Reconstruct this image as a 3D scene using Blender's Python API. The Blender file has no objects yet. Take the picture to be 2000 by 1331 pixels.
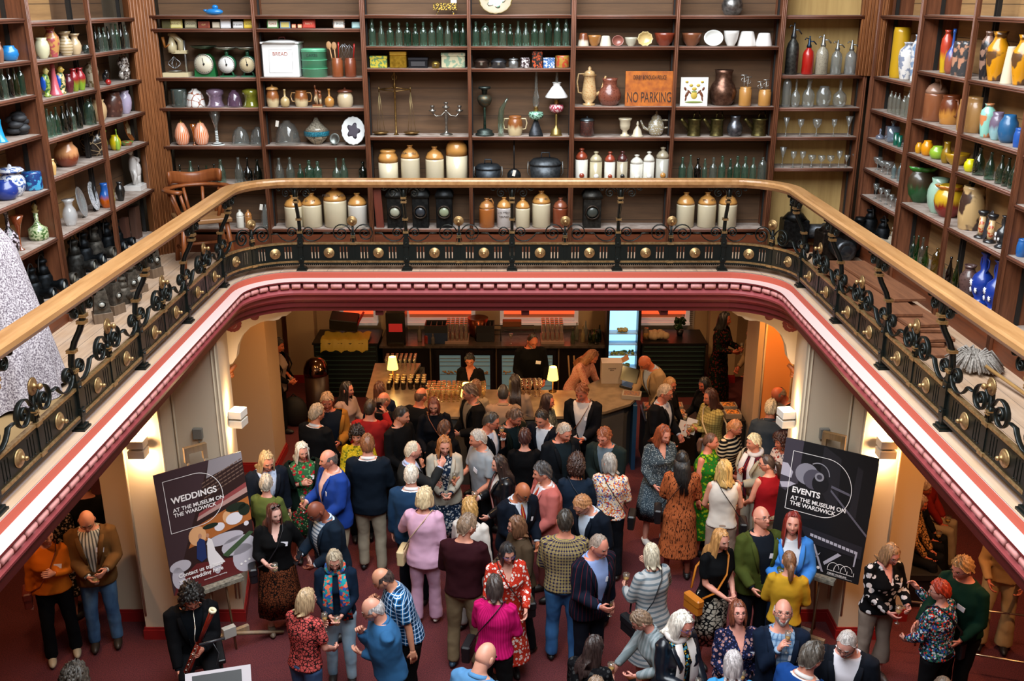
import bpy, bmesh, math, random
import numpy as np
from mathutils import Vector, Matrix, noise
R = random.Random(7)
PI = math.pi
# ------------------------------------------------------------------ camera
EYE = 6.75                      # camera height above the hall floor
PITCH = math.radians(18.9)
SC = bpy.context.scene
COL = SC.collection
cam_d = bpy.data.cameras.new('camera'); cam_d.sensor_width = 36; cam_d.lens = 35.0
cam_d.clip_end = 100
cam = bpy.data.objects.new('camera', cam_d); COL.objects.link(cam)
cam.location = (0, 0, EYE); cam.rotation_euler = (PI/2 - PITCH, 0, 0)
SC.camera = cam
# ------------------------------------------------------------------ sky seen through the roof glazing, colour management
w = bpy.data.worlds.new('world'); SC.world = w; w.use_nodes = True
bg = w.node_tree.nodes['Background']; bg.inputs[0].default_value = (.86, .93, 1, 1); bg.inputs[1].default_value = 0.12
SC.view_settings.view_transform = 'Standard'; SC.view_settings.look = 'None'
SC.view_settings.gamma = 1; SC.view_settings.exposure = 0.52; SC.view_settings.use_curve_mapping = False
cy = SC.cycles
cy.max_bounces = 5; cy.diffuse_bounces = 3; cy.glossy_bounces = 2; cy.transmission_bounces = 3; cy.transparent_max_bounces = 10
cy.caustics_reflective = False; cy.caustics_refractive = False; cy.sample_clamp_indirect = 3
cy.use_adaptive_sampling = True; cy.adaptive_threshold = 0.03
try:
    cy.use_denoising = True; cy.denoiser = 'OPENIMAGEDENOISE'
except Exception: pass
def area(name, loc, size, power, col, rot=(0, 0, 0), spread=PI):
    d = bpy.data.lights.new(name, 'AREA'); d.shape = 'RECTANGLE'; d.size, d.size_y = size
    d.energy = power; d.color = col; d.spread = spread
    o = bpy.data.objects.new(name, d); o.location = loc; o.rotation_euler = rot; COL.objects.link(o); return o
def point(name, loc, power, col, r=.05):
    d = bpy.data.lights.new(name, 'POINT'); d.energy = power; d.color = col; d.shadow_soft_size = r
    o = bpy.data.objects.new(name, d); o.location = loc; COL.objects.link(o); return o
def spot(name, loc, power, col, ang, rot=(0, 0, 0), r=.06, blend=.6):
    d = bpy.data.lights.new(name, 'SPOT'); d.energy = power; d.color = col; d.spot_size = math.radians(ang); d.spot_blend = blend; d.shadow_soft_size = r
    o = bpy.data.objects.new(name, d); o.location = loc; o.rotation_euler = rot; COL.objects.link(o); return o
# daylight through the glazed roof over the well
area('skylight_daylight', (-.3, 5.2, 9.55), (4.8, 9.6), 1250, (.90, .955, 1.0))
WARM = (1.0, .56, .27)
for lx, ly, lw in ((-1.6, 12.6, 42), (.6, 12.2, 42), (2.6, 12.4, 36), (-2.9, 12.2, 26), (-.4, 14.9, 34), (1.9, 15.4, 30), (3.6, 14.6, 26), (-3.2, 15.6, 18)):
    spot('ceiling_downlight_beam', (lx, ly, 3.36), lw * 2.7, WARM, 125)
for lx, ly, lw in ((-5.0, 8.2, 20), (5.0, 7.6, 34), (5.1, 9.9, 30), (-4.9, 10.6, 12)):
    spot('ceiling_downlight_beam', (lx, ly, 3.36), lw * 3.2, (1, .50, .22), 130)

# ------------------------------------------------------------------ materials
def lin(h):
    if not isinstance(h, str): return tuple(h)
    h = h.lstrip('#')
    if len(h) == 3: h = ''.join(c*2 for c in h)
    v = [int(h[i:i+2], 16)/255 for i in (0, 2, 4)]
    return tuple(x/12.92 if x <= .04045 else ((x+.055)/1.055)**2.4 for x in v)
_M = {}
class NT:
    def __init__(s, name):
        s.m = bpy.data.materials.new(name); s.m.use_nodes = True; s.t = s.m.node_tree
        s.b = s.t.nodes['Principled BSDF']; s.out = s.t.nodes['Material Output']
    def n(s, kind, **kw):
        o = s.t.nodes.new('ShaderNode' + kind)
        for k, v in kw.items():
            if k.startswith('i_'):
                key = k[2:]; key = int(key) if key.isdigit() else key.replace('_', ' ')
                o.inputs[key].default_value = v
            else: setattr(o, k, v)
        return o
    def l(s, a, b): s.t.links.new(a, b)
    def coord(s, scale=(1, 1, 1), which='Object', rot=(0, 0, 0)):
        tc = s.n('TexCoord'); mp = s.n('Mapping'); mp.inputs['Scale'].default_value = scale; mp.inputs['Rotation'].default_value = rot
        s.l(tc.outputs[which], mp.inputs[0]); return mp.outputs[0]
    def ramp(s, fac, stops, interp='LINEAR'):
        r = s.n('ValToRGB'); r.color_ramp.interpolation = interp
        e = r.color_ramp.elements
        while len(e) < len(stops): e.new(.5)
        for i, (p, c) in enumerate(stops): e[i].position = p; e[i].color = (*lin(c), 1)
        s.l(fac, r.inputs[0]); return r.outputs[0]
    def noise(s, vec, scale, detail=3, rough=.5):
        t = s.n('TexNoise'); t.inputs['Scale'].default_value = scale; t.inputs['Detail'].default_value = detail; t.inputs['Roughness'].default_value = rough
        s.l(vec, t.inputs['Vector']); return t.outputs[0]
    def mix(s, fac, a, b):
        m = s.n('Mix', data_type='RGBA')
        for inp, v in ((0, fac), (6, a), (7, b)):
            if isinstance(v, bpy.types.NodeSocket): s.l(v, m.inputs[inp])
            elif inp == 0: m.inputs[0].default_value = v
            else: m.inputs[inp].default_value = (*lin(v), 1)
        return m.outputs[2]
    def math(s, op, a, b=0.0):
        m = s.n('Math', operation=op)
        for i, v in enumerate((a, b)):
            if isinstance(v, bpy.types.NodeSocket): s.l(v, m.inputs[i])
            else: m.inputs[i].default_value = v
        return m.outputs[0]
    def base(s, c):
        if isinstance(c, bpy.types.NodeSocket): s.l(c, s.b.inputs['Base Color'])
        else: s.b.inputs['Base Color'].default_value = (*lin(c), 1)
    def bump(s, h, st=.3, dist=.01):
        b = s.n('Bump'); b.inputs['Strength'].default_value = st; b.inputs['Distance'].default_value = dist
        s.l(h, b.inputs['Height']); s.l(b.outputs[0], s.b.inputs['Normal'])
def cached(f):
    def g(*a, **k):
        key = (f.__name__, a, tuple(sorted(k.items())))
        if key not in _M: _M[key] = f(*a, **k)
        return _M[key]
    return g
@cached
def plain(c, rough=.6, metal=0.0, emit=0.0, coat=0.0):
    t = NT('paint_' + str(c)); t.base(c); b = t.b
    b.inputs['Roughness'].default_value = rough; b.inputs['Metallic'].default_value = metal
    if coat: b.inputs['Coat Weight'].default_value = coat; b.inputs['Coat Roughness'].default_value = .1
    if emit: b.inputs['Emission Color'].default_value = (*lin(c), 1); b.inputs['Emission Strength'].default_value = emit
    return t.m
@cached
def wood(c1, c2, axis=0, rough=.55, sc=1.0, plank=0.0, pax=1, dusty=0.0):
    t = NT('wood'); s = [14*sc]*3; s[axis] = 1.1*sc
    v = t.coord(tuple(s)); n = t.noise(v, 1.6, 5, .62)
    v2 = t.coord((1, 1, 1)); n2 = t.noise(v2, 1.3, 2)
    c = t.ramp(n, [(.3, c1), (.7, c2)]); c = t.mix(t.math('MULTIPLY', n2, .45), c, c1)
    if plank:
        sx = t.n('SeparateXYZ'); t.l(v2, sx.inputs[0]); a = t.math('FRACT', t.math('DIVIDE', sx.outputs[pax], plank))
        ln = t.math('LESS_THAN', a, .025 if plank > .1 else .06); c = t.mix(ln, c, '201510')
        fl = t.math('FLOOR', t.math('DIVIDE', sx.outputs[pax], plank)); wn = t.n('TexWhiteNoise', noise_dimensions='1D'); t.l(fl, wn.inputs['W'])
        c = t.mix(t.math('MULTIPLY', wn.outputs[0], .35), c, c1)
    if dusty:
        d = t.noise(v2, 3.5, 4); c = t.mix(t.math('MULTIPLY', t.ramp(d, [(.35, '000'), (.7, 'fff')]), dusty), c, 'b9aea6')
    t.base(c); t.b.inputs['Roughness'].default_value = rough; t.bump(n, .25, .004); return t.m
@cached
def mottled(c1, c2, scale=20, rough=.5, metal=0.0, bump=.2, coat=0.0, lo=.35, hi=.65):
    t = NT('mottled'); v = t.coord(); n = t.noise(v, scale, 4)
    t.base(t.ramp(n, [(lo, c1), (hi, c2)])); t.b.inputs['Roughness'].default_value = rough; t.b.inputs['Metallic'].default_value = metal
    if coat: t.b.inputs['Coat Weight'].default_value = coat; t.b.inputs['Coat Roughness'].default_value = .08
    if bump: t.bump(n, bump, .006)
    return t.m
@cached
def ceramic(c, c2=None, mode='', scale=30.0):
    """glazed pottery: plain, drip (two tones by height), spots (painted motifs), bands, net"""
    t = NT('glaze'); v = t.coord(); c2 = c2 or c
    n = t.noise(v, 16, 3); col = t.mix(t.math('MULTIPLY', n, .3), c, c2)
    if mode == 'spots':
        vo = t.n('TexVoronoi'); vo.inputs['Scale'].default_value = scale; t.l(v, vo.inputs['Vector'])
        col = t.mix(t.ramp(vo.outputs[0], [(.30, 'fff'), (.36, '000')]), c, c2)
    elif mode == 'blot':
        col = t.ramp(t.noise(v, scale, 2), [(.50, c), (.56, c2)])
    elif mode == 'drip':
        g = t.n('TexCoord'); sx = t.n('SeparateXYZ'); t.l(g.outputs['Generated'], sx.inputs[0])
        nz = t.noise(t.coord((40, 40, 6)), 1, 2); col = t.ramp(t.math('ADD', sx.outputs[2], t.math('MULTIPLY', nz, .35)), [(.52, c), (.72, c2)])
    elif mode == 'bands':
        g = t.n('TexCoord'); sx = t.n('SeparateXYZ'); t.l(g.outputs['Generated'], sx.inputs[0])
        col = t.mix(t.math('GREATER_THAN', t.math('FRACT', t.math('MULTIPLY', sx.outputs[2], scale)), .5), c, c2)
    elif mode == 'ribs':
        g = t.coord(); sx = t.n('SeparateXYZ'); t.l(g, sx.inputs[0]); a = t.math('ARCTAN2', sx.outputs[0], sx.outputs[1])
        col = t.mix(t.math('GREATER_THAN', t.math('SINE', t.math('MULTIPLY', a, scale)), 0.1), c, c2)
    elif mode == 'net':
        vo = t.n('TexVoronoi', feature='DISTANCE_TO_EDGE'); vo.inputs['Scale'].default_value = scale; t.l(v, vo.inputs['Vector'])
        col = t.mix(t.math('LESS_THAN', vo.outputs[0], .05), c, c2)
    t.base(col); t.b.inputs['Roughness'].default_value = .32; t.b.inputs['Coat Weight'].default_value = .5; t.b.inputs['Coat Roughness'].default_value = .07
    return t.m
@cached
def glass(c, dens=.0, rough=.03):
    """thin-walled glass: tinted see-through plus a sharp reflection at grazing angles"""
    t = NT('glass'); tr = t.n('BsdfTransparent'); tr.inputs[0].default_value = (*[x**.55 for x in lin(c)], 1)
    gl = t.n('BsdfGlossy'); gl.inputs['Roughness'].default_value = rough; gl.inputs[0].default_value = (1, 1, 1, 1)
    lw = t.n('LayerWeight'); lw.inputs[0].default_value = .42
    df = t.n('BsdfDiffuse'); df.inputs[0].default_value = (*lin(c), 1)
    m0 = t.n('MixShader'); m0.inputs[0].default_value = .05 + dens; t.l(tr.outputs[0], m0.inputs[1]); t.l(df.outputs[0], m0.inputs[2])
    m = t.n('MixShader'); t.l(lw.outputs['Facing'], m.inputs[0]); f = t.math('ADD', t.math('MULTIPLY', lw.outputs['Facing'], .55), .04)
    t.l(f, m.inputs[0]); t.l(m0.outputs[0], m.inputs[1]); t.l(gl.outputs[0], m.inputs[2]); t.l(m.outputs[0], t.out.inputs[0])
    return t.m
@cached
def fabric(kind, c1, c2='222222', c3='ffffff', scale=1.0, rough=.85):
    def deep(c):
        l = lin(c); y = sum(l)/3; k = .42+.58*min(1, y/.07); return tuple(v*k for v in l)
    c1, c2, c3 = deep(c1), deep(c2), deep(c3)
    t = NT('fabric_' + kind); v = t.coord(); t.b.inputs['Roughness'].default_value = rough
    t.b.inputs['Specular IOR Level'].default_value = .12
    n = t.noise(v, 9, 3)
    if kind == 'plain': col = t.mix(t.math('MULTIPLY', n, .35), c1, c2)
    elif kind in ('plaid', 'stripe', 'pin', 'hoop'):
        sx = t.n('SeparateXYZ'); t.l(v, sx.inputs[0]); X, Y, Z = sx.outputs
        a = t.math('ARCTAN2', X, Y); U = t.math('MULTIPLY', a, .17)
        def band(s, f, wd, ph=0.): return t.math('LESS_THAN', t.math('FRACT', t.math('ADD', t.math('MULTIPLY', s, f), ph)), wd)
        if kind == 'plaid':
            f = 18*scale; p, q = band(U, f, .5), band(Z, f, .5)
            col = t.mix(t.math('MULTIPLY', t.math('ADD', p, q), .5), c1, c2)
            col = t.mix(t.math('MAXIMUM', band(U, f, .1, .3), band(Z, f, .1, .3)), col, c3)
        elif kind == 'hoop': col = t.mix(band(Z, 26*scale, .42), c1, c2)
        else: col = t.mix(band(U, 30*scale, .45 if kind == 'stripe' else .12), c1, c2)
    elif kind == 'floral':
        vo = t.n('TexVoronoi'); vo.inputs['Scale'].default_value = 24*scale; t.l(v, vo.inputs['Vector'])
        vo2 = t.n('TexVoronoi'); vo2.inputs['Scale'].default_value = 41*scale; t.l(v, vo2.inputs['Vector'])
        col = t.mix(t.math('LESS_THAN', vo.outputs[0], .38), c1, c2); col = t.mix(t.math('LESS_THAN', vo2.outputs[0], .30), col, c3)
    elif kind == 'multi':
        vo = t.n('TexVoronoi'); vo.inputs['Scale'].default_value = 42*scale; t.l(v, vo.inputs['Vector'])
        h = t.n('SeparateColor'); t.l(vo.outputs[1], h.inputs[0])
        col = t.ramp(h.outputs[0], [(0, c1), (.4, c2), (.6, c3), (.75, '2f56a8'), (.88, 'c23a2a')], 'CONSTANT')
    elif kind == 'leopard':
        vo = t.n('TexVoronoi', feature='DISTANCE_TO_EDGE'); vo.inputs['Scale'].default_value = 34*scale; t.l(v, vo.inputs['Vector'])
        col = t.mix(t.ramp(t.math('ADD', vo.outputs[0], t.math('MULTIPLY', t.noise(v, 30*scale, 2), .35)), [(.24, 'fff'), (.32, '000')]), c1, c2)
    elif kind == 'ditsy':
        vo = t.n('TexVoronoi'); vo.inputs['Scale'].default_value = 70*scale; t.l(v, vo.inputs['Vector'])
        col = t.mix(t.math('LESS_THAN', vo.outputs[0], .33), c1, c2)
    elif kind == 'crackle':
        nn = t.noise(t.coord((60*scale, 60*scale, 14*scale)), 1, 3); col = t.ramp(nn, [(.53, c1), (.60, c2)])
    elif kind == 'marl': col = t.ramp(t.noise(v, 160*scale, 2), [(.38, c1), (.62, c2)])
    else: col = t.mix(0.0, c1, c1)
    t.base(col)
    b = t.noise(t.coord((1, 1, 1)), 420, 1); t.bump(b, .15, .002)
    return t.m
@cached
def denim(c='24476f', c2='5f86a8'):
    t = NT('denim'); v = t.coord(); n = t.noise(t.coord((1, 1, .5)), 6, 4); t.base(t.ramp(n, [(.35, c), (.8, c2)])); t.b.inputs['Roughness'].default_value = .8
    t.bump(t.noise(v, 300, 1), .2, .002); return t.m
@cached
def skinm(c):
    t = NT('skin'); n = t.noise(t.coord(), 22, 3); t.base(t.mix(t.math('MULTIPLY', n, .45), c, 'b0523c')); t.b.inputs['Roughness'].default_value = .48
    t.b.inputs['Subsurface Weight'].default_value = .0; return t.m
@cached
def hairm(c, c2=None):
    t = NT('hair'); v = t.coord((90, 90, 9)); n = t.noise(v, 1.0, 3); l = lin(c)
    d = tuple(x*.42 for x in l); h = tuple(min(1, x*1.25+.01) for x in l)
    t.base(t.ramp(n, [(.3, d), (.62, h)])); t.b.inputs['Roughness'].default_value = .42; t.bump(n, .6, .006); return t.m
# ------------------------------------------------------------------ mesh builder
def rotm(rx=0, ry=0, rz=0):
    return (Matrix.Rotation(rz, 4, 'Z') @ Matrix.Rotation(ry, 4, 'Y') @ Matrix.Rotation(rx, 4, 'X'))
class MB:
    def __init__(s, mp=None): s.v = []; s.f = []; s.mi = []; s.sm = []; s.k = 0; s.mp = mp; s.smooth = True
    def add(s, vs, fs, smooth=None):
        b = len(s.v); mp = s.mp
        s.v.extend([mp(*p) for p in vs] if mp else [tuple(p) for p in vs])
        for f in fs: s.f.append(tuple(i+b for i in f)); s.mi.append(s.k); s.sm.append(s.smooth if smooth is None else smooth)
        return s
    def box(s, x0, x1, y0, y1, z0, z1, M=None, nx=1):
        vs = []; fs = []
        for i in range(nx+1):
            x = x0+(x1-x0)*i/nx; vs += [(x, y0, z0), (x, y1, z0), (x, y1, z1), (x, y0, z1)]
        for i in range(nx):
            a, b = 4*i, 4*i+4
            for j in range(4): fs.append((a+j, b+j, b+(j+1) % 4, a+(j+1) % 4)[::-1])
        fs.append((0, 1, 2, 3)[::-1]); e = 4*nx; fs.append((e, e+1, e+2, e+3))
        fs = [f[::-1] for f in fs]
        if M: vs = [M @ Vector(p) for p in vs]
        return s.add(vs, fs, False)
    def cbox(s, c, d, M=None):
        x, y, z = c; a, b, e = d[0]/2, d[1]/2, d[2]/2
        if M is not None: M = Matrix.Translation(c) @ M; x = y = z = 0
        return s.box(x-a, x+a, y-b, y+b, z-e, z+e, M)
    def bbox(s, c, d, M=None, r=.1):
        """bevelled box"""
        a, b, e = d[0]/2, d[1]/2, d[2]/2; r = min(a, b, e)*r if r < 1 else r
        pr = []
        for z, k in ((-e, r), (-e+r, 0), (e-r, 0), (e, r)):
            for sx, sy, o in ((1, 1, 0), (-1, 1, 1), (-1, -1, 2), (1, -1, 3)):
                A, B = a-k, b-k
                p, q = (sx*A, sy*(B-r+k*.5)), (sx*(A-r+k*.5), sy*B)
                if o % 2: p, q = q, p
                pr += [(p[0], p[1], z), (q[0], q[1], z)]
        vs = pr; fs = []
        for j in range(3):
            for i in range(8): fs.append((8*j+i, 8*j+(i+1) % 8, 8*j+8+(i+1) % 8, 8*j+8+i))
        fs.append(tuple(range(7, -1, -1))); fs.append(tuple(range(24, 32)))
        T = Matrix.Translation(c) @ (M or Matrix())
        return s.add([T @ Vector(p) for p in vs], fs, False)
    def lathe(s, prof, n=20, c=(0, 0, 0), M=None, sq=None, caps=True, amp=0, lobes=0, ph=0):
        vs = []; fs = []; T = Matrix.Translation(c) @ (M or Matrix())
        for r, z in prof:
            for i in range(n):
                a = 2*PI*i/n; rr = r*(1+(amp*math.cos(lobes*a+ph) if lobes else 0))
                ca, sa = math.cos(a), math.sin(a)
                if sq: k = (abs(ca)**sq+abs(sa)**sq)**(-1/sq); ca *= k; sa *= k
                vs.append(T @ Vector((rr*ca, rr*sa, z)))
        m = len(prof)
        for j in range(m-1):
            for i in range(n): fs.append((j*n+i, j*n+(i+1) % n, (j+1)*n+(i+1) % n, (j+1)*n+i))
        if caps:
            if prof[0][0] > 1e-4: fs.append(tuple(range(n-1, -1, -1)))
            if prof[-1][0] > 1e-4: fs.append(tuple(range((m-1)*n, m*n)))
        return s.add(vs, fs)
    def tube(s, pts, r, n=8, flat=1.0, up=None, caps=True, closed=False):
        """tube through pts; r number or list; flat squeezes the section"""
        P = [Vector(p) for p in pts]; m = len(P); vs = []; fs = []
        U = Vector(up) if up else None; prev = None
        for i, p in enumerate(P):
            t = (P[(i+1) % m]-P[i-1]) if closed else (P[min(i+1, m-1)]-P[max(i-1, 0)])
            t = t.normalized() if t.length > 1e-9 else Vector((0, 0, 1))
            if U: a = U
            else: a = prev if prev else (Vector((0, 0, 1)) if abs(t.z) < .9 else Vector((1, 0, 0)))
            b = t.cross(a); b = b.normalized() if b.length > 1e-6 else t.orthogonal().normalized(); a = b.cross(t).normalized(); prev = a
            rr = r[i] if isinstance(r, (list, tuple)) else r
            ra, rb = (rr if isinstance(rr, tuple) else (rr, rr*flat))
            for k in range(n):
                q = 2*PI*(k+.5)/n; vs.append(p+a*(math.cos(q)*ra)+b*(math.sin(q)*rb))
        mm = m if closed else m-1
        for j in range(mm):
            j2 = (j+1) % m
            for k in range(n): fs.append((j*n+k, j*n+(k+1) % n, j2*n+(k+1) % n, j2*n+k)[::-1])
        if caps and not closed: fs.append(tuple(range(n))); fs.append(tuple(range(m*n-1, (m-1)*n-1, -1)))
        return s.add(vs, fs)
    def ball(s, c, r, n=12, M=None, m=None):
        r = r if isinstance(r, (tuple, list)) else (r, r, r); m = m or max(5, n//2)
        pr = [(max(1e-5, math.sin(PI*j/m)), -math.cos(PI*j/m)) for j in range(m+1)]
        T = Matrix.Translation(c) @ (M or Matrix()) @ Matrix.Diagonal((*r, 1))
        return s.lathe(pr, n, M=T, caps=False)
    def prism(s, pts, y0, y1, M=None):
        """outline in x,z extruded along y"""
        n = len(pts); vs = [(x, y0, z) for x, z in pts]+[(x, y1, z) for x, z in pts]
        fs = [tuple(range(n)), tuple(range(2*n-1, n-1, -1))]+[(i, n+i, n+(i+1) % n, (i+1) % n) for i in range(n)]
        if M: vs = [M @ Vector(p) for p in vs]
        return s.add(vs, fs, False)
    def grid(s, rows, closed=False):
        m, n = len(rows), len(rows[0]); vs = [p for r in rows for p in r]; fs = []
        for j in range(m-1):
            for i in range(n if closed else n-1): fs.append((j*n+i, j*n+(i+1) % n, (j+1)*n+(i+1) % n, (j+1)*n+i))
        return s.add(vs, fs)
    def mesh(s, name, mats):
        me = bpy.data.meshes.new(name); me.from_pydata([tuple(p) for p in s.v], [], s.f)
        for m in (mats if isinstance(mats, (list, tuple)) else [mats]): me.materials.append(m)
        me.polygons.foreach_set('material_index', s.mi); me.polygons.foreach_set('use_smooth', s.sm); me.update(); return me
    def build(s, name, mats, parent=None, loc=None, rz=0, fix=True):
        me = s.mesh(name, mats)
        if fix:
            bm = bmesh.new(); bm.from_mesh(me); bmesh.ops.recalc_face_normals(bm, faces=bm.faces); bm.to_mesh(me); bm.free()
        return link(name, me, parent, loc, rz)
def link(name, me, parent=None, loc=None, rz=0):
    o = bpy.data.objects.new(name, me); COL.objects.link(o)
    if parent: o.parent = parent
    if loc: o.location = loc
    if rz: o.rotation_euler = (0, 0, rz)
    return o
def tag(o, label, cat, group=None, kind=None):
    o['label'] = label; o['category'] = cat
    if group: o['group'] = group
    if kind: o['kind'] = kind
    return o
def thing(name, loc, label, cat, group=None, rz=0):
    o = bpy.data.objects.new(name, None); COL.objects.link(o); o.location = loc; o.rotation_euler = (0, 0, rz); o.empty_display_size = .1
    return tag(o, label, cat, group)
def dup(src, loc, rz=None, label=None):
    o = src.copy(); COL.objects.link(o); o.location = loc
    if rz is not None: o.rotation_euler = (0, 0, rz)
    if label: o['label'] = label
    def rec(a, b):
        for ch in list(a.children):
            c = ch.copy(); COL.objects.link(c); c.parent = b; rec(ch, c)
    rec(src, o); return o
def struct(name, mb, m, label=None):
    o = mb.build(name, m); o['kind'] = 'structure'
    if label: o['label'] = label
    return o
def text(name, body, size, m, parent, M, align='CENTER', ext=.0015, sx=1.0, bold=0.0):
    c = bpy.data.curves.new(name, 'FONT'); c.body = body; c.size = size; c.align_x = align; c.extrude = ext; c.offset = bold
    c.space_line = .95
    me_o = bpy.data.objects.new(name, c); c.materials.append(m); COL.objects.link(me_o); me_o.parent = parent
    me_o.matrix_local = M @ Matrix.Diagonal((sx, 1, 1, 1)); return me_o
def upright(x, y, z, tilt=0): return Matrix.Translation((x, y, z)) @ Matrix.Rotation(PI/2+tilt, 4, 'X')
ORD = ['first', 'second', 'third', 'fourth', 'fifth', 'sixth', 'seventh', 'eighth', 'ninth', 'tenth', 'eleventh', 'twelfth', 'thirteenth', 'fourteenth', 'fifteenth']
CP, SP = math.cos(PITCH), math.sin(PITCH)
F = 2000*35/36
def ray(x, y):
    """direction from the camera through a point of the photograph, per unit depth"""
    u, v = (x-1000)/F, (y-665.5)/F
    return u, CP-v*SP, -(SP+v*CP)
def on_z(x, y, z):
    u, a, b = ray(x, y); t = (z-EYE)/b; return u*t, a*t, t
def on_y(x, y, Y):
    u, a, b = ray(x, y); t = Y/a; return u*t, EYE+b*t, t
def on_x(x, y, X):
    u, a, b = ray(x, y); t = X/u; return a*t, EYE+b*t, t
# ------------------------------------------------------------------ the building
ZG = 3.92                       # gallery floor
RX, RY, RR = 3.0, 10.68, .68    # line of the railing: half width, depth, corner radius
SL, SA, SB = RY-RR, RR*PI/2, 2*(RX-RR)
STOT = 2*SL+2*SA+SB
def pm(s, d, z):
    """along the gallery edge s, towards the well d, up z"""
    if s <= SL: return (-RX+d, s, z)
    s -= SL
    if s <= SA: a = PI-s/RR; r = RR-d; return (-RX+RR+r*math.cos(a), SL+r*math.sin(a), z)
    s -= SA
    if s <= SB: return (-RX+RR+s, RY-d, z)
    s -= SB
    if s <= SA: a = PI/2-s/RR; r = RR-d; return (RX-RR+r*math.cos(a), SL+r*math.sin(a), z)
    s -= SA; return (RX-d, SL-s, z)
def s_samples():
    L = [0, 2, 4, 6, 8, 9, SL]+[SL+SA*i/10 for i in range(1, 11)]+[SL+SA+SB*i/4 for i in range(1, 5)]
    return L+[SL+SA+SB+SA*i/10 for i in range(1, 11)]+[STOT-SL+v for v in (1, 2, 4, 6, 8, 10)]
CREAM = plain('cdbba2', .85); CREAM2 = plain('c9b79c', .8)
carpet = mottled('3a1013', '642428', 90, .95, bump=.5)
m = MB(); m.box(-9, 9, -2, 18, -.1, 0); struct('floor', m, carpet)
MAH = wood('5a2e1c', '2e150c', 2, .5); MAHX = wood('4c2718', '26120b', 0, .5)
BOARD = wood('c09f80', '94745a', 1, .7, plank=.17, pax=0, dusty=.25)
# gallery floor (boards) from the edge to the walls
m = MB(); rows = []
for s in s_samples():
    a = pm(s, .06, ZG)
    if s <= SL: b = (-4.7, s)
    elif s <= SL+SA: k = (s-SL)/SA; b = (-4.7+min(1, max(0, (k-.5)*2))*2.4, 10+min(1, k*2)*2.1)
    elif s <= SL+SA+SB: b = (a[0], 12.1)
    elif s <= SL+2*SA+SB: k = (s-SL-SA-SB)/SA; b = (2.3+min(1, k*2)*2.4, 12.1-min(1, max(0, (k-.5)*2))*2.1)
    else: b = (4.7, STOT-s)
    rows.append([a, (b[0], b[1], ZG)])
m.grid(rows); m.sm = [False]*len(m.sm); struct('floor_gallery', m, BOARD)
for nm, bx in (('ceiling', (-9, -3.07, -2, 18)), ('ceiling', (3.07, 9, -2, 18)), ('ceiling', (-3.07, 3.07, 10.76, 18))):
    m = MB(); m.box(*bx, 3.46, 3.88); struct(nm, m, plain('b9a58c', .9))
# cornice along the gallery edge
prof = [(-.03, 3.921, 0), (.062, 3.914, 0), (.065, 3.895, 1), (.068, 3.848, 1), (.158, 3.829, 2), (.158, 3.812, 3), (.098, 3.80, 3), (.098, 3.738, 3), (.115, 3.73, 4), (.134, 3.718, 4),
        (.142, 3.696, 4), (.134, 3.672, 4), (.115, 3.662, 3), (.06, 3.655, 3), (.06, 3.60, 4), (.055, 3.59, 4), (.045, 3.565, 3), (.02, 3.56, 3), (.02, 3.50, 3), (-.02, 3.495, 3), (-.02, 3.44, 3), (-.4, 3.44, 3)]
PINKS = [plain('b8a4a0', .8), plain('b4523f', .65), plain('c6a9a4', .7), plain('641519', .55), plain('9c464a', .5)]
m = MB(); S = s_samples()
for i in range(len(prof)-1):
    m.k = prof[i+1][2]
    m.grid([[pm(s, prof[i][0], prof[i][1]), pm(s, prof[i+1][0], prof[i+1][1])] for s in S])
m.k = 1
m.sm = [False]*len(m.sm); struct('trim_1', m, PINKS)['label'] = 'coral and pink painted cornice under the gallery edge'
m = MB(pm); s = .3
while s < STOT-.3:
    m.tube([(s+.005+.118*i/3, .128, 3.772) for i in range(4)], .032, 8, up=(0, 0, 1)); s += .152
struct('trim_2', m, plain('c98884', .5))['label'] = 'row of pink rod beads in the cornice'
# upper room walls and roof with its glazed opening
UP = plain('8a7a66', .9)
for nm, bx in (('wall_left', (-4.75, -4.6, -2, 12.2, ZG, 9.6)), ('wall_right', (4.6, 4.75, -2, 12.2, ZG, 9.6)), ('wall_back', (-4.75, 4.75, 12.1, 12.25, ZG, 9.6)), ('wall_front', (-4.75, 4.75, -2.15, -2, ZG, 9.6))):
    m = MB(); m.box(*bx); struct(nm, m, UP)
m = MB()
for bx in ((-4.75, -2.9, -2.1, 12.2), (3.3, 4.75, -2.1, 12.2), (-2.9, 3.3, -2.1, .3), (-2.9, 3.3, 10.2, 12.2)): m.box(*bx, 9.6, 9.75)
struct('ceiling_roof', m, plain('d8d4cc', .9))
m = MB()
for i in range(7): m.box(-2.9+i*1.03, -2.86+i*1.03, .3, 10.2, 9.62, 9.7)
for i in range(6): m.box(-2.9, 3.3, .3+i*1.97, .34+i*1.97, 9.62, 9.7)
struct('window_1', m, plain('e8e8e4', .6))
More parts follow.
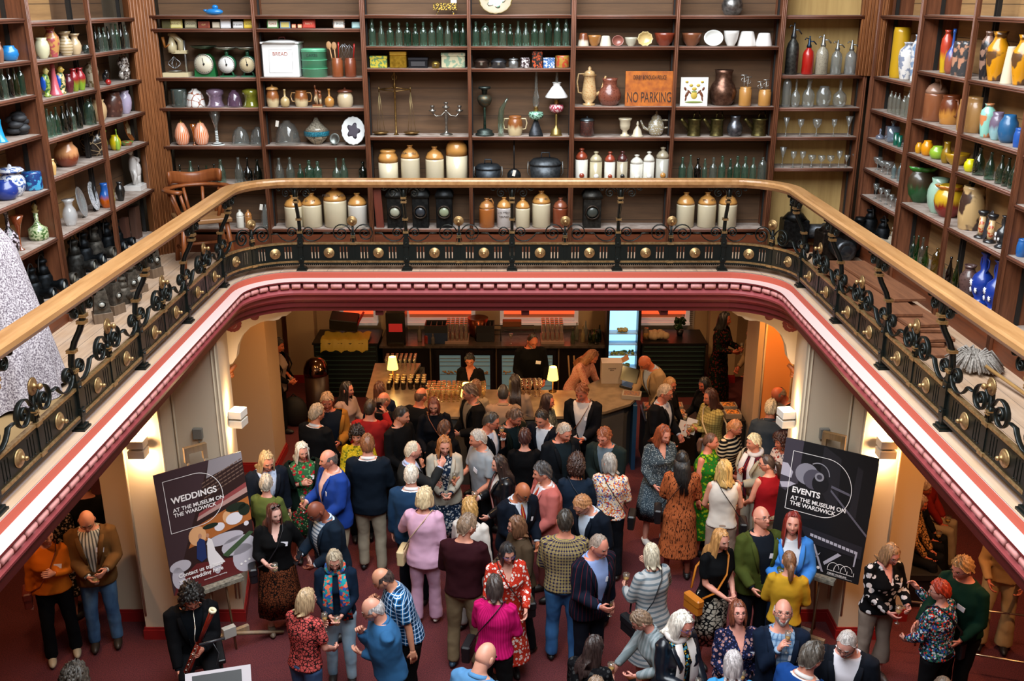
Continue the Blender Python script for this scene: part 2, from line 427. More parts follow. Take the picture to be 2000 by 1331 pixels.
# lower hall walls
OR = plain('c98a58', .85)
m = MB(); m.box(-9, 9, 17.6, 17.8, 0, 3.5); struct('wall_back_lower', m, plain('b79c76', .85))
m = MB(); m.box(-6.9, -6.8, -2, 17.6, 0, 3.5); struct('wall_left_lower', m, plain('5a2a20', .85))
m = MB(); m.box(6.8, 6.9, -2, 17.6, 0, 3.5); struct('wall_right_lower', m, plain('5a2c22', .85))
m = MB(); m.box(-6.8, 6.8, -2.2, -2, 0, 3.5); struct('wall_front_lower', m, plain('a8927a', .85))
REDB = plain('8c1c1c', .45)
def pier(name, outline, z1=3.46, mat=CREAM, base=True):
    m = MB(); n = len(outline)
    for i in range(n):
        a, b = outline[i], outline[(i+1) % n]; m.add([(a[0], a[1], 0), (b[0], b[1], 0), (b[0], b[1], z1), (a[0], a[1], z1)], [(0, 1, 2, 3)], False)
    struct(name, m, mat)
    if base:
        m = MB(); cx = sum(p[0] for p in outline)/n; cyy = sum(p[1] for p in outline)/n
        for z0, zz, o in ((0, .12, .025), (.12, .15, .015)):
            pts = [(p[0]+o*(1 if p[0] > cx else -1), p[1]+o*(1 if p[1] > cyy else -1)) for p in outline]
            for i in range(n):
                a, b = pts[i], pts[(i+1) % n]; m.add([(a[0], a[1], z0), (b[0], b[1], z0), (b[0], b[1], zz), (a[0], a[1], zz)], [(0, 1, 2, 3)], False)
            m.add([(p[0], p[1], zz) for p in pts], [tuple(range(n))], False)
        struct('baseboard_'+name.split('_', 1)[1], m, REDB)
for sg, sd in ((-1, 'left'), (1, 'right')):
    pier('wall_pier_'+sd, [(sg*3.07, 9.78), (sg*3.62, 9.78), (sg*3.62, 9.44), (sg*4.07, 9.44), (sg*4.07, 9.78), (sg*4.5, 9.78), (sg*4.5, 10.75), (sg*3.25, 10.75)])
    m = MB()
    for x0 in (3.60, 3.64, 4.05, 4.09): m.tube([(sg*x0, 9.435 if x0 > 3.62 and x0 < 4.07 else 9.77, .3), (sg*x0, 9.435 if x0 > 3.62 and x0 < 4.07 else 9.77, 3.4)], .012, 6)
    for x0 in (3.1, 3.14): m.tube([(sg*x0, 9.775, .3), (sg*x0, 9.775, 3.4)], .01, 6)
    struct('trim_3' if sg < 0 else 'trim_4', m, CREAM2)
    pier('wall_far_pier_'+sd, [(sg*3.56, 13.6), (sg*4.15, 13.6), (sg*4.15, 14.3), (sg*3.56, 14.3)], mat=plain('b09a80', .85))
    pier('wall_rear_pilaster_'+sd, [(sg*3.62, 17.3), (sg*4.12, 17.3), (sg*4.12, 17.6), (sg*3.62, 17.6)], mat=plain('b79c76', .85))
    # carved spandrel bracket under the back beam with painted roundels
    nm = thing('spandrel_bracket', (sg*2.96, 10.83, 3.1), 'cream carved spandrel bracket with dark red roundels, '+sd+' corner of the hall', 'bracket')
    pts = [(-3.42, 3.44), (-2.42, 3.44), (-2.44, 3.40), (-2.50, 3.36), (-2.55, 3.35), (-2.58, 3.32), (-2.64, 3.30), (-2.72, 3.30), (-2.80, 3.28), (-2.92, 3.22), (-3.02, 3.12), (-3.08, 3.0), (-3.11, 2.86), (-3.16, 2.78), (-3.22, 2.76), (-3.26, 2.70), (-3.33, 2.62), (-3.42, 2.62)]
    pts = [((p[0]+2.9)*-sg*1.0, p[1]-3.1) for p in pts]
    if sg > 0: pts = pts[::-1]
    MB().prism(pts, -.06, .06).build('bracket_panel', CREAM, nm)
    for (cx, cz, r, fl) in ((-3.12, 3.27, .105, 1), (-2.86, 3.36, .055, 0), (-3.27, 3.02, .055, 0)):
        m = MB(); T = Matrix.Translation(((cx+2.9)*-sg, -.06, cz-3.1)) @ Matrix.Rotation(PI/2, 4, 'X')
        m.smooth = False; m.lathe([(r, 0), (r*.98, .008), (r*.6, .009), (r*.5, .014), (.001, .015)], 32, M=T, amp=.04 if fl else 0, lobes=14 if fl else 0)
        m.build('roundel', plain('6a1519', .5), nm)
    m = MB()
    for q in range(9): m.ball(((-3.19-.03*(q % 3)+2.9)*-sg, -.05-.012*(q % 2), 2.70-.035*(q//3)-3.1), (.035, .03, .03), 8)
    m.tube([((-3.12+2.9)*-sg, -.06, -.33), ((-3.2+2.9)*-sg, -.1, -.4), ((-3.27+2.9)*-sg, -.08, -.5)], [.02, .035, .015], 8)
    m.build('carved_leaf', plain('8c4a1c', .5), nm)
# ceiling beam details under the back edge
m = MB()
for x in (-1.5, .15, 1.72): m.bbox((x, 10.9, 3.41), (.09, .3, .08))
struct('trim_5', m, plain('541216', .5))
# ------------------------------------------------------------------ gallery railing: one thing
IRON = plain('0f1614', .38, .25); GILT = mottled('94744a', 'b8986a', 40, .42, .75, bump=.1)
rail = thing('gallery_railing', (0, RY, ZG), 'black iron gallery railing with gilt bosses, scrolls and oak handrail', 'railing')
def rp(mb, name, m): o = mb.build(name, m); o.parent = rail; o.matrix_parent_inverse = Matrix.Translation((0, -RY, -ZG)); return o
HR = wood('b08456', '85592f', 1, .3, .8)
m = MB()
sec = [(-.062, -.035), (-.075, -.015), (-.075, .018), (-.062, .034), (.062, .034), (.075, .018), (.075, -.015), (.062, -.035)]
m.grid([[pm(s, .12+a, 4.915+b) for a, b in sec] for s in s_samples()], closed=False)
m.grid([[pm(s, .12+a, 4.915+b) for a, b in (sec[-1], (.05, -.05), (-.05, -.05), sec[0])] for s in s_samples()])
m.sm = [False]*len(m.sm); rp(m, 'handrail', HR)
def spiral(cx, cz, r0, r1, a0, turns, n=26):
    """points from the outside (radius r0, angle a0) winding in"""
    return [(cx+(r0+(r1-r0)*(i/n)**.8)*math.cos(a0+turns*2*PI*i/n), 0, cz+(r0+(r1-r0)*(i/n)**.8)*math.sin(a0+turns*2*PI*i/n)) for i in range(n+1)]
def scroll_half(L, s0, dr):
    """the curled bar between a post and the middle of a bay; dr=1 runs forwards"""
    k = L/1.16
    def q(p): return (s0+dr*p[0]*k, .0, p[2])
    m = MB(pm)
    A = spiral(.098, 4.345, .066, .006, PI*1.02, -1.9)             # small curl by the post
    B = [(.024+(.05)*0, 0, 4.33), (.03, 0, 4.30), (.06, 0, 4.265), (.11, 0, 4.247), (.16, 0, 4.25), (.21, 0, 4.275), (.245, 0, 4.31), (.262, 0, 4.338), (.335, 0, 4.338)]
    C = spiral(.448, 4.335, .112, .008, PI*.06, 2.15, 34)
    for P in (A[::-1], B, C): m.tube([q(p) for p in P], [(.0065, .019)]*len(P), 6, up=(0, 0, 1) if 0 else None)
    m.tube([q((.56, 0, 4.34)), q((.565, 0, 4.30)), q((.575, 0, 4.26))], [(.0065, .019)]*3, 6)
    return rp(m, 'scroll', IRON)
def top_scroll(s0):
    m = MB(pm)
    for d in (-1, 1):
        P = [(s0+d*(p[0]), .12, p[2]) for p in spiral(.115, 4.80, .06, .006, PI*.95, -1.9)]
        Q = [(s0+d*.02, .12, 4.76), (s0+d*.035, .12, 4.83), (s0+d*.07, .12, 4.865), (s0+d*.13, .12, 4.868), (s0+d*.17, .12, 4.85)]
        T = [(s0+d*(p[0]), .12, p[2]) for p in spiral(.205, 4.852, .03, .005, PI*1.1, 1.5, 14)]
        for X in (P, Q, T): m.tube(X, [(.006, .017)]*len(X), 6)
    return rp(m, 'handrail_scroll', IRON)
def post(s0):
    m = MB(pm); w = .026
    for z0, z1, a, b in ((3.92, 3.935, .058, .045), (3.935, 3.955, .045, .036), (3.955, 4.02, .024, .024), (4.02, 4.075, .031, .031), (4.075, 4.19, .022, .024), (4.19, 4.27, .031, .031), (4.27, 4.34, .022, .022)):
        m.box(s0-a, s0+a, -b, b, z0, z1)
    for dz in (4.05, 4.23): m.ball((s0, .032, dz), .011, 8)
    m.tube([(s0, 0, 4.33), (s0, -.004, 4.40), (s0, .006, 4.47), (s0, .04, 4.56), (s0, .085, 4.64), (s0, .115, 4.71), (s0, .12, 4.78), (s0, .12, 4.88)], [(.024, .024)]*8, 4, up=(1, 0, 0))
    m.box(s0-.04, s0+.04, .085, .155, 4.85, 4.87)
    rp(m, 'post', IRON)
    for z, d in ((4.345, 0), (4.49, .012), (4.70, .11), (4.745, .118)):
        m = MB(pm); m.box(s0-.03, s0+.03, d-.03, d+.03, z-.008, z+.001); m.box(s0-.027, s0+.027, d-.027, d+.027, z+.001, z+.006); m.box(s0-.03, s0+.03, d-.03, d+.03, z+.006, z+.015); rp(m, 'gilt_collar', GILT)
    top_scroll(s0)
def bay(s0, s1):
    L = s1-s0; f = lambda t: s0+t*L; NX = 6
    m = MB(pm); sl = [.102, .133, .163, .373, .403, .434, .569, .599, .629, .838, .868, .898]; h = .0065
    m.box(f(.02), f(.98), -.007, .007, 4.03, 4.052, nx=10); m.box(f(.02), f(.98), -.007, .007, 4.185, 4.215, nx=10)
    e = [.02*L+s0]+[v for t in sl for v in (f(t)-h, f(t)+h)]+[f(.98)]
    for i in range(0, len(e), 2): m.box(e[i], e[i+1], -.007, .007, 4.052, 4.185, nx=3 if e[i+1]-e[i] > .1 else 1)
    n = int(L/.024)
    for i in range(n):                                            # scalloped hem
        c = f(.03+.94*(i+.5)/n); m.box(c-.0085, c+.0085, -.004, .004, 3.975, 4.005); 
    m.box(f(.02), f(.98), -.02, .02, 3.99, 4.008, nx=8)
    for t in sl:
        for dz in (4.057,): m.ball((f(t), .009, dz-.008), .005, 6)
    rp(m, 'pierced_panel', IRON)
    m = MB(pm)
    for z in (4.008, 4.213): m.box(f(.02), f(.98), -.016, .018, z, z+.02, nx=10); m.box(f(.47), f(.53), -.02, .026, z-.004, z+.022)
    rp(m, 'gilt_rail', GILT)
    for t in (.266, .734):
        x, y, z = pm(f(t), .007, 4.117); a = pm(f(t), 0, 0); b = pm(f(t), .01, 0); D = Vector((b[0]-a[0], b[1]-a[1], 0)).normalized()
        T = Matrix.Translation((x, y, z)) @ D.to_track_quat('Z', 'Y').to_matrix().to_4x4()
        m = MB(); m.lathe([(.058, 0), (.06, .006), (.054, .012), (.048, .012), (.045, .018), (.03, .022), (.022, .026), (.014, .034), (.013, .042), (.016, .05), (.010, .060), (.001, .063)], 24, M=T); rp(m, 'gilt_boss', GILT)
    m = MB(pm); c = f(.5); m.box(c-.014, c+.014, -.012, .014, 4.0, 4.30); m.box(c-.011, c+.011, -.01, .01, 4.30, 4.44)
    m.tube([(c-.03, 0, 4.25), (c-.012, 0, 4.33), (c, 0, 4.42)], [(.006, .017)]*3, 6); m.tube([(c+.03, 0, 4.25), (c+.012, 0, 4.33), (c, 0, 4.42)], [(.006, .017)]*3, 6)
    rp(m, 'middle_post', IRON)
    m = MB(pm)
    for z in (4.285, 4.303): m.box(c-.024, c+.024, -.022, .024, z, z+.009)
    rp(m, 'gilt_collar', GILT)
    x, y, z = pm(c, .018, 4.475); a = pm(c, 0, 0); b = pm(c, .01, 0); D = Vector((b[0]-a[0], b[1]-a[1], 0)).normalized()
    T = Matrix.Translation((x, y, z)) @ D.to_track_quat('Z', 'Y').to_matrix().to_4x4()
    m = MB(); m.lathe([(.02, -.012), (.052, -.008), (.056, 0), (.05, .006), (.03, .004), (.026, .01)], 48, M=T, amp=.06, lobes=24)
    m.lathe([(.024, .008), (.024, .014), (.012, .02), (.012, .03), (.02, .04), (.021, .05), (.012, .06), (.001, .063)], 16, M=T); rp(m, 'gilt_rosette', GILT)
    scroll_half(L, s0, 1); scroll_half(L, s1, -1)
ps = [SL-1.21*i for i in range(7, 0, -1)]+[SL]+[SL+SA+SB*i/4 for i in range(5)]+[SL+2*SA+SB]+[SL+2*SA+SB+1.21*i for i in range(1, 8)]
for i, s in enumerate(ps):
    post(s)
    if i: bay(ps[i-1], s)
# ------------------------------------------------------------------ shelving
DUST = mottled('a8998f', '857468', 9, .8, bump=.1)
EDGE = wood('7c4c38', '44281e', 0, .45, 1.2); UPR = wood('7c4a30', '442416', 2, .42, 1.5); UPR2 = wood('9c6238', '5a3218', 2, .45, 1.5)
BACKS = {'dark': wood('6e5036', '382618', 0, .75, .6, plank=.31, pax=2), 'mid': wood('ac8454', '6c4c2e', 0, .75, .6, plank=.31, pax=2), 'pale': wood('ccaa6c', 'a8854e', 2, .75, .5)}
PLINTH = wood('6c3418', '3a1a0c', 0, .45, 1.0); RACK = plain('14110f', .6)
DEP = .36
def shelf_bay(loc, rz, W, zs, label, back='dark', lamp=None, top=7.9, right_upright=True, wide=.05, plinth=.25, deep=DEP, panel=True):
    t = thing('shelving_bay', loc, label, 'shelving', None, rz)
    m = MB(); m.box(0, W, deep, deep+.02, 0, top-ZG); m.build('back_panel', BACKS[back], t)
    m = MB(); m.box(0, W, .015, deep, 0, plinth-.04); m.build('plinth', PLINTH, t)
    for z in zs:
        z -= ZG; th = .028
        m = MB(); m.k = 0; m.box(.0, W, .02, deep, z-th, z); m.mi[-1] = 0
        m.mi = [1 if abs(sum(m.v[i][2] for i in f)/len(f)-z) < 1e-6 else 0 for f in m.f]
        m.k = 0; m.tube([(0.0, .012, z-.012), (W, .012, z-.012)], .0125, 8); m.tube([(0, .016, z-.03), (W, .016, z-.03)], .009, 6); m.build('shelf', [EDGE, DUST], t)
    for x, on in ((0, right_upright == 'both'), (W, right_upright)):
        if not on: continue
        m = MB(); m.box(x-.011, x+.011, .0, deep if panel else .03, 0, top-ZG); m.box(x-wide/2, x+wide/2, -.012, .012, 0, top-ZG)
        k = max(2, int(wide/.018))
        for i in range(k): xx = x-wide/2+(i+.5)*wide/k; m.tube([(xx, -.014, .02), (xx, -.014, top-ZG-.02)], wide/k*.33, 6)
        m.build('upright', UPR2 if wide > .1 else UPR, t)
    for x in ((.02, W-.02)):
        m = MB(); m.box(x-.008 if x > .5 else x-.008, x+.008, deep*.45, deep*.55, plinth, top-ZG); m.build('shelf_rack', RACK, t)
    return t
YB = 11.49
def zb(row): u, a, b = ray(1000, row); return EYE+b*YB/a
XB = [-3.99, -2.84, -1.645, -.475, .68, 1.825, 2.985, 3.95]
ROWS = {1: [30, 56, 152, 211, 286, 360, 448], 2: [30, 56, 152, 211, 286, 360, 448], 3: [29, 91, 134, 268, 361, 448], 4: [29, 91, 134, 268, 361, 448],
        5: [30, 91, 209, 269, 361, 448], 6: [30, 91, 209, 269, 361, 448], 7: [30, 147, 211, 268, 329]}
ZS = {}
nmb = ['far left', 'second from left', 'third from left', 'centre', 'fifth from left', 'sixth from left', 'far right']
for i in range(1, 8):
    zz = [zb(r) for r in ROWS[i]]; ZS['B%d' % i] = zz
    shelf_bay((XB[i-1], YB, ZG), 0, XB[i]-XB[i-1], zz, 'dark wooden shelving bay, %s on the back gallery wall' % nmb[i-1], 'pale' if i == 7 else 'dark', right_upright=True, wide=.055 if i in (2, 4, 6) else .04, plinth=.25 if i < 7 else .05)
def zx(x, row, X): return on_x(x, row, X)[1]
XL, XR = -4.1, 4.0
L12 = [zx(268, 34, XL), zx(274, 93.5, XL), zx(283, 154, XL), zx(293, 215, XL), zx(297.5, 274, XL), zx(308, 365, XL), 4.19]
L3 = [zx(46, 36, XL), zx(60, 118, XL), zx(72, 185, XL), zx(84.5, 262, XL), zx(101, 369, XL), zx(115, 464, XL), 4.19]
R1 = [zx(1725, 30, XR), zx(1705, 148, XR), zx(1702.5, 214, XR), zx(1696, 270, XR), zx(1688, 329, XR), zx(1680, 380, XR), 4.19]
R23 = [zx(1809.6, 29, XR), zx(1796, 138.6, XR), zx(1783.6, 234, XR), zx(1776, 300, XR), zx(1764, 399, XR), 4.19]
R4 = [zx(1990, 403, XR), zx(1975, 504, XR), 5.6, 6.2, 6.6, 4.19]
ZS.update(L1=L12, L2=L12, L3=L3, R1=R1, R2=R23, R3=R23, R4=R4)
YL = [11.42, 10.13, 8.84, 7.55, 6.3, 5.0]; YR = [11.40, 10.2, 9.02, 7.88, 6.7, 5.5]
for i in range(5):
    shelf_bay((XL, YL[i+1], ZG), PI/2, YL[i]-YL[i+1], [L12, L12, L3, L3, L3][i], 'dark wooden shelving bay, %s from the corner on the left gallery wall' % ORD[i], 'mid' if i > 0 else 'dark', right_upright=(i > 0), wide=.035 if i in (1, 3) else .07, panel=i not in (1, 3))
    shelf_bay((XR, YR[i], ZG), -PI/2, YR[i]-YR[i+1], [R1, R23, R23, R4, R4][i], 'brown wooden shelving bay, %s from the corner on the right gallery wall' % ORD[i], 'mid', right_upright='both' if i == 0 else True, wide=.06 if i in (0, 2) else .035, panel=i not in (1, 3))
# fluted corner pilasters
for x, y, a, nm in ((-4.05, 11.46, PI/4, 'trim_6'), (3.97, 11.44, -PI/4, 'trim_7')):
    m = MB(); T = Matrix.Translation((x, y, 0)) @ Matrix.Rotation(a, 4, 'Z')
    z0 = ZG if nm == 'trim_6' else 5.95
    m.box(-.15, .15, -.02, .12, z0, 7.9, M=T)
    for i in range(8): xx = -.13+.26*i/7; m.tube([T @ Vector((xx, -.022, z0)), T @ Vector((xx, -.022, 7.9))], .014, 6)
    struct(nm, m, UPR2)
# ------------------------------------------------------------------ the collection on the shelves
def spec(s):
    if not isinstance(s, str): return s
    k, _, r = s.partition(':'); a = r.split(',')
    if k == 'g': return glass(a[0], float(a[1]) if len(a) > 1 else 0)
    if k == 'c': return ceramic(a[0], a[1] if len(a) > 1 else None, a[2] if len(a) > 2 else '', float(a[3]) if len(a) > 3 else 30.)
    if k == 'm': return mottled(a[0], a[1] if len(a) > 1 else a[0], 30, float(a[2]) if len(a) > 2 else .35, .85, bump=.1)
    if k == 'w': return wood(a[0], a[1] if len(a) > 1 else a[0], 2)
    return mottled(a[0], a[1] if len(a) > 1 else a[0], 25, .6, 0, .1)
PR = {  # outlines: (radius, height), both 0..1
 'soda': [(.92, 0), (1, .03), (1, .56), (.93, .63), (.6, .70), (.36, .75), (.33, .88), (.42, .90), (.42, .98), (.34, 1)],
 'codd': [(.9, 0), (1, .03), (1, .52), (.95, .6), (.62, .66), (.5, .69), (.62, .74), (.6, .80), (.42, .86), (.36, .93), (.46, .95), (.44, 1)],
 'wine': [(.9, 0), (1, .03), (1, .45), (.8, .58), (.5, .70), (.32, .82), (.30, .93), (.38, .95), (.36, 1)],
 'flask': [(.9, 0), (1, .04), (1, .66), (.9, .76), (.6, .85), (.28, .89), (.26, .95), (.34, .96), (.33, 1)],
 'round': [(.6, 0), (.9, .1), (1, .28), (.9, .45), (.5, .55), (.22, .62), (.20, .9), (.28, .92), (.26, 1)],
 'vase': [(.55, 0), (.58, .03), (.8, .25), (1, .52), (.92, .68), (.55, .82), (.48, .90), (.66, 1)],
 'tallvase': [(.6, 0), (.66, .03), (.86, .3), (1, .62), (.9, .80), (.5, .90), (.48, .95), (.62, 1)],
 'flare': [(.62, 0), (.66, .05), (.9, .2), (1, .42), (.8, .62), (.5, .76), (.55, .88), (.9, 1)],
 'drum': [(.86, 0), (.92, .02), (1, .1), (1, .9), (.94, 1)],
 'taper': [(1, 0), (1, .02), (.6, .97), (.58, 1)],
 'crock': [(.82, 0), (.86, .02), (1, .3), (1, .62), (.86, .82), (.80, .86), (.84, .93), (.8, 1)],
 'pot': [(.5, 0), (.56, .04), (.86, .22), (1, .48), (.97, .66), (.8, .82), (.66, .88), (.76, 1)],
 'bowl': [(.5, 0), (.52, .08), (.8, .35), (.96, .8), (1, 1)],
 'squat': [(.55, 0), (.8, .12), (1, .42), (.92, .72), (.62, .9), (.6, 1)],
 'upbowl': [(1, 0), (1, .04), (.93, .3), (.75, .8), (.66, .96), (.5, 1)],
 'bell': [(1, 0), (.96, .12), (.86, .5), (.62, .82), (.3, .93), (.28, 1)],
 'shade': [(1, 0), (.8, .12), (.66, .36), (.72, .62), (.9, .76), (.84, .92), (.4, 1)],
 'trumpet': [(.55, 0), (.5, .03), (.12, .08), (.13, .4), (.25, .5), (.45, .72), (1, 1)],
 'wineglass': [(.7, 0), (.62, .02), (.1, .06), (.09, .5), (.35, .56), (.85, .72), (1, 1)],
 'coupe': [(.6, 0), (.5, .03), (.1, .08), (.1, .45), (.5, .52), (.95, .75), (1, 1)],
 'coneglass': [(.6, 0), (.5, .03), (.1, .07), (.09, .45), (.2, .5), (1, 1)],
 'tumbler': [(.8, 0), (.82, .04), (1, 1)],
 'swan': [(1, 0), (.9, .04), (.6, .2), (.4, .5), (.3, .75), (.36, .9), (.2, 1)],
 'cone': [(1, 0), (.9, .06), (.75, .12), (.6, .4), (.3, .6), (.12, .72), (.22, .8), (.1, 1)],
 'jug': [(.6, 0), (.7, .04), (.95, .22), (1, .4), (.82, .6), (.6, .7), (.6, .9), (.68, 1)],
 'measure': [(.9, 0), (1, .03), (.9, .07), (.98, .14), (1, .22), (.85, .42), (.5, .68), (.34, .75), (.34, .86), (.62, .97), (.64, 1)],
 'urn': [(.75, 0), (.7, .08), (.4, .14), (.36, .3), (.7, .42), (.8, .6), (.82, .85), (1, .93), (1, 1)],
 'cut': [(.8, 0), (.95, .04), (1, .4), (.8, .56), (.32, .66), (.36, .74), (.28, .80), (.36, .86), (.5, .93), (.4, 1)],
}
def lat(kind, W, H, n=20, z0=0., c=(0, 0), M=None, amp=0, lobes=0, mb=None, open_top=True):
    p = [(r*W/2, z0+z*H) for r, z in PR[kind]]
    if open_top and kind not in ('drum', 'bell', 'upbowl', 'cone', 'swan'):
        r = p[-1][0]; p += [(r*.86, p[-1][1]-.001), (r*.8, p[-1][1]-H*.1), (r*.5, p[-1][1]-H*.12), (0.0005, p[-1][1]-H*.12)]
    mb = mb or MB(); mb.lathe(p, n, c=(c[0], c[1], 0), M=M, amp=amp, lobes=lobes); return mb
def handle(W, H, side=1, z0=.35, z1=.85, r=None, out=.35, mb=None, r0=.9):
    mb = mb or MB(); r = r or W*.06; x = side*W/2
    mb.tube([(x*r0*.85, 0, z0*H), (x+side*W*out*.7, 0, z0*H+H*.03), (x+side*W*out, 0, (z0*.4+z1*.6)*H), (x+side*W*out*.7, 0, z1*H), (x*.6, 0, z1*H)], r, 6); return mb
def spoutm(W, H, side=-1, z0=.3, z1=.9, out=.5, r=.07):
    m = MB(); x = side*W/2; m.tube([(x*.7, 0, z0*H), (x+side*W*out*.5, 0, (z0+.1)*H), (x+side*W*out*.7, 0, (z0+z1)/2*H), (x+side*W*out, 0, z1*H)], [W*r*1.6, W*r*1.3, W*r, W*r*.8], 8); return m
TANGL = 'c:c08a48,a86c30'; CRM = 'c:cfc3a6,beb190'
def K_flagon(W, H, a, P):
    body, sh = (a+[CRM, TANGL])[:2] if len(a) >= 2 else (CRM, TANGL)
    P('body', MB().lathe([(W*.46, 0), (W*.5, .01), (W*.5, H*.60), (W*.495, H*.66)], 28, caps=True), body)
    P('shoulder', MB().lathe([(W*.497, H*.655), (W*.48, H*.72), (W*.36, H*.83), (W*.17, H*.9), (W*.12, H*.92), (W*.12, H*.96), (W*.16, H*.97), (W*.15, H), (.001, H*.99)], 28), sh)
    if len(a) > 2 and a[2]:
        for i, ln in enumerate(a[2].split('|')): P('lettering', None, plain('2a1c14'), txt=(ln, W*.17, 0, -W*.40 if a[2][0] != '_' else -W*.505, H*(.78-.09*i) if a[2][0] != '_' else H*(.5-.14*i), .75 if a[2][0] != '_' else 0))
    if len(a) > 3: P('handle', MB().tube([(W*.1, 0, H*.93), (W*.3, 0, H*.97), (W*.42, 0, H*.86), (W*.42, 0, H*.74)], W*.05, 8), sh)
def K_bigjar(W, H, a, P):
    P('body', MB().lathe([(W*.46, 0), (W*.5, .01), (W*.5, H*.62)], 28), a[0]); P('shoulder', MB().lathe([(W*.5, H*.62), (W*.5, H*.76), (W*.42, H*.86), (W*.36, H*.9), (W*.4, H*.93), (W*.4, H*.97), (W*.3, H), (.001, H*.98)], 28), a[1])
def K_domejar(W, H, a, P):
    P('body', MB().lathe([(W*.46, 0), (W*.5, .01), (W*.5, H*.62)], 28), a[0]); P('shoulder', MB().lathe([(W*.5, H*.62), (W*.5, H*.76), (W*.45, H*.87), (W*.3, H*.96), (W*.1, H)], 28), a[1])
def K_hotbottle(W, H, a, P):
    P('body', MB().lathe([(W*.47, 0), (W*.5, .01), (W*.5, H*.68)], 20), a[0]); P('shoulder', MB().lathe([(W*.5, H*.68), (W*.47, H*.77), (W*.3, H*.86), (W*.13, H*.9), (W*.13, H*.93), (W*.2, H*.95), (W*.2, H*.98), (.001, H)], 20), a[1])
    P('stopper', MB().lathe([(W*.2, 0), (W*.21, .008), (W*.16, .02), (.001, .021)], 14, M=upright(0, -W*.47, H*.24)), a[2])
def K_tin(W, H, a, P):
    P('body', MB().bbox((0, 0, H*.38), (W, W*.6, H*.76), r=.12), a[0]); P('lid', MB().bbox((0, 0, H*.87), (W*1.03, W*.63, H*.26), r=.3), a[1] if len(a) > 1 and a[1] else a[0])
    if len(a) > 2: P('label_panel', MB().box(-W*.36, W*.36, -W*.318, -W*.3, H*.2, H*.62), a[2])
def K_tinface(W, H, a, P):
    """small pocket tin propped up to show its printed lid"""
    M = Matrix.Rotation(-.16, 4, 'X')
    P('case', MB().bbox((0, .012, H/2), (W, .022, H), r=.5, M=M), a[0]); P('printed_face', MB().bbox((0, -.0005, H/2+.001), (W*.8, .005, H*.72), r=.3, M=M), a[1])
    if len(a) > 2:
        P('lettering', None, spec(a[3] if len(a) > 3 else 'p:2a1c18'), txt=(a[2], H*.30, 0, -.0045, H*.42, .16))
def K_box(W, H, a, P):
    P('body', MB().box(-W/2, W/2, 0, a[1] if len(a) > 1 and isinstance(a[1], float) else W*.6, 0, H), a[0])
def K_scale(W, H, a, P):
    g = a[0]; F_ = a[1]
    if len(a) > 2: P('body', MB().prism([(-W*.5, 0), (W*.5, 0), (W*.44, H*.42), (W*.38, H*.62), (W*.2, H*.74), (-W*.2, H*.74), (-W*.38, H*.62), (-W*.44, H*.42)], -.03, .07), g)
    else:
        P('base', MB().box(-W*.38, W*.38, -.05, .07, 0, H*.05).tube([(-W*.3, 0, H*.05), (-W*.12, 0, H*.28)], .012, 6).tube([(W*.3, 0, H*.05), (W*.12, 0, H*.28)], .012, 6).lathe([(W*.45, -.02), (W*.46, .06), (W*.4, .08), (.001, .08)], 24, M=upright(0, .05, H*.44)), g)
        P('pan_stem', MB().tube([(0, 0, H*.72), (0, 0, H*.9)], .02, 8), g)
    P('dial', MB().lathe([(W*.43, 0), (W*.43, .012), (.001, .0121)], 32, M=upright(0, -.03, H*.42)), F_)
    m = MB(); m.lathe([(W*.42, .012), (W*.455, .012), (W*.455, .02), (W*.42, .02)], 32, M=upright(0, -.03, H*.42), caps=False); P('dial_rim', m, 'm:a8a8a0')
    m = MB(); m.tube([(0, -.045, H*.36), (-W*.05, -.045, H*.62)], .003, 5).ball((0, -.045, H*.42), .012, 8)
    for i in range(24): q = i/24*2*PI; m.box(W*.36, W*.40, -.0015, .0015, 0, .001, M=upright(0, -.0425, H*.42) @ Matrix.Rotation(q, 4, 'Z'))
    P('pointer', m, 'p:1a1a1a')
    P('pan', MB().lathe([(.02, H*.9), (W*.4, H*.92), (W*.62, H), (W*.62, H*1.01), (W*.3, H*.94), (.001, H*.93)], 24), 'm:b8bab0' if len(a) < 3 else 'm:4a5a48')
def K_teapot(W, H, a, P):
    b = W*.62; P('body', lat('squat', b, H*.72, 24, open_top=False), a[0]); P('lid', MB().lathe([(b*.3, H*.70), (b*.26, H*.78), (b*.08, H*.86), (b*.05, H*.9), (b*.08, H*.95), (.001, H)], 20), a[0])
    P('handle', handle(b, H, 1, .3, .62, out=.38), a[0]); P('spout', spoutm(b, H, -1, .2, .62, .45), a[0])
def K_coffeepot(W, H, a, P):
    b = W*.6; P('body', MB().lathe([(b*.42, 0), (b*.4, .02), (b*.22, H*.06), (b*.46, H*.18), (b*.5, H*.3), (b*.42, H*.5), (b*.36, H*.7), (b*.42, H*.76), (b*.5, H*.78)], 24), a[0])
    P('lid', MB().lathe([(b*.4, H*.78), (b*.3, H*.86), (b*.1, H*.9), (b*.12, H*.95), (.001, H)], 20), a[0]); P('spout', spoutm(b, H, 1, .25, .75, .55, .08), a[0]); P('handle', handle(b, H, -1, .3, .8, out=.3), a[0])
def K_jug(W, H, a, P):
    b = W*.8; P('body', lat(a[2] if len(a) > 2 else 'jug', b, H, 24), a[0]); P('handle', handle(b, H, 1, .35, .92, out=.3, r=b*.05), a[1] if len(a) > 1 and a[1] else a[0])
def K_loving(W, H, a, P):
    b = W*.66; P('body', lat('crock', b, H, 24), a[0])
    for s in (-1, 1): P('handle', handle(b, H, s, .3, .85, out=.28, r=b*.05), a[1] if len(a) > 1 else a[0])
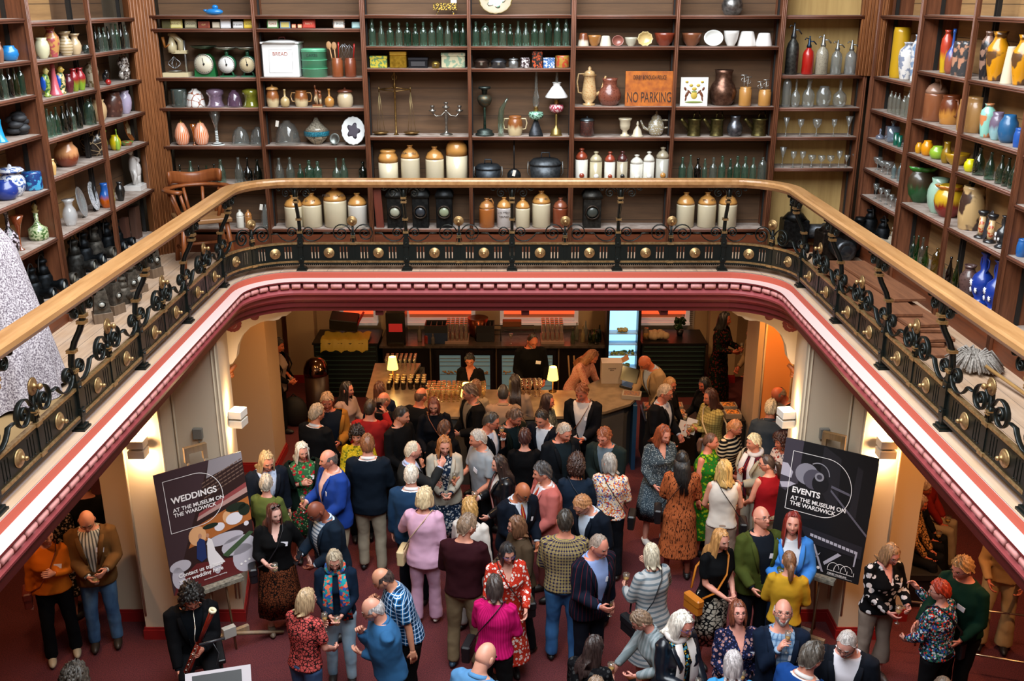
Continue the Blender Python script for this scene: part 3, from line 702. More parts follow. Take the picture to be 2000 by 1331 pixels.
def K_lidded(W, H, a, P):
    P('body', lat(a[2] if len(a) > 2 else 'drum', W, H*.78, 24, open_top=False), a[0]); P('lid', MB().lathe([(W*.5, H*.76), (W*.5, H*.8), (W*.4, H*.87), (W*.08, H*.9), (W*.07, H*.95), (.001, H)], 22), a[1])
def K_dome(W, H, a, P):
    P('body', MB().lathe([(W*.44, 0), (W*.46, H*.5), (W*.5, H*.55)], 22), a[0]); P('lid', MB().lathe([(W*.5, H*.55), (W*.48, H*.66), (W*.3, H*.92), (.001, H)], 22), a[0])
    P('clasp', MB().bbox((0, -W*.49, H*.45), (W*.14, .02, H*.3)), 'm:8a8478')
def K_spoonjar(W, H, a, P):
    P('jar', MB().lathe([(W*.44, 0), (W*.48, .01), (W*.48, H*.52), (W*.42, H*.56), (W*.44, H*.6), (W*.38, H*.6), (W*.36, H*.45), (.001, H*.44)], 20), a[0])
    r = random.Random(int(W*1e5)+len(a[1])*7)
    for i, k in enumerate(a[1]):
        x = (i-len(a[1])/2+.5)*W*.22; ln = H*(.86+.14*r.random()); y = (r.random()-.5)*W*.4; x2 = x*1.7
        if k == 's': m = MB().tube([(x, y, H*.4), (x2, y, ln)], .007, 6); m.ball((x2*1.1, y, ln+.02), (.032, .01, .045), 10); P('wooden_spoon', m, 'w:c09468,a87848')
        elif k == 'w': m = MB(); [m.tube([(x, y, H*.5), (x2+dx*.04, y, ln-.03), (x2, y, ln+.02)], .002, 4) for dx in (-1, 0, 1)]; P('whisk', m, 'm:b8bcc0')
        elif k == 'r': P('red_handled_tool', MB().tube([(x, y, H*.4), (x2, y, ln), (x2*1.05, y, ln+.05)], [.004, .008, .011], 6), 'c:b0201c')
        elif k == 't': m = MB(); m.tube([(x, y, H*.4), (x2, y, ln)], .004, 6); m.tube([(x2-.035, y, ln), (x2+.035, y, ln)], .007, 6); m.tube([(x2+.03*math.cos(q), y, ln-.05+.02*math.sin(q)) for q in [2*PI*i/10 for i in range(10)]], .003, 5, closed=True); P('hand_whisk', m, 'm:a8a8a4')
def K_siphon(W, H, a, P):
    P('body', MB().lathe([(W*.42, 0), (W*.5, .01), (W*.5, H*.5), (W*.42, H*.6), (W*.2, H*.68), (W*.16, H*.72)], 22), a[0])
    m = MB(); m.lathe([(W*.2, H*.7), (W*.22, H*.74), (W*.14, H*.8), (W*.12, H*.9), (W*.06, H*.95), (W*.08, H), (.001, H)], 14); m.tube([(0, 0, H*.86), (W*.35, -.01, H*.86), (W*.6, -.01, H*.78)], W*.06, 6); m.tube([(0, 0, H*.92), (-W*.3, 0, H*.95), (-W*.42, 0, H*.9)], W*.05, 6)
    P('siphon_head', m, a[1])
def K_lantern(W, H, a, P):
    P('body', MB().bbox((0, 0, H*.36), (W, W*.9, H*.72), r=.05), a[0]); P('roof', MB().lathe([(W*.78, H*.70), (W*.80, H*.76), (W*.55, H*.88), (W*.3, H*.9), (W*.3, H*.96), (W*.36, H*.97), (W*.2, H)], 4, M=Matrix.Rotation(PI/4, 4, 'Z')), a[0])
    m = MB(); m.lathe([(W*.42, 0), (W*.42, .03), (W*.34, .035), (W*.34, .02)], 24, M=upright(0, -W*.45, H*.38), caps=False); P('lens_ring', m, 'm:4a4038,2a221c,.5')
    P('lens', MB().ball((0, -W*.46, H*.38), (W*.33, .035, W*.33), 18), a[1])
def K_raillamp(W, H, a, P):
    P('body', MB().lathe([(W*.44, 0), (W*.46, .01), (W*.46, H*.46), (W*.36, H*.55)], 20), a[0]); P('chimney', MB().lathe([(W*.38, H*.54), (W*.3, H*.64), (W*.3, H*.68), (W*.2, H*.7), (W*.22, H*.78), (W*.3, H*.8), (W*.28, H*.86), (.001, H*.88)], 18), a[0])
    m = MB(); m.lathe([(W*.22, 0), (W*.24, .05), (W*.34, .09), (W*.34, .13), (W*.29, .13), (W*.29, .1)], 20, M=upright(0, -W*.36, H*.28), caps=False); P('lens_hood', m, a[0]); P('lens', MB().ball((0, -W*.36-.1, H*.28), (W*.27, .02, W*.27), 16), a[1])
    m = MB(); m.tube([(W*.42*math.cos(q), .0, H*.62+H*.36*math.sin(q)) for q in [PI*i/12 for i in range(13)]], .007, 6); P('carrying_handle', m, 'p:1c1a18')
def K_boxlamp(W, H, a, P):
    P('base', MB().bbox((0, 0, H*.13), (W, W*.85, H*.26), r=.06), 'w:7a6450,4c3c2e'); P('body', MB().prism([(-W*.44, H*.26), (W*.44, H*.26), (W*.3, H*.84), (-W*.3, H*.84)], -W*.34, W*.34), a[0]); P('chimney', MB().lathe([(W*.24, H*.83), (W*.24, H*.92), (W*.3, H*.93), (W*.28, H)], 16), a[0])
    P('lens', MB().ball((0, -W*.34, H*.5), (W*.18, .03, W*.18), 14), a[1]); m = MB(); m.lathe([(W*.19, 0), (W*.24, .03), (W*.2, .03)], 18, M=upright(0, -W*.33, H*.5), caps=False); P('lens_ring', m, a[0])
def K_plate(W, H, a, P):
    M = upright(0, .02, H/2, .0) @ Matrix.Rotation(-.18, 4, 'X'); M = Matrix.Translation((0, .03, H/2)) @ Matrix.Rotation(PI/2-.18, 4, 'X') @ Matrix.Diagonal((W/H, 1, 1, 1)); R_ = H/2
    P('dish', MB().lathe([(R_*.55, 0), (R_*.6, .004), (R_*.95, .02), (R_, .026), (R_*.93, .03), (R_*.58, .012), (.001, .011)], 36, M=M, amp=.025 if len(a) > 1 else 0, lobes=16), a[0])
    if len(a) > 2: P('painted_motif', MB().lathe([(R_*.5, .0125), (R_*.35, .014), (.001, .014)], 24, M=M, amp=.25, lobes=5), a[2])
    P('plate_stand', MB().tube([(-W*.2, .0, .008), (W*.2, .0, .008)], .005, 5), 'p:201810')
def K_leanbowl(W, H, a, P):
    M = Matrix.Translation((0, .02, H/2)) @ Matrix.Rotation(PI/2-.2, 4, 'X') @ Matrix.Diagonal((W/H, 1, 1, 1)); R_ = H/2
    P('bowl', MB().lathe([(R_*.5, -.05), (R_*.9, -.02), (R_, .0), (R_*.93, .004), (R_*.8, -.02), (R_*.4, -.035), (.001, -.036)], 30, M=M, amp=a[1] if len(a) > 1 else 0, lobes=10), a[0])
def K_oillamp(W, H, a, P):
    """a: font glass, base, base kind, shade"""
    if a[2] == 'pyr': P('base', MB().lathe([(W*.62, 0), (W*.62, .015), (W*.2, H*.22), (W*.12, H*.24)], 4, M=Matrix.Rotation(PI/4, 4, 'Z')), a[1]); z = H*.24
    else: P('base', MB().lathe([(W*.42, 0), (W*.36, H*.03), (W*.3, H*.09), (W*.12, H*.13), (W*.07, H*.16), (W*.09, H*.3), (W*.07, H*.34)], 20), a[1]); z = H*.34
    P('font', MB().lathe([(W*.2, z), (W*.42, z+H*.03), (W*.48, z+H*.08), (W*.42, z+H*.12), (W*.1, z+H*.13)], 22), a[0]); z += H*.13
    P('burner', MB().lathe([(W*.14, z), (W*.16, z+H*.03), (W*.12, z+H*.06), (W*.16, z+H*.07)], 14), 'm:a08048'); z += H*.06
    P('chimney', MB().lathe([(W*.14, z), (W*.24, z+H*.08), (W*.2, z+H*.16), (W*.1, z+H*.26), (W*.09, H)], 18, caps=False), 'g:d8e0dc')
    if len(a) > 3 and a[3]: P('shade', MB().lathe([(W*.72, z+H*.04), (W*.74, z+H*.055), (W*.3, z+H*.2), (W*.22, z+H*.21), (W*.24, z+H*.25), (W*.3, z+H*.26)], 26, caps=False), a[3])
def K_balance(W, H, a, P):
    br = 'm:9a7a48,6e5430,.3'
    P('column', MB().lathe([(W*.06, 0), (.012, .03), (.012, H*.72), (.022, H*.75), (.01, H*.8), (.01, H*.97), (.016, H), (.001, H)], 12), br)
    m = MB(); m.tube([(-W*.33, 0, H*.71), (0, 0, H*.74), (W*.33, 0, H*.71)], .008, 6).tube([(-W*.33, 0, H*.71), (0, 0, H*.68), (W*.33, 0, H*.71)], .006, 6)
    for s in (-1, 1): m.tube([(s*W*.33, 0, H*.67), (s*W*.33, 0, H*.76)], .007, 6)
    m.tube([(.028*math.cos(q), 0, H*.9+.03*math.sin(q)) for q in [2*PI*i/12 for i in range(12)]], .005, 5, closed=True); P('beam', m, br)
    for s in (-1, 1):
        m = MB(); [m.tube([(s*W*.33, 0, H*.69), (s*W*.33+dx*W*.1, dy*W*.1, H*.06)], .0025, 4) for dx, dy in ((-.8, .5), (.8, .5), (0, -1))]; P('chain', m, 'm:a89468')
        P('pan', MB().lathe([(W*.08, H*.005), (W*.16, H*.03), (W*.17, H*.05), (W*.15, H*.05), (.001, H*.03)], 22, c=(s*W*.33, 0, 0)), br)
def K_candelabra(W, H, a, P):
    m = MB().lathe([(W*.2, 0), (W*.18, .012), (W*.05, H*.08), (.02, H*.12), (.012, H*.3), (.022, H*.5), (.012, H*.68), (.02, H*.72)], 18); P('stem', m, a[0])
    m = MB()
    for s in (-1, 1): m.tube([(0, 0, H*.7), (s*W*.14, 0, H*.56), (s*W*.3, 0, H*.54), (s*W*.4, 0, H*.66)], .008, 6)
    P('arm', m, a[0])
    for x, z in ((-W*.4, H*.7), (0, H*.8), (W*.4, H*.7)): P('candle_cup', MB().lathe([(.008, z-H*.06), (W*.11, z), (W*.11, z+.008), (.014, z+.012), (.018, z+H*.08), (.026, z+H*.13), (.024, z+H*.15)], 16, c=(x, 0, 0)), a[0])
def K_parrot(W, H, a, P):
    P('body', MB().lathe([(W*.3, 0), (W*.38, .02), (W*.2, H*.1), (W*.34, H*.25), (W*.42, H*.45), (W*.34, H*.68), (W*.22, H*.76)], 16), a[0]); P('head', MB().ball((0, -.01, H*.86), (W*.24, W*.28, H*.14), 12).tube([(0, -W*.22, H*.9), (0, -W*.42, H*.86), (0, -W*.36, H*.8)], [W*.09, W*.06, .003], 6), a[1])
    for s in (-1, 1): P('wing', MB().ball((s*W*.34, .01, H*.45), (W*.12, W*.3, H*.24), 10), a[2])
def K_statue(W, H, a, P):
    P('base', MB().bbox((0, 0, H*.06), (W, W*.7, H*.12)), a[0])
    m = MB().tube([(-W*.05, 0, H*.12), (-W*.1, 0, H*.35), (-W*.12, 0, H*.5), (-W*.1, 0, H*.68), (-W*.18, 0, H*.82)], [W*.1, W*.13, W*.17, W*.16, W*.06], 12)
    m.ball((-W*.2, 0, H*.9), (W*.11, W*.11, H*.085), 12).tube([(-W*.02, 0, H*.76), (W*.15, -.02, H*.72), (W*.3, -.02, H*.6)], [W*.06, W*.05, W*.035], 8).tube([(-W*.2, 0, H*.14), (-W*.24, -.03, H*.35), (-W*.14, 0, H*.52)], [W*.06, W*.09, W*.12], 8)
    P('figure', m, a[0]); m = MB().ball((W*.25, 0, H*.45), (W*.2, W*.2, H*.2), 12).tube([(W*.3, 0, H*.12), (W*.26, 0, H*.4)], [W*.12, W*.16], 8).ball((W*.3, -.01, H*.66), (W*.13, W*.13, H*.08), 10); P('companion', m, a[0])
def K_lumpy(W, H, a, P):
    m = MB(); r = random.Random(int(W*1e6)); n = 9
    for i in range(n): q = i*2.4; m.ball((W*.2*math.cos(q), W*.15*math.sin(q), H*(.14+.72*i/n)), (W*(.26+.1*r.random()), W*.26, H*.17), 10)
    P('body', m, a[0])
def K_mixer(W, H, a, P):
    c = a[0]; P('base', MB().bbox((0, 0, H*.05), (W, W*.7, H*.1)), c); P('post', MB().tube([(W*.35, 0, H*.08), (W*.35, 0, H*.82)], .012, 8), 'm:b0b0b0')
    P('arm', MB().bbox((W*.15, 0, H*.56), (W*.6, .06, H*.08)).tube([(W*.2, 0, H*.56), (W*.22, 0, H*.8), (0, 0, H*.93), (-W*.22, 0, H*.96)], [.03, .035, .03, .02], 10).lathe([(.05, H*.55), (.055, H*.7), (.035, H*.8), (.02, H*.92)], 14, c=(-W*.12, 0, 0)), c)
    P('crank', MB().tube([(-W*.16, -.05, H*.74), (-W*.34, -.05, H*.66)], .008, 6).tube([(-W*.36, -.04, H*.66), (-W*.4, -.05, H*.9)], [.012, .018], 8), 'w:a86a2c,8c5420')
    m = MB(); [m.tube([(-W*.1, 0, H*.46)]+[(-W*.1+.07*math.sin(PI*k/6)*math.cos(q), .07*math.sin(PI*k/6)*math.sin(q), H*(.42-.24*k/6)) for k in range(1, 7)], .003, 5) for q in (0, PI/2, PI, 3*PI/2, .8, 2.4)]; P('whisk', m, 'm:b8bcc0')
    P('bowl', MB().lathe([(W*.12, H*.1), (W*.26, H*.13), (W*.26, H*.14)], 20, c=(-W*.1, 0, 0)), 'm:a8aaa8')
def K_wcan(W, H, a, P):
    b = W*.62; P('body', MB().lathe([(b*.52, 0), (b*.5, .01), (b*.46, H*.1), (b*.46, H*.62), (b*.56, H*.7), (b*.5, H*.7), (.001, H*.6)], 20, c=(W*.12, 0, 0)), a[0])
    P('spout', MB().tube([(-b*.2, 0, H*.25), (-b*.7, -.01, H*.6), (-b*.85, -.01, H*.7)], [.03, .022, .028], 8), a[0]); P('handle', MB().tube([(W*.12-b*.1, 0, H*.68), (W*.12-b*.02, 0, H*.95), (W*.12+b*.3, 0, H), (W*.12+b*.42, 0, H*.7)], .01, 6), a[0])
def K_pan(W, H, a, P):
    P('body', MB().lathe([(W*.4, 0), (W*.45, .02), (W*.5, H*.55)], 26), a[0]); P('lid', MB().lathe([(W*.52, H*.55), (W*.52, H*.6), (W*.4, H*.72), (.001, H*.76)], 26), a[0])
    P('lid_handle', MB().tube([(-W*.14, 0, H*.72), (-W*.12, 0, H*.92), (W*.12, 0, H*.92), (W*.14, 0, H*.72)], .009, 6), a[0])
    for s in (-1, 1): P('bail', MB().tube([(s*W*.5, 0, H*.2), (s*W*.56, 0, H*.3), (s*W*.54, 0, H*.64)], .006, 6), 'm:8c8c88')
def K_ladle(W, H, a, P):
    P('bowl', MB().lathe([(W*.25, .02), (W*.48, .0), (W*.5, -.04), (W*.44, -.04), (W*.2, .0), (.001, .0)], 22, M=upright(0, 0, W*.5)), a[0]); P('handle', MB().tube([(0, .01, W*.8), (0, .02, H)], .008, 6), a[0]); tagpart(P, 0, -.05, W*.75)
def tagpart(P, x, y, z): P('paper_tag', MB().bbox((x, y, z), (.035, .002, .07), M=rotm(.1, .2, .1)), 'p:e6e0d4')
def K_tiffany(W, H, a, P):
    P('crown', MB().lathe([(W*.5, H*.5), (W*.36, H*.62), (W*.14, H*.84), (W*.05, H)], 24), 'c:8c8474,5a5448,blot,90'); P('band', MB().lathe([(W*.48, H*.32), (W*.5, H*.34), (W*.5, H*.5)], 24, caps=False), 'c:1c6478,3a96a8,net,40'); P('bowl', MB().lathe([(W*.16, 0), (W*.4, H*.24), (W*.48, H*.33)], 12), 'c:b8ac90,3c3428,net,14')
def K_cloche(W, H, a, P):
    P('shade', lat('bell', W, H, 24, amp=.04, lobes=18), a[0])
    if len(a) > 1: tagpart(P, -W*.3, -W*.3, H*.9)
def K_sign(W, H, a, P):
    P('board', MB().bbox((0, .02, H/2), (W, .03, H), r=.1, M=Matrix.Rotation(-.04, 4, 'X')), mottled('c06a1c', '9a4e18', 14, .5, 0, .1))
    ink = plain('3a2418', .7)
    P('lettering', None, ink, txt=('DERBY BOROUGH POLICE', H*.165, 0, -.003, H*.78, .04, .5)); P('lettering', None, ink, txt=('NO PARKING', H*.42, 0, -.003, H*.12, .04, .52))
    m = MB()
    for i in range(16): [m.box(-W*.46+i*W*.058, -W*.46+i*W*.058+W*.04, -.004, -.002, zz*H, zz*H+.004, M=Matrix.Translation((0, .012, 0)) @ Matrix.Rotation(-.04, 4, 'X')) for zz in (.66, .59)]
    P('dashed_rule', m, ink)
def K_tile(W, H, a, P):
    P('tile', MB().bbox((0, .02, H/2), (W, .02, H), M=Matrix.Rotation(-.05, 4, 'X')), 'c:f0eee6')
    br, ye, gn = plain('6e3a20'), plain('c8ac48'), plain('7c8a3c'); m = MB(); T = Matrix.Translation((0, .02, H/2)) @ Matrix.Rotation(-.05, 4, 'X') @ Matrix.Translation((0, -.02, -H/2))
    def blob(m, x, z, rx, rz, rot=0): m.lathe([(1, 0), (.9, .004), (.001, .0045)], 14, M=T @ upright(x*W, .009, z*H) @ Matrix.Rotation(rot, 4, 'Z') @ Matrix.Diagonal((rx*W, rz*H, 1, 1)))
    for s in (-1, 1):
        blob(m, s*.26, .42, .05, .13, s*.5); blob(m, s*.33, .6, .04, .07, -s*.5); blob(m, s*.18, .5, .03, .1, -s*.8); blob(m, s*.3, .27, .03, .1, s*.2)
    P('stag', m, br); m = MB(); blob(m, 0, .38, .12, .14); blob(m, 0, .6, .09, .06); blob(m, -.28, .84, .06, .04); blob(m, .28, .84, .06, .04); blob(m, -.12, .72, .07, .05); blob(m, .14, .72, .07, .05); P('shield', m, ye)
    m = MB(); blob(m, 0, .14, .34, .035); blob(m, 0, .5, .1, .03); P('scroll', m, gn)
def K_breadbin(W, H, a, P):
    P('body', MB().bbox((0, W*.3, H*.42), (W, W*.7, H*.84), r=.06), 'c:e6e6e4,d8d8d8'); P('lid', MB().bbox((0, W*.3, H*.87), (W*1.06, W*.76, H*.05), r=.3).lathe([(W*.64, H*.88), (W*.4, H*.93), (.001, H*.95)], 4, c=(0, W*.3, 0), M=Matrix.Rotation(PI/4, 4, 'Z')), 'c:e6e6e4,c8ccc8')
    P('lid_handle', MB().tube([(-W*.1, W*.3, H*.93), (-W*.07, W*.3, H), (W*.07, W*.3, H), (W*.1, W*.3, H*.93)], .006, 6), 'c:7c1c1c')
    P('lettering', None, plain('a8685c'), txt=('BREAD', H*.13, 0, -W*.052, H*.55, 0))
    m = MB(); z = -W*.051; P('pressed_panel', m.tube([(x*W, z, q*H) for x, q in ((-.32, .12), (.32, .12), (.34, .7), (-.3, .7))], .003, 6, closed=True), 'c:e0e0de')
def K_caketin(W, H, a, P):
    for i in range(3): P('tier', MB().lathe([(W*.49, H*.3*i), (W*.49, H*.3*(i+1)-.008), (W*.51, H*.3*(i+1)-.006), (W*.51, H*.3*(i+1))], 28), 'c:5fae86,52a07a')
    P('lid', MB().lathe([(W*.5, H*.9), (W*.5, H*.97), (W*.4, H), (.001, H)], 28), 'c:6ab890,5aa882'); P('lettering', None, plain('1c3c30'), txt=('CAKES', H*.14, 0, -W*.50, H*.72, 0))
def K_gourd(W, H, a, P): P('body', lat('round', W, H, 18), a[0])
def K_twist(W, H, a, P):
    P('bowl', MB().lathe([(W*.1, H*.42), (W*.16, H*.6), (W*.5, H), (W*.46, H), (.001, H*.5)], 20), 'g:e6ecea'); P('stem', MB().lathe([(W*.5, 0), (W*.44, .008), (W*.1, H*.08), (W*.09, H*.42)], 16), 'c:d8dcd8,4c5050,bands,9')
def K_lightshade(W, H, a, P):
    P('shade', MB().lathe([(W*.28, 0), (W*.4, H*.08), (W*.5, H*.34), (W*.42, H*.6), (W*.22, H*.84), (W*.14, H*.88)], 24), a[0]); P('brass_cap', MB().lathe([(W*.15, H*.86), (W*.1, H*.92), (W*.04, H*.94), (.001, H)], 12), 'm:b08c48')
def K_parakeet(W, H, a, P): K_parrot(W, H, a, P)
def K_duck(W, H, a, P):
    P('dish', MB().ball((0, 0, H*.34), (W*.46, W*.26, H*.34), 18), a[0]); P('head', MB().ball((W*.06, 0, H*.8), (W*.17, W*.14, H*.24), 12).tube([(-W*.4, 0, H*.42), (-W*.55, 0, H*.5)], [.02, .008], 6), a[0])
def K_plank(W, H, a, P): P('board', MB().box(-W/2, W/2, 0, .05, 0, H, M=Matrix.Rotation(-.05, 4, 'Y')), 'w:6e2e1c,4a1c10')
def K_longbench(W, H, a, P):
    P('trough', MB().bbox((0, 0, H*.42), (W, W*.4, H*.36)), a[0]); P('ladder', MB().bbox((W*.36, .02, H*.8), (W*.25, .04, H*.4)), a[1])
    for s in (-1, 1): P('foot', MB().tube([(s*W*.3, -.02, H*.26), (s*W*.36, -.04, 0)], [.012, .008], 6), a[0])
def K_curvedflask(W, H, a, P): P('body', MB().tube([(-W*.1, 0, 0), (-W*.1, 0, H*.5), (-W*.05, 0, H*.7), (W*.3, 0, H*.88), (W*.55, 0, H)], [W*.3, W*.32, W*.26, W*.14, W*.11], 14), a[0])
def K_brazier(W, H, a, P):
    P('base', MB().lathe([(W*.5, 0), (W*.5, .02), (W*.4, H*.06), (W*.42, H*.1), (W*.2, H*.14)], 24), a[0]); P('stem', MB().lathe([(.016, H*.12), (.013, H*.55), (W*.1, H*.6)], 10), 'm:5c7a6c,3c5448,.5'); P('font', MB().lathe([(W*.1, H*.58), (W*.3, H*.64), (W*.38, H*.72), (W*.4, H*.76), (W*.3, H*.82), (W*.14, H*.84)], 22), 'm:6e5a40,4c5a54,.5'); P('gallery_ring', MB().lathe([(W*.12, H*.84), (W*.16, H*.94), (W*.32, H*.96), (W*.32, H), (W*.24, H)], 18), a[0])
def K_candlestick(W, H, a, P):
    P('base', MB().lathe([(W*.5, 0), (W*.5, .012), (W*.26, .03), (W*.18, H*.12)], 18), 'c:1c1c1e'); P('column', MB().lathe([(W*.22, H*.12), (W*.26, H*.3), (W*.24, H*.8)], 16), 'c:c8a878,b04a2a,blot,40'); P('cup', MB().lathe([(W*.2, H*.8), (W*.34, H*.86), (W*.42, H*.93), (W*.42, H)], 16), 'c:1c1c1e')
def K_gem(W, H, a, P): P('body', MB().lathe([(W*.4, 0), (W*.5, H*.1), (W*.5, H*.7)], 4, M=Matrix.Rotation(PI/4, 4, 'Z')), a[0]); P('stopper', MB().lathe([(W*.1, H*.7), (W*.1, H*.82), (W*.2, H*.9), (.001, H)], 8), a[0])
def K_handled(W, H, a, P):
    P('body', MB().lathe([(W*.34, 0), (W*.5, .01), (W*.4, H*.08), (W*.24, H*.12), (W*.42, H*.26), (W*.5, H*.42), (W*.4, H*.56), (W*.16, H*.66), (W*.13, H*.8), (W*.15, H*.95), (W*.26, H)], 24), a[0])
    for s in (-1, 1): P('handle', MB().tube([(s*W*.13, 0, H*.9), (s*W*.36, 0, H*.88), (s*W*.4, 0, H*.76), (s*W*.2, 0, H*.62)], W*.04, 8), a[0])
    P('star_flower', MB().lathe([(W*.13, -.004), (W*.12, .004), (.001, .006)], 20, M=upright(-W*.1, -W*.48, H*.42), amp=.45, lobes=7).lathe([(W*.11, -.004), (W*.10, .004), (.001, .006)], 20, M=upright(W*.24, -W*.40, H*.3), amp=.45, lobes=7).lathe([(W*.10, -.004), (W*.09, .004), (.001, .006)], 20, M=upright(-W*.3, -W*.36, H*.26), amp=.45, lobes=7), 'c:e8e8ea')
def K_cat(W, H, a, P): P('body', MB().ball((W*.1, 0, H*.5), (W*.34, W*.3, H*.34), 12).ball((0, -.02, H*.74), (W*.26, W*.24, H*.22), 12).tube([(-W*.12, -.02, H*.85), (-W*.18, -.02, H)], [.014, .003], 5).tube([(W*.14, -.02, H*.85), (W*.2, -.02, H)], [.014, .003], 5), 'c:141416'); P('ball', MB().ball((-W*.3, -.04, H*.2), H*.2, 12), 'c:a01c18')
def K_lilypot(W, H, a, P): P('body', lat('pot', W, H, 26, amp=.03, lobes=12), a[0]); P('frilled_rim', MB().lathe([(W*.36, H*.86), (W*.44, H*.92), (W*.5, H), (W*.4, H*.97)], 40, amp=.06, lobes=10, caps=False), a[1])
def K_stopper(W, H, a, P): P('body', MB().lathe([(W*.44, 0), (W*.5, H*.08), (W*.48, H*.3), (W*.2, H*.4), (W*.1, H*.5), (W*.12, H*.7)], 20), a[0]); P('glass_stopper', MB().lathe([(W*.1, H*.7), (W*.2, H*.76), (W*.1, H*.8), (W*.16, H*.88), (.001, H)], 14), a[1])
def K_projector(W, H, a, P):
    P('body', MB().bbox((0, 0, H*.34), (W, W*.8, H*.6)), a[0]); P('chimney', MB().lathe([(W*.5, H*.63), (W*.3, H*.76), (W*.2, H*.78), (W*.2, H*.9), (W*.26, H*.92), (W*.2, H)], 16), a[0])
    P('barrel', MB().lathe([(W*.3, 0), (W*.3, .2), (W*.34, .22), (W*.34, .3), (W*.26, .3)], 22, M=(Matrix.Translation((W*.45, 0, H*.36)) @ Matrix.Rotation(PI/2, 4, 'Y')) if a[2] == 'side' else upright(0, -W*.3, H*.34)), a[1])
    P('lens', MB().ball((W*.45+.28, 0, H*.36) if a[2] == 'side' else (0, -W*.3-.28, H*.34), (.03 if a[2] == 'side' else W*.26, W*.26 if a[2] == 'side' else .03, W*.26), 16), 'c:202428')
    for s in (-1, 1): P('foot', MB().bbox((s*W*.4, 0, H*.02), (.05, W*.8, H*.04)), a[0])
KN = {k[2:]: v for k, v in list(globals().items()) if k.startswith('K_')}
BAYN = {'B%d' % i: nmb[i-1]+' back bay' for i in range(1, 8)}
BAYN.update(L1='first left bay', L2='second left bay', L3='third left bay', R1='first right bay', R2='second right bay', R3='third right bay', R4='fourth right bay')
CATS = {}
def put(shelf, idx, items):
    """items: (x, w, h, kind, spec, name, description[, category]) sizes in photo pixels, converted to metres at the shelf's own distance"""
    z = ZS[shelf][idx]; side = shelf[0]; cnt = {}
    for it in items: cnt[it[6]] = cnt.get(it[6], 0)+1
    seen = {}; where = '%s shelf of %s' % ('floor-level' if idx == len(ZS[shelf])-1 and shelf != 'B7' else 'top' if idx == 0 else ORD[idx], BAYN[shelf])
    seq = sorted(items, key=lambda q: q[0])
    for it in seq:
        x, wp, hp, kind, a, name, desc = it[:7]; inset = .045
        if side == 'B':
            zc = (YB+.12)*CP+(EYE-z)*SP; W = wp*zc/F; Y = YB+inset+W/2
            if kind in ('plate', 'tinface', 'sign', 'tile', 'plank', 'breadbin', 'leanbowl'): Y = YB+.08
            Y = min(Y, YB+.2); zc = Y*CP+(EYE-z)*SP; X = (x-1000)/F*zc; loc = (X, Y, z); rz = 0
        else:
            sg = -1 if side == 'L' else 1; X = (XL if sg < 0 else XR)+sg*.13
            zc = F*X/(x-1000); Wt = wp*zc/F; X = (XL if sg < 0 else XR)+sg*min(.24, inset+.01+Wt/2); zc = F*X/(x-1000)
            W = wp*zc/F; Y = (zc-(EYE-z)*SP)/CP; loc = (X, Y, z); rz = -sg*PI/2
        H = hp*zc/F*1.03; W = max(W, .02)
        a = a if isinstance(a, list) else [a]
        seen[desc] = seen.get(desc, 0)+1
        lab = ('%s %s from left, %s' % (ORD[min(seen[desc], 15)-1], desc, where)) if cnt[desc] > 1 else '%s on the %s' % (desc, where)
        if len(lab.split()) > 16: print('LONG', lab)
        grp = (desc+'s on the '+where) if cnt[desc] > 1 else None
        cat = it[7] if len(it) > 7 else name.split('_')[-1]
        if kind in PR:
            o = lat(kind, W, H, 18, open_top=not str(a[0]).startswith('g')).build(name, spec(a[0])); o.location = loc; tag(o, lab, cat, grp)
            continue
        t = thing(name, loc, lab, cat, grp, rz)
        def P(nm, mb, m, txt=None):
            if txt:
                s, sz, tx, ty, tz, tl = txt[:6]; text(nm, s.lstrip('_'), sz, spec(m), t, Matrix.Translation((tx, ty, tz)) @ Matrix.Rotation(PI/2-tl, 4, 'X'), sx=txt[6] if len(txt) > 6 else 1.); return
            mb.build(nm, spec(m), t)
        KN[kind](W, H, a, P)
def row(xs, hs, w, kind, a, name, desc):
    return [(x, w if not isinstance(w, list) else w[i], hs[i] if isinstance(hs, list) else hs, kind[i] if isinstance(kind, list) else kind, a[i % len(a)] if isinstance(a, list) else a, name, desc) for i, x in enumerate(xs)]
AQ = ['g:8fc4ae', 'g:9cc8b4', 'g:7fb89e', 'g:a8ccb8']; AQD = ['g:4a8c70', 'g:5c9a80', 'g:3f7c64']; DK = ['g:2c4438', 'g:1c2c28']; CL = ['g:c8d4d0', 'g:b8ccc4']; GR = ['g:3c7048', 'g:5a8a5c']
K9 = ['codd', 'wine', 'soda', 'soda', 'soda', 'codd', 'soda', 'soda', 'flask', 'wine', 'codd', 'soda']
put('B1', 0, [(419, 38, 18, 'duck', 'c:1c7cc4', 'duck_dish', 'glossy blue duck-shaped dish')])
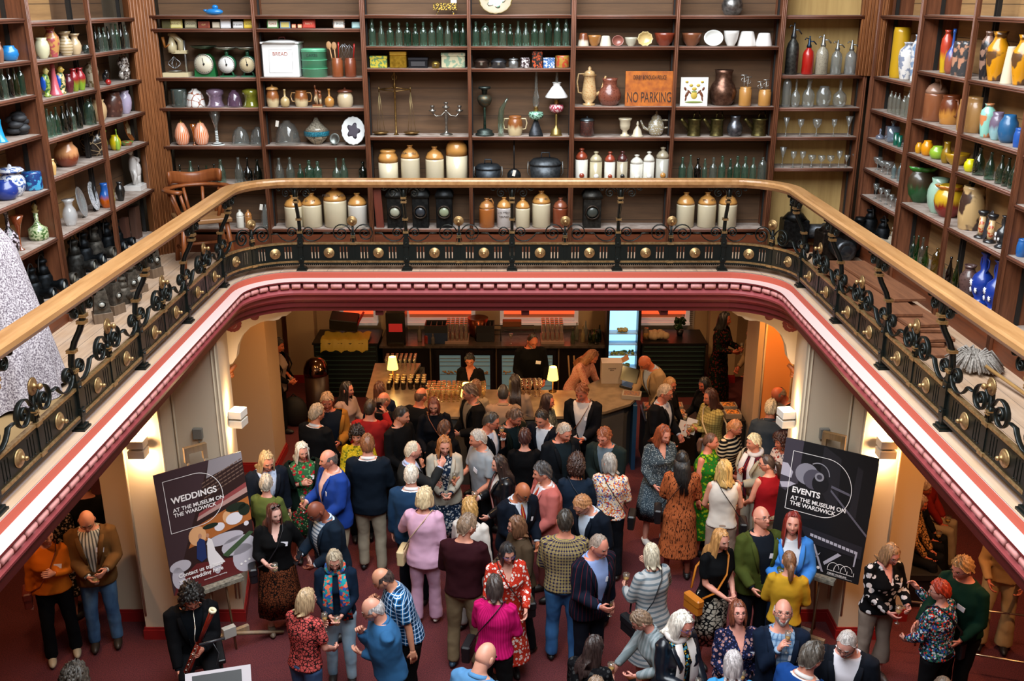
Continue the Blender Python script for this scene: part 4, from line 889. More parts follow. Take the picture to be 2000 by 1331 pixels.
put('B1', 1, [(325, 17, 16, 'tinface', ['p:5a5428', 'p:4a4420'], 'tobacco_tin', 'dark olive tobacco tin'), (345, 23, 17, 'tinface', ['p:cfc070', 'p:dcd090', 'BARNEYS', 'p:6a3a20'], 'tobacco_tin', 'pale yellow tobacco tin'), (372.6, 23, 17, 'tinface', ['p:8a8468', 'p:b0a888', 'DIGGER'], 'tobacco_tin', 'grey patterned tobacco tin'), (398.5, 23, 13, 'tinface', ['p:9a4830', 'p:7a3020', 'CUT', 'p:e0c080'], 'tobacco_tin', 'brick red tobacco tin'), (422, 15, 12, 'tinface', ['p:a89c88', 'p:c8bca8'], 'tobacco_tin', 'small beige tobacco tin'), (441, 20, 18, 'tinface', ['p:d8d8dc', 'p:e4e4e8'], 'tobacco_tin', 'upright white tobacco tin'), (465, 20, 13, 'tinface', ['p:d0d0d0', 'p:e0e0e0', 'ST JULIEN'], 'tobacco_tin', 'long white tobacco tin'), (486.6, 20, 17, 'tinface', ['p:d8b428', 'p:e4c848', 'GOLD'], 'tobacco_tin', 'bright yellow tobacco tin')])
put('B2', 1, [(533, 22, 17, 'tinface', ['p:5a8a50', 'p:e0dcc8', 'FLAKE', 'p:a02020'], 'tobacco_tin', 'green and cream tobacco tin'), (557, 20, 13, 'tinface', ['p:7a9cb8', 'p:c8b868'], 'tobacco_tin', 'blue and yellow tobacco tin'), (574, 9, 8, 'tinface', ['p:c04830', 'p:e0b890'], 'tobacco_tin', 'tiny red tin'), (585.6, 9, 8, 'tinface', ['p:c85838', 'p:e8c8a0'], 'tobacco_tin', 'tiny red tin'), (603.6, 25, 17, 'tinface', ['p:a83020', 'p:c8402c', 'NAVY', 'p:e8c0a0'], 'tobacco_tin', 'large orange red tobacco tin'), (662, 22, 17, 'tinface', ['p:c8b0a0', 'p:e8e4dc', 'ST BRUNO', 'p:304858'], 'tobacco_tin', 'white tobacco tin with pink rim'), (695.6, 17, 12, 'tinface', ['p:8cb4b8', 'p:a8c8c8'], 'tobacco_tin', 'pale blue tobacco tin')])
put('B1', 2, [(348.5, 50, 80, 'mixer', 'c:d6c8a0,c4b48a', 'hand_mixer', 'cream hand-cranked food mixer', 'mixer'), (402.6, 42, 56, 'scale', ['c:1c6a38,145028', 'p:e0d8c0', 'body'], 'kitchen_scale', 'green kitchen scale with solid body', 'scale'), (446.5, 36, 54, 'scale', ['c:2c6a48', 'p:eceae4'], 'kitchen_scale', 'green kitchen scale with white dial', 'scale'), (486.6, 34, 54, 'scale', ['c:2c6048', 'p:d6c49c'], 'kitchen_scale', 'green kitchen scale with yellowed dial', 'scale')])
put('B2', 2, [(551, 70, 72, 'breadbin', 'c:fff', 'bread_bin', 'large white enamel bread bin', 'bread bin'), (616, 50, 52, 'caketin', 'x:0', 'cake_tin', 'mint green tiered cake tin', 'tin'), (660, 23, 58, 'spoonjar', ['c:8a4a28,6e3418', 'ssrw'], 'utensil_jar', 'brown jar of wooden spoons', 'jar'), (685.5, 23, 58, 'spoonjar', ['c:7a3c24,5e2c18', 'wwr'], 'utensil_jar', 'brown jar of wire whisks', 'jar')])
put('B1', 3, [(352, 30, 33, 'drum', 'g:6a7872,.3', 'glass_lampshade', 'smoky grey glass lampshade', 'lampshade'), (383, 38, 33, 'bell', 'c:dcd8d4,8c5038,net,14', 'glass_lampshade', 'white marbled glass lampshade', 'lampshade'), (422, 38, 33, 'shade', 'g:b89cb8,.25', 'glass_lampshade', 'lilac frilled glass lampshade', 'lampshade'), (459, 30, 31, 'bell', 'g:80607c,.3', 'glass_lampshade', 'plum glass lampshade', 'lampshade'), (491.6, 38, 33, 'shade', 'g:a8a838,.3', 'glass_lampshade', 'olive green glass lampshade', 'lampshade')])
SW = 'c:c8b48c,8a5228,drip'; SW2 = 'c:b88a50,7c4420'
put('B2', 3, [(534, 24, 42, 'lidded', [SW, SW2, 'crock'], 'stoneware_urn', 'two-tone stoneware lidded urn', 'urn'), (557.6, 18, 33, 'round', 'c:b8a070,9a7c4c', 'stoneware_vase', 'buff thistle-necked stoneware vase', 'vase'), (589.7, 40, 30, 'loving', [SW, SW2], 'loving_cup', 'two-handled stoneware loving cup', 'cup'), (621, 19, 42, 'statue', 'c:b8a07c,7c4424,drip', 'toby_figure', 'seated stoneware figure', 'figurine'), (644, 19, 34, 'gourd', 'c:b07c3c,8a5424', 'stoneware_flask', 'small tan stoneware flask', 'flask'), (675, 31, 36, 'lidded', ['c:c4b494,b0885c', 'c:5c3020', 'crock'], 'tobacco_jar', 'buff stoneware tobacco jar', 'jar')])
put('B1', 4, [(357.5, 29, 47, 'lightshade', 'c:e07840,f0c8b0,ribs,22', 'lamp_shade', 'orange striped glass shade', 'lampshade'), (380, 12, 40, 'trumpet', 'g:c06a1c,.3', 'amber_vase', 'amber glass vase'), (395, 29, 47, 'lightshade', 'c:e07840,f0c8b0,ribs,22', 'lamp_shade', 'orange striped glass shade', 'lampshade'), (425, 30, 66, 'twist', 'x:0', 'twist_stem_vase', 'tall clear vase with twisted stem', 'vase'), (471, 36, 33, 'cloche', 'g:d4dcda,.02', 'bell_shade', 'ribbed clear bell shade', 'lampshade'), (505, 32, 33, 'cloche', 'g:d4dcda,.02', 'bell_shade', 'ribbed clear bell shade', 'lampshade')])
put('B2', 4, [(562.6, 50, 44, 'cloche', ['g:d8dcd8,.02', 1], 'pleated_glass_shade', 'pleated clear glass shade', 'lampshade'), (620, 50, 50, 'tiffany', 'x:0', 'leaded_lampshade', 'leaded glass shade with teal band', 'lampshade'), (654, 20, 22, 'plate', 'm:6c706c', 'metal_disc', 'small leaning metal disc', 'disc'), (691, 46, 53, 'plate', ['c:d8dcdc', 1, 'p:3c3440'], 'plate', 'white plate with dark leaf spray')])
put('B1', 5, row([354, 375.5, 391, 406, 421, 434, 468.6, 486, 505], [34, 42, 33, 33, 36, 44, 48, 48, 44], [18, 14, 12, 10, 12, 17, 17, 18, 16], ['round', 'wine', 'round', 'wine', 'wine', 'wine', 'wine', 'round', 'wine'], [DK[0], AQ[1], DK[1], AQD[1], DK[0], AQ[3], CL[0], DK[1], DK[0]], 'glass_bottle', 'old glass bottle'))
put('B2', 5, row([547.5, 568.7, 588, 605.5, 622, 658.5, 673, 710], [47, 48, 36, 43, 41, 47, 46, 40], [18, 17, 13, 18, 16, 17, 16, 17], ['wine', 'wine', 'wine', 'soda', 'soda', 'round', 'wine', 'soda'], [CL[0], CL[1], AQD[1], AQ[2], AQ[0], AQ[3], AQ[1], DK[0]], 'glass_bottle', 'old glass bottle'))
put('B1', 6, [(470.6, 15, 34, 'flagon', ['c:d0ccc0,c0bcb0', 'c:d0ccc0,c0bcb0'], 'stoneware_bottle', 'small white stoneware bottle', 'bottle'), (486.7, 14, 34, 'flagon', ['c:a8703c,8c5428', 'c:a8703c,8c5428'], 'stoneware_bottle', 'small brown stoneware bottle', 'bottle'), (522, 23, 44, 'cloche', ['g:d0d8d4,.1', 1], 'glass_bell', 'clear glass bell with paper tag', 'bell'), (380, 20, 16, 'bowl', 'c:c8a030', 'yellow_bowl', 'yellow bowl behind the chair', 'bowl'), (365, 24, 44, 'wcan', 'm:3a3028', 'brush_box', 'dark brush holder behind the chair', 'brush')])
put('B2', 6, [(576, 36, 60, 'flagon', [CRM, TANGL], 'stoneware_flagon', 'cream and tan stoneware flagon', 'flagon'), (611.5, 38, 64, 'flagon', [CRM, TANGL, 'DERBY'], 'stoneware_flagon', 'stoneware flagon with tan stamped shoulder', 'flagon'), (657, 45, 76, 'flagon', [CRM, TANGL, 'FREE HOUSE|DERBY'], 'stoneware_flagon', 'largest stoneware flagon with stamped shoulder', 'flagon'), (700, 37, 64, 'flagon', ['c:cfcac0,beb8aa', TANGL], 'stoneware_flagon', 'greyish stoneware flagon', 'flagon')])
put('B3', 0, [(870, 46, 34, 'longbench', ['c:3c2c1c,d8b048,blot,60', 'c:d8dcdc'], 'pottery_trough', 'dark painted trough on feet', 'trough')])
put('B4', 0, [(968, 64, 50, 'plate', ['c:8a7440,5c4c28', 1, 'c:dcdcd0,7ca890,blot,30'], 'majolica_dish', 'round dish with white moulded flowers', 'dish')])
put('B3', 1, row([728, 746, 763, 780, 796.5, 812, 827.5, 844, 859.6, 875, 891, 904.5], [49, 46, 43, 43, 43, 41, 44, 43, 43, 46, 48, 43], [14, 13, 14.5, 14, 14, 12, 14, 14, 14, 13, 13, 12], K9, AQ+AQD[:2], 'mineral_bottle', 'aqua glass mineral bottle'))
put('B4', 1, row([929.5, 948, 966.6, 982, 996.5, 1012, 1027, 1044, 1057, 1071, 1088, 1105], [45, 42, 42, 42, 40, 46, 43, 47, 42, 52, 50, 49], [14, 18, 12, 14, 11, 14, 14, 14, 11, 13, 14, 14], ['soda', 'flask', 'codd', 'soda', 'codd', 'wine', 'wine', 'codd', 'soda', 'flask', 'codd', 'codd'], AQ+AQD[:1], 'mineral_bottle', 'aqua glass mineral bottle'))
put('B3', 2, [(740.6, 33, 22, 'tin', ['c:b8a838,5c7c4c,blot,40'], 'painted_tin', 'yellow painted tin box', 'tin'), (779, 33, 31, 'tin', ['m:b08a2c,8a6a1c', 'm:c09a3c'], 'gold_casket', 'gold casket with raised lid', 'casket'), (817.6, 38, 19, 'tin', ['m:28282c', 'm:38383e', 'm:5c5c60'], 'iron_casket', 'black moulded metal casket', 'casket'), (851, 17, 13, 'dome', 'm:8c7438', 'brass_box', 'tiny octagonal brass box', 'box'), (886, 46, 28, 'tin', ['c:b8b090,7c947c,blot,22'], 'landscape_tin', 'large tin painted with a landscape', 'tin')])
put('B4', 2, [(940.7, 32, 18, 'dome', 'm:4c3c34', 'spice_box', 'dark brown domed round box', 'box'), (974, 32, 18, 'dome', 'm:55565a', 'pewter_box', 'grey domed round box', 'box'), (1003, 19, 20, 'lidded', ['m:9ca0a0', 'm:a8acac', 'crock'], 'pewter_caddy', 'pale pewter lidded caddy', 'caddy'), (1025.7, 18, 19, 'drum', 'c:3c2c30,d8d0d0,blot,50', 'floral_caddy', 'small dark caddy with pale flowers', 'caddy'), (1049, 20, 32, 'tin', ['c:1c1c1c,b84c28,blot,50'], 'floral_tin', 'tall black tin with red flowers', 'tin'), (1072, 22, 19, 'tin', ['c:3c6ca8,d8dce4,blot,50'], 'blue_tin', 'blue and white tin', 'tin'), (1098, 28, 23, 'drum', 'c:a88438,b8482c,blot,30', 'round_gold_tin', 'round gold tin with orange print', 'tin')])
put('B3', 3, [(774, 92, 118, 'balance', 'x:0', 'balance_scale', 'brass balance scale with hanging pans', 'scale'), (872, 66, 64, 'candelabra', 'm:a8a49c,7c7870,.25', 'candelabra', 'silver three-light candelabra with tag')])
put('B4', 3, [(947, 37, 90, 'brazier', 'm:4c5450,38403c,.5', 'table_oil_lamp', 'dark metal oil lamp without glass', 'lamp'), (980.6, 20, 70, 'curvedflask', 'g:a8c4b0', 'bent_neck_flask', 'clear flask with bent neck', 'flask'), (1006, 45, 36, 'loving', [SW, 'c:c8b48c'], 'loving_cup', 'squat two-handled stoneware pot', 'pot'), (1046.6, 31, 122, 'oillamp', ['c:98c8b0,1c3c30,blot,60', 'm:44464a,303236,.5', 'pyr'], 'oil_lamp', 'oil lamp with mint green font', 'lamp'), (1086, 30, 124, 'oillamp', ['c:a83048,e0c0c0,blot,50', 'm:a08850', 'rnd', 'c:eeeeec'], 'oil_lamp', 'oil lamp with white shade', 'lamp')])
put('B3', 4, [(759.7, 38, 62, 'bigjar', [CRM, TANGL], 'stoneware_jar', 'wide-mouthed cream and tan jar', 'jar'), (802.6, 37, 71, 'flagon', [CRM, TANGL, 'CARNELL|DERBY'], 'stoneware_flagon', 'cream flagon with stamped tan shoulder', 'flagon'), (850, 36, 68, 'flagon', [CRM, TANGL], 'stoneware_flagon', 'plain cream and tan flagon', 'flagon'), (893, 42, 82, 'domejar', [CRM, TANGL], 'stoneware_jar', 'tall domed stoneware jar', 'jar')])
IRN = 'm:5c6064,44484c,.5'
put('B4', 4, [(953.6, 50, 46, 'pan', 'm:50565c,3c4248,.5', 'lidded_saucepan', 'grey lidded saucepan', 'saucepan'), (1004, 27, 84, 'ladle', 'm:34383c', 'iron_ladle', 'iron ladle with paper tag', 'ladle'), (1064.7, 62, 60, 'pan', IRN, 'cauldron', 'large oval iron cooking pot', 'pot')])
LB = ['p:2a2a28,1a1a1a', 'c:8c9078']
put('B3', 5, [(742.8, 15, 78, 'plank', 'x:0', 'wooden_plank', 'upright reddish wooden plank', 'plank')]+row([774, 823, 869], 82, 31, 'lantern', [['m:30302e,1c1c1c,.5', 'c:a0a08c'], ['m:2c2e2e,1a1a1a,.5', 'c:30343a'], ['m:26282a,1a1a1a,.5', 'c:8c9478']], 'railway_lantern', 'square black railway lantern'))
put('B4', 5, [(951, 30, 55, 'flagon', ['c:a4602c,8c4c20', 'c:a8703c', '', 1], 'stoneware_flagon', 'orange brown flagon with handle', 'flagon'), (984.5, 28, 57, 'flagon', ['c:bcb4b0,a8a09c', TANGL, '_J.W. WEAR|TOUNGE'], 'stoneware_flagon', 'grey flagon with painted lettering', 'flagon'), (1020.8, 28, 56, 'flagon', [CRM, TANGL, ], 'stoneware_flagon', 'medium cream and tan flagon', 'flagon'), (1057, 36, 69, 'flagon', [CRM, TANGL, 'HOLMES|DERBY'], 'stoneware_flagon', 'big cream flagon with stamped shoulder', 'flagon'), (1094, 29, 56, 'flagon', ['c:7c3c24,682c18', 'c:80442c'], 'stoneware_flagon', 'dark red brown flagon', 'flagon')])
put('B6', 0, [(1429, 42, 46, 'jug', ['m:8c8a88,605e5c,.35', 'm:a89870', 'measure'], 'pewter_jug', 'large pewter measuring jug', 'jug')])
put('B5', 1, [(1139, 22, 24, 'upbowl', 'c:d4ccb8,7c4428,drip', 'upturned_mould', 'upturned cream pudding mould', 'mould'), (1160.7, 26, 20, 'bowl', 'c:a06c38', 'pottery_bowl', 'tan pottery bowl', 'bowl'), (1182.6, 23, 19, 'upbowl', 'c:d8d0bc', 'upturned_mould', 'cream ribbed upturned mould', 'mould'), (1207, 23, 20, 'leanbowl', ['c:8c5448'], 'jelly_mould', 'oval brown jelly mould on edge', 'mould'), (1232, 24, 16, 'bowl', 'c:b8b4a0', 'pottery_bowl', 'grey green small bowl', 'bowl'), (1260, 30, 27, 'leanbowl', ['c:c8b078,b09458', .06], 'jelly_mould', 'fluted yellow jelly mould on edge', 'mould'), (1297, 40, 24, 'bowl', 'c:7c3420', 'pottery_bowl', 'red brown mixing bowl', 'bowl')])
put('B6', 1, [(1350, 40, 24, 'bowl', 'c:74402c,a07040', 'pottery_bowl', 'brown glazed mixing bowl', 'bowl'), (1393.5, 38, 30, 'leanbowl', ['c:e8eae6'], 'white_bowl', 'white oval bowl on edge', 'bowl'), (1427, 30, 28, 'bowl', 'c:e0deda,a8a098', 'white_bowl', 'crazed white footed bowl', 'bowl'), (1458, 36, 27, 'upbowl', 'c:eeeae6', 'upturned_basin', 'upturned white pudding basin', 'basin'), (1491, 33, 24, 'upbowl', 'c:f0ecea', 'upturned_basin', 'upturned small white pudding basin', 'basin')])
put('B5', 2, [(1150, 50, 72, 'coffeepot', 'c:c8a878,b87c48,spots,60', 'coffee_pot', 'tall buff stoneware coffee pot', 'pot'), (1190, 46, 50, 'jug', ['c:7c4434,5c2c20,spots,50', '', 'jug'], 'stoneware_jug', 'brown relief-moulded stoneware jug', 'jug'), (1267, 93, 64, 'sign', 'x:0', 'parking_sign', 'orange no parking sign board', 'sign')])
TJ = ['c:b88444,a06c34', 'tt']
put('B6', 2, [(1354.5, 53, 53, 'tile', 'x:0', 'heraldic_tile', 'white tile with stags and shield', 'tile'), (1410, 54, 65, 'jug', ['m:7c5c4c,5c4034,.35', 'm:a08c64', 'measure'], 'copper_jug', 'copper measuring jug with brass handle', 'jug'), (1454, 25, 58, 'spoonjar', TJ, 'utensil_jar', 'tan jar of rotary whisks', 'jar'), (1492, 25, 50, 'spoonjar', ['c:b88444,a06c34', 'tt '], 'utensil_jar', 'tan jar of metal kitchen tools', 'jar')])
put('B5', 3, [(1146, 28, 38, 'lidded', ['c:3c2420,582c24,spots,50', 'm:60686c'], 'tankard', 'dark brown tankard with pewter lid'), (1220, 26, 34, 'urn', 'c:c8bca0', 'white_urn', 'cream moulded urn without lid', 'urn'), (1244.5, 25, 28, 'cone', 'c:c8bca4', 'urn_lid', 'cream pointed urn lid', 'lid'), (1280.6, 52, 46, 'teapot', 'c:a09478,d8dce0,spots,50', 'teapot', 'grey stoneware teapot with pale flowers', 'teapot')])
BR = 'm:6c6238,4c4428,.4'
put('B6', 3, [(1350, 42, 46, 'wcan', BR, 'hot_water_can', 'brass hot water can', 'can'), (1394, 42, 46, 'wcan', BR, 'hot_water_can', 'brass hot water can', 'can'), (1434, 30, 38, 'jug', ['m:74767c,54565c,.35', 'm:8c8470', 'measure'], 'pewter_jug', 'small pewter jug between brass cans', 'jug'), (1476, 46, 46, 'wcan', BR, 'hot_water_can', 'brass hot water can', 'can')])
W8 = 'c:d4d0c4,c4c0b4'; T8 = 'c:b8ac8c,a49878'
put('B5', 4, [(1135, 24, 66, 'hotbottle', [W8, 'c:8c3c24', 'c:8c3420'], 'hot_water_bottle', 'foot warmer with dark red neck', 'bottle'), (1163, 24, 60, 'hotbottle', [T8, T8, 'c:e0dcd4'], 'hot_water_bottle', 'tan stoneware foot warmer with tag', 'bottle'), (1190, 21, 60, 'hotbottle', [W8, 'c:94402c', 'c:94381c'], 'hot_water_bottle', 'red-shouldered white foot warmer', 'bottle'), (1214, 21, 61, 'hotbottle', ['c:a89c84,948870', 'c:4c2420', 'c:1c1a18'], 'hot_water_bottle', 'grey foot warmer with open hole', 'bottle'), (1242, 25, 54, 'hotbottle', [W8, W8, 'c:dcdacc'], 'hot_water_bottle', 'short white stoneware foot warmer', 'bottle'), (1265.7, 22, 60, 'hotbottle', [W8, W8, 'c:e4e2dc'], 'hot_water_bottle', 'tall white stoneware foot warmer', 'bottle'), (1292, 26, 68, 'hotbottle', ['c:a8a498,948f80', 'c:9c9078', 'c:b8803c'], 'hot_water_bottle', 'tallest grey stoneware foot warmer', 'bottle')])
put('B6', 4, row([1331, 1346.4, 1361, 1374.6, 1391, 1408, 1424, 1437.5, 1453, 1468.5, 1486.6], [50, 54, 48, 47, 49, 52, 47, 52, 51, 49, 49], [14, 12, 14, 10, 15, 14, 10, 14, 14, 13, 18], ['soda', 'wine', 'soda', 'codd', 'soda', 'soda', 'codd', 'soda', 'soda', 'soda', 'flask'], [AQ[0], AQ[3], 'g:1c2424', AQ[1], CL[1], AQ[0], AQD[1], AQ[2], AQ[0], AQ[1], CL[1]], 'mineral_bottle', 'greenish glass mineral bottle'))
put('B5', 5, [(1155, 34, 80, 'lantern', ['m:3c3a36,2a2826,.5', 'c:3c403c'], 'railway_lantern', 'lone tall black railway lantern', 'lantern')])
put('B6', 5, [(1337, 35, 66, 'flagon', [CRM, TANGL], 'stoneware_flagon', 'cream and tan stoneware flagon', 'flagon'), (1378.4, 36, 66, 'flagon', [CRM, TANGL, 'MORLEY|DERBY'], 'stoneware_flagon', 'stoneware flagon stamped on shoulder', 'flagon'), (1419, 36, 66, 'flagon', [CRM, TANGL], 'stoneware_flagon', 'cream and tan stoneware flagon', 'flagon')])
put('B7', 1, [(1544, 24, 94, 'siphon', ['m:5c5c58,3c3c3a,.5', 'm:5c6064'], 'soda_siphon', 'dark wire-meshed double-globe soda siphon', 'siphon'), (1575.5, 22, 70, 'siphon', ['c:b01c14,8c140e', 'm:2c3c50'], 'soda_siphon', 'red soda siphon', 'siphon'), (1602.6, 24, 73, 'siphon', ['c:a8a08c,5c584c,net,90', 'm:a0a09c'], 'soda_siphon', 'mesh-covered soda siphon', 'siphon'), (1631, 21, 63, 'siphon', ['g:b0b4b0,.25', 'm:8c8e8c'], 'soda_siphon', 'clear etched soda siphon', 'siphon'), (1658.5, 22, 63, 'siphon', ['g:b4b8b8,.25', 'm:8c8e8c'], 'soda_siphon', 'clear ribbed soda siphon', 'siphon')])
CG = 'g:d4dad8,.06'
put('B7', 2, [(1534, 17, 60, 'flask', CG, 'decanter', 'tall dark-tinted decanter'), (1552, 18, 52, 'round', CG, 'decanter', 'slender round decanter'), (1577, 24, 52, 'cut', CG, 'decanter', 'cut glass decanter'), (1606.6, 30, 38, 'squat', CG, 'decanter', 'squat globe decanter'), (1638, 27, 50, 'round', CG, 'decanter', 'wide long-necked decanter')])
put('B7', 3, row([1534, 1562, 1593.6, 1627, 1655.5], [35, 32, 32, 32, 37], [13, 13, 18, 11, 15], ['coneglass', 'wineglass', 'coupe', 'wineglass', 'coneglass'], CG, 'stem_glass', 'old clear stem glass'))
put('B7', 4, row([1527, 1548, 1566, 1584, 1603, 1620.6, 1637.5, 1652, 1668], [38, 30, 30, 23, 22, 22, 31, 23, 25], [14, 12, 12, 15, 14, 14, 11, 12, 12], ['coneglass', 'wineglass', 'wineglass', 'coupe', 'coupe', 'coupe', 'wineglass', 'coneglass', 'coneglass'], CG, 'stem_glass', 'small clear stem glass'))
# left wall
put('L2', 1, [(85.6, 27, 38, 'pot', 'c:d0ccaa,bcb890', 'pottery_vase', 'pale green cream vase', 'vase'), (105, 30, 55, 'vase', 'c:c08c50,a8484c,blot,22', 'pottery_vase', 'tan vase painted with flowers', 'vase'), (131, 28, 44, 'flare', 'c:ccb898,a89068,bands,8', 'pottery_vase', 'banded cream vase', 'vase'), (149, 24, 38, 'flare', 'c:c8ae88', 'pottery_vase', 'plain cream flared vase', 'vase'), (170, 16, 16, 'squat', 'g:60706a,.2', 'glass_dish', 'low grey glass dish', 'dish')])
put('L1', 1, row([190, 198.5, 207, 215, 223, 231, 239, 249], [48, 45, 44, 44, 48, 47, 46, 43], 12, ['wine', 'soda', 'soda', 'wine', 'soda', 'soda', 'wine', 'soda'], [DK[0], CL[1], AQ[3], DK[0], CL[1], AQ[0], DK[1], CL[1]], 'glass_bottle', 'slim glass bottle'))
put('L2', 2, [(93.5, 20, 56, 'parrot', ['c:8ca048,305c30,blot,30', 'c:c8b870', 'c:1c50b0'], 'parrot_vase', 'green and blue pottery parrot', 'parrot'), (110, 26, 60, 'swan', 'c:c85c68,b84858', 'slender_pink_vase', 'slender pink vase', 'vase'), (122, 22, 52, 'parrot', ['c:d0b880,205030,blot,30', 'c:c8a848', 'c:1c50b0'], 'parrot_vase', 'cream and green pottery parrot', 'parrot')]+row([137.5, 147.6, 160], [34, 42, 41], [18, 20, 20], 'vase', ['c:4c1a24,8c1c28', 'c:7a8c24,8c1c20,drip', 'c:7c9c28,941c24,drip'], 'gourd_vase', 'frilled red and green vase'))
put('L1', 2, [(182.5, 26, 48, 'tallvase', 'c:b8ac94,6c5c3c,blot,30', 'relief_vase', 'cream vase with moulded sides', 'vase'), (207, 20, 28, 'cat', 'x:0', 'cat_figure', 'black cat figure with red ball', 'figurine'), (244.5, 28, 52, 'lumpy', 'c:b8b0a8,3c302c,blot,40', 'tree_trunk_ornament', 'white and brown tree trunk ornament', 'ornament')])
put('L2', 3, row([98, 106, 115, 127, 136, 145, 156], [54, 46, 52, 50, 54, 44, 56], [14, 13, 14, 15, 15, 12, 14], ['wine', 'flask', 'wine', 'wine', 'wine', 'soda', 'wine'], [AQ[1], AQ[0], AQD[1], DK[0], DK[1], AQ[3], DK[0]], 'glass_bottle', 'green glass bottle'))
put('L1', 3, [(177, 19, 48, 'flask', AQ[0], 'square_bottle', 'square aqua glass bottle', 'bottle'), (183, 12, 52, 'wine', 'g:20603c', 'green_bottle', 'dark green slim bottle', 'bottle'), (196, 30, 40, 'pot', 'c:c8a87c,a8845c', 'pottery_vase', 'round cream scratched vase', 'vase'), (222, 38, 46, 'crock', 'c:4c2c24,6c4438,spots,20', 'relief_pot', 'square brown dragon-moulded pot', 'pot'), (246, 27, 43, 'pot', 'c:b0a0b8,8c9cb8', 'pottery_vase', 'lilac flared pot', 'vase')])
put('L2', 4, [(106, 12, 30, 'vase', 'c:d8b070,c87c30', 'pottery_vase', 'small yellow streaked vase', 'vase'), (133, 46, 46, 'squat', 'c:7c3820,c88c5c,drip', 'motto_jug', 'terracotta and cream round jug', 'jug')])
put('L1', 4, [(186, 52, 48, 'squat', 'c:241c18,b8a07c,net,14', 'round_vase', 'round black vase with gold lines', 'vase'), (205, 18, 52, 'parrot', ['c:5c9438', 'c:7cac3c', 'c:b8c43c'], 'parrot_vase', 'green pottery bird behind vase', 'parrot'), (227, 22, 28, 'squat', 'c:c8b010,a89408', 'yellow_pepper_pot', 'yellow pepper-shaped pot', 'pot'), (231, 10, 40, 'round', 'c:88a838', 'bud_vase', 'slim green bud vase', 'vase'), (248, 26, 8, 'bowl', 'c:5c8c38,a85c38,blot,30', 'leaf_dish', 'green leaf dish with berries', 'dish'), (257, 48, 50, 'plate', ['c:7c3c18,c88c34', 1, 'c:d8c8a0'], 'slipware_plate', 'brown and gold frilled plate', 'plate')])
put('L2', 5, [(139.4, 28, 50, 'flare', 'g:dcdcdc,.4', 'frilled_glass_vase', 'frosted frilled glass vase', 'vase'), (164.7, 38, 58, 'plate', ['g:c8cccc,.25', 1], 'pressed_glass_plate', 'clear pressed glass plate', 'plate'), (188, 38, 56, 'plate', ['c:b8bcc0,7c8084,net,22', 1], 'pressed_glass_plate', 'pressed glass jubilee plate', 'plate')])
put('L1', 5, [(209, 24, 46, 'jug', ['c:c85c10,1c5cb0,drip', 'c:1c5cb0', 'drum'], 'colour_block_mug', 'orange and blue tall mug', 'mug'), (221, 14, 40, 'lumpy', 'c:8c7c44', 'small_figure', 'small olive figure', 'figurine'), (237, 18, 36, 'vase', 'c:141414,282420', 'black_vase', 'black vase with gold trim', 'vase'), (267, 46, 80, 'statue', 'c:d8d4d0,b8b4b0', 'parian_statue', 'white statue of two figures', 'statue')])
RL = [['m:3c3c3a,24221f,.55', 'c:9c9c90'], ['m:1c2024,101214,.5', 'c:b0b4b0'], ['m:4c4842,2c2a26,.6', 'c:7c786c']]
put('L2', 6, row([152, 170, 190], [82, 84, 84], [34, 34, 34], 'raillamp', RL, 'railway_hand_lamp', 'round railway hand lamp'))
put('L1', 6, row([214, 232], [76, 70], [30, 26], 'raillamp', [RL[1], RL[1]], 'railway_hand_lamp', 'black round railway hand lamp')+[(254, 20, 52, 'box', 'w:4c2c20,341c14', 'wooden_box', 'dark wooden box with paper tag', 'box'), (275, 22, 60, 'box', 'w:54382c,382218', 'wooden_box', 'taller dark wooden box', 'box')])
put('L3', 1, [(21, 33, 28, 'squat', 'c:1c74b4', 'blue_bowl', 'glossy round blue bowl', 'bowl'), (3, 14, 38, 'vase', 'c:6c4438,d8a078', 'brown_vase', 'brown glazed vase at frame edge', 'vase')])
put('L3', 2, row([2, 11, 22.5, 34, 45], [50, 58, 56, 58, 60], [13, 15, 15, 14, 15], ['wine', 'soda', 'soda', 'wine', 'soda'], [DK[0], AQ[3], DK[1], 'g:4c6434', AQD[1]], 'glass_bottle', 'dark green glass bottle'))
put('L3', 3, [(38, 54, 46, 'lumpy', 'p:26282c,34363a', 'carved_black_ornament', 'carved black stone ornament', 'ornament'), (3, 26, 46, 'swan', 'c:0c8cc0', 'turquoise_vase', 'turquoise vase at frame edge', 'vase')])
put('L3', 4, [(27.6, 50, 62, 'lidded', ['c:d0d4dc,3c5c9c,blot,34', 'c:d0d4dc,3c5c9c,blot,34', 'pot'], 'lidded_tureen', 'blue and white lidded tureen', 'tureen'), (66, 36, 35, 'drum', 'c:1c3c78,3c9cc8,blot,24', 'ship_bowl', 'dark blue bowl with ship scene', 'bowl'), (14, 46, 36, 'squat', 'c:1c3484,142464', 'blue_jug', 'cobalt blue squat jug', 'jug')])
put('L3', 5, [(24, 34, 82, 'round', 'c:1c1418,b8acb4,blot,34', 'spatter_vase', 'black and white spatter bottle', 'vase'), (42, 26, 66, 'trumpet', 'g:b86038,.3', 'carnival_glass_vase', 'orange carnival glass vase', 'vase'), (77, 37, 72, 'stopper', ['c:a8b088,3c5c28,blot,50', 'g:b8a060,.3'], 'green_decanter', 'green glass decanter with gilt lace', 'decanter')])
put('L3', 6, row([70, 91, 112], [80, 84, 80], [34, 36, 36], 'raillamp', [RL[1], RL[1], RL[2]], 'railway_hand_lamp', 'railway hand lamp with hooped handle'))
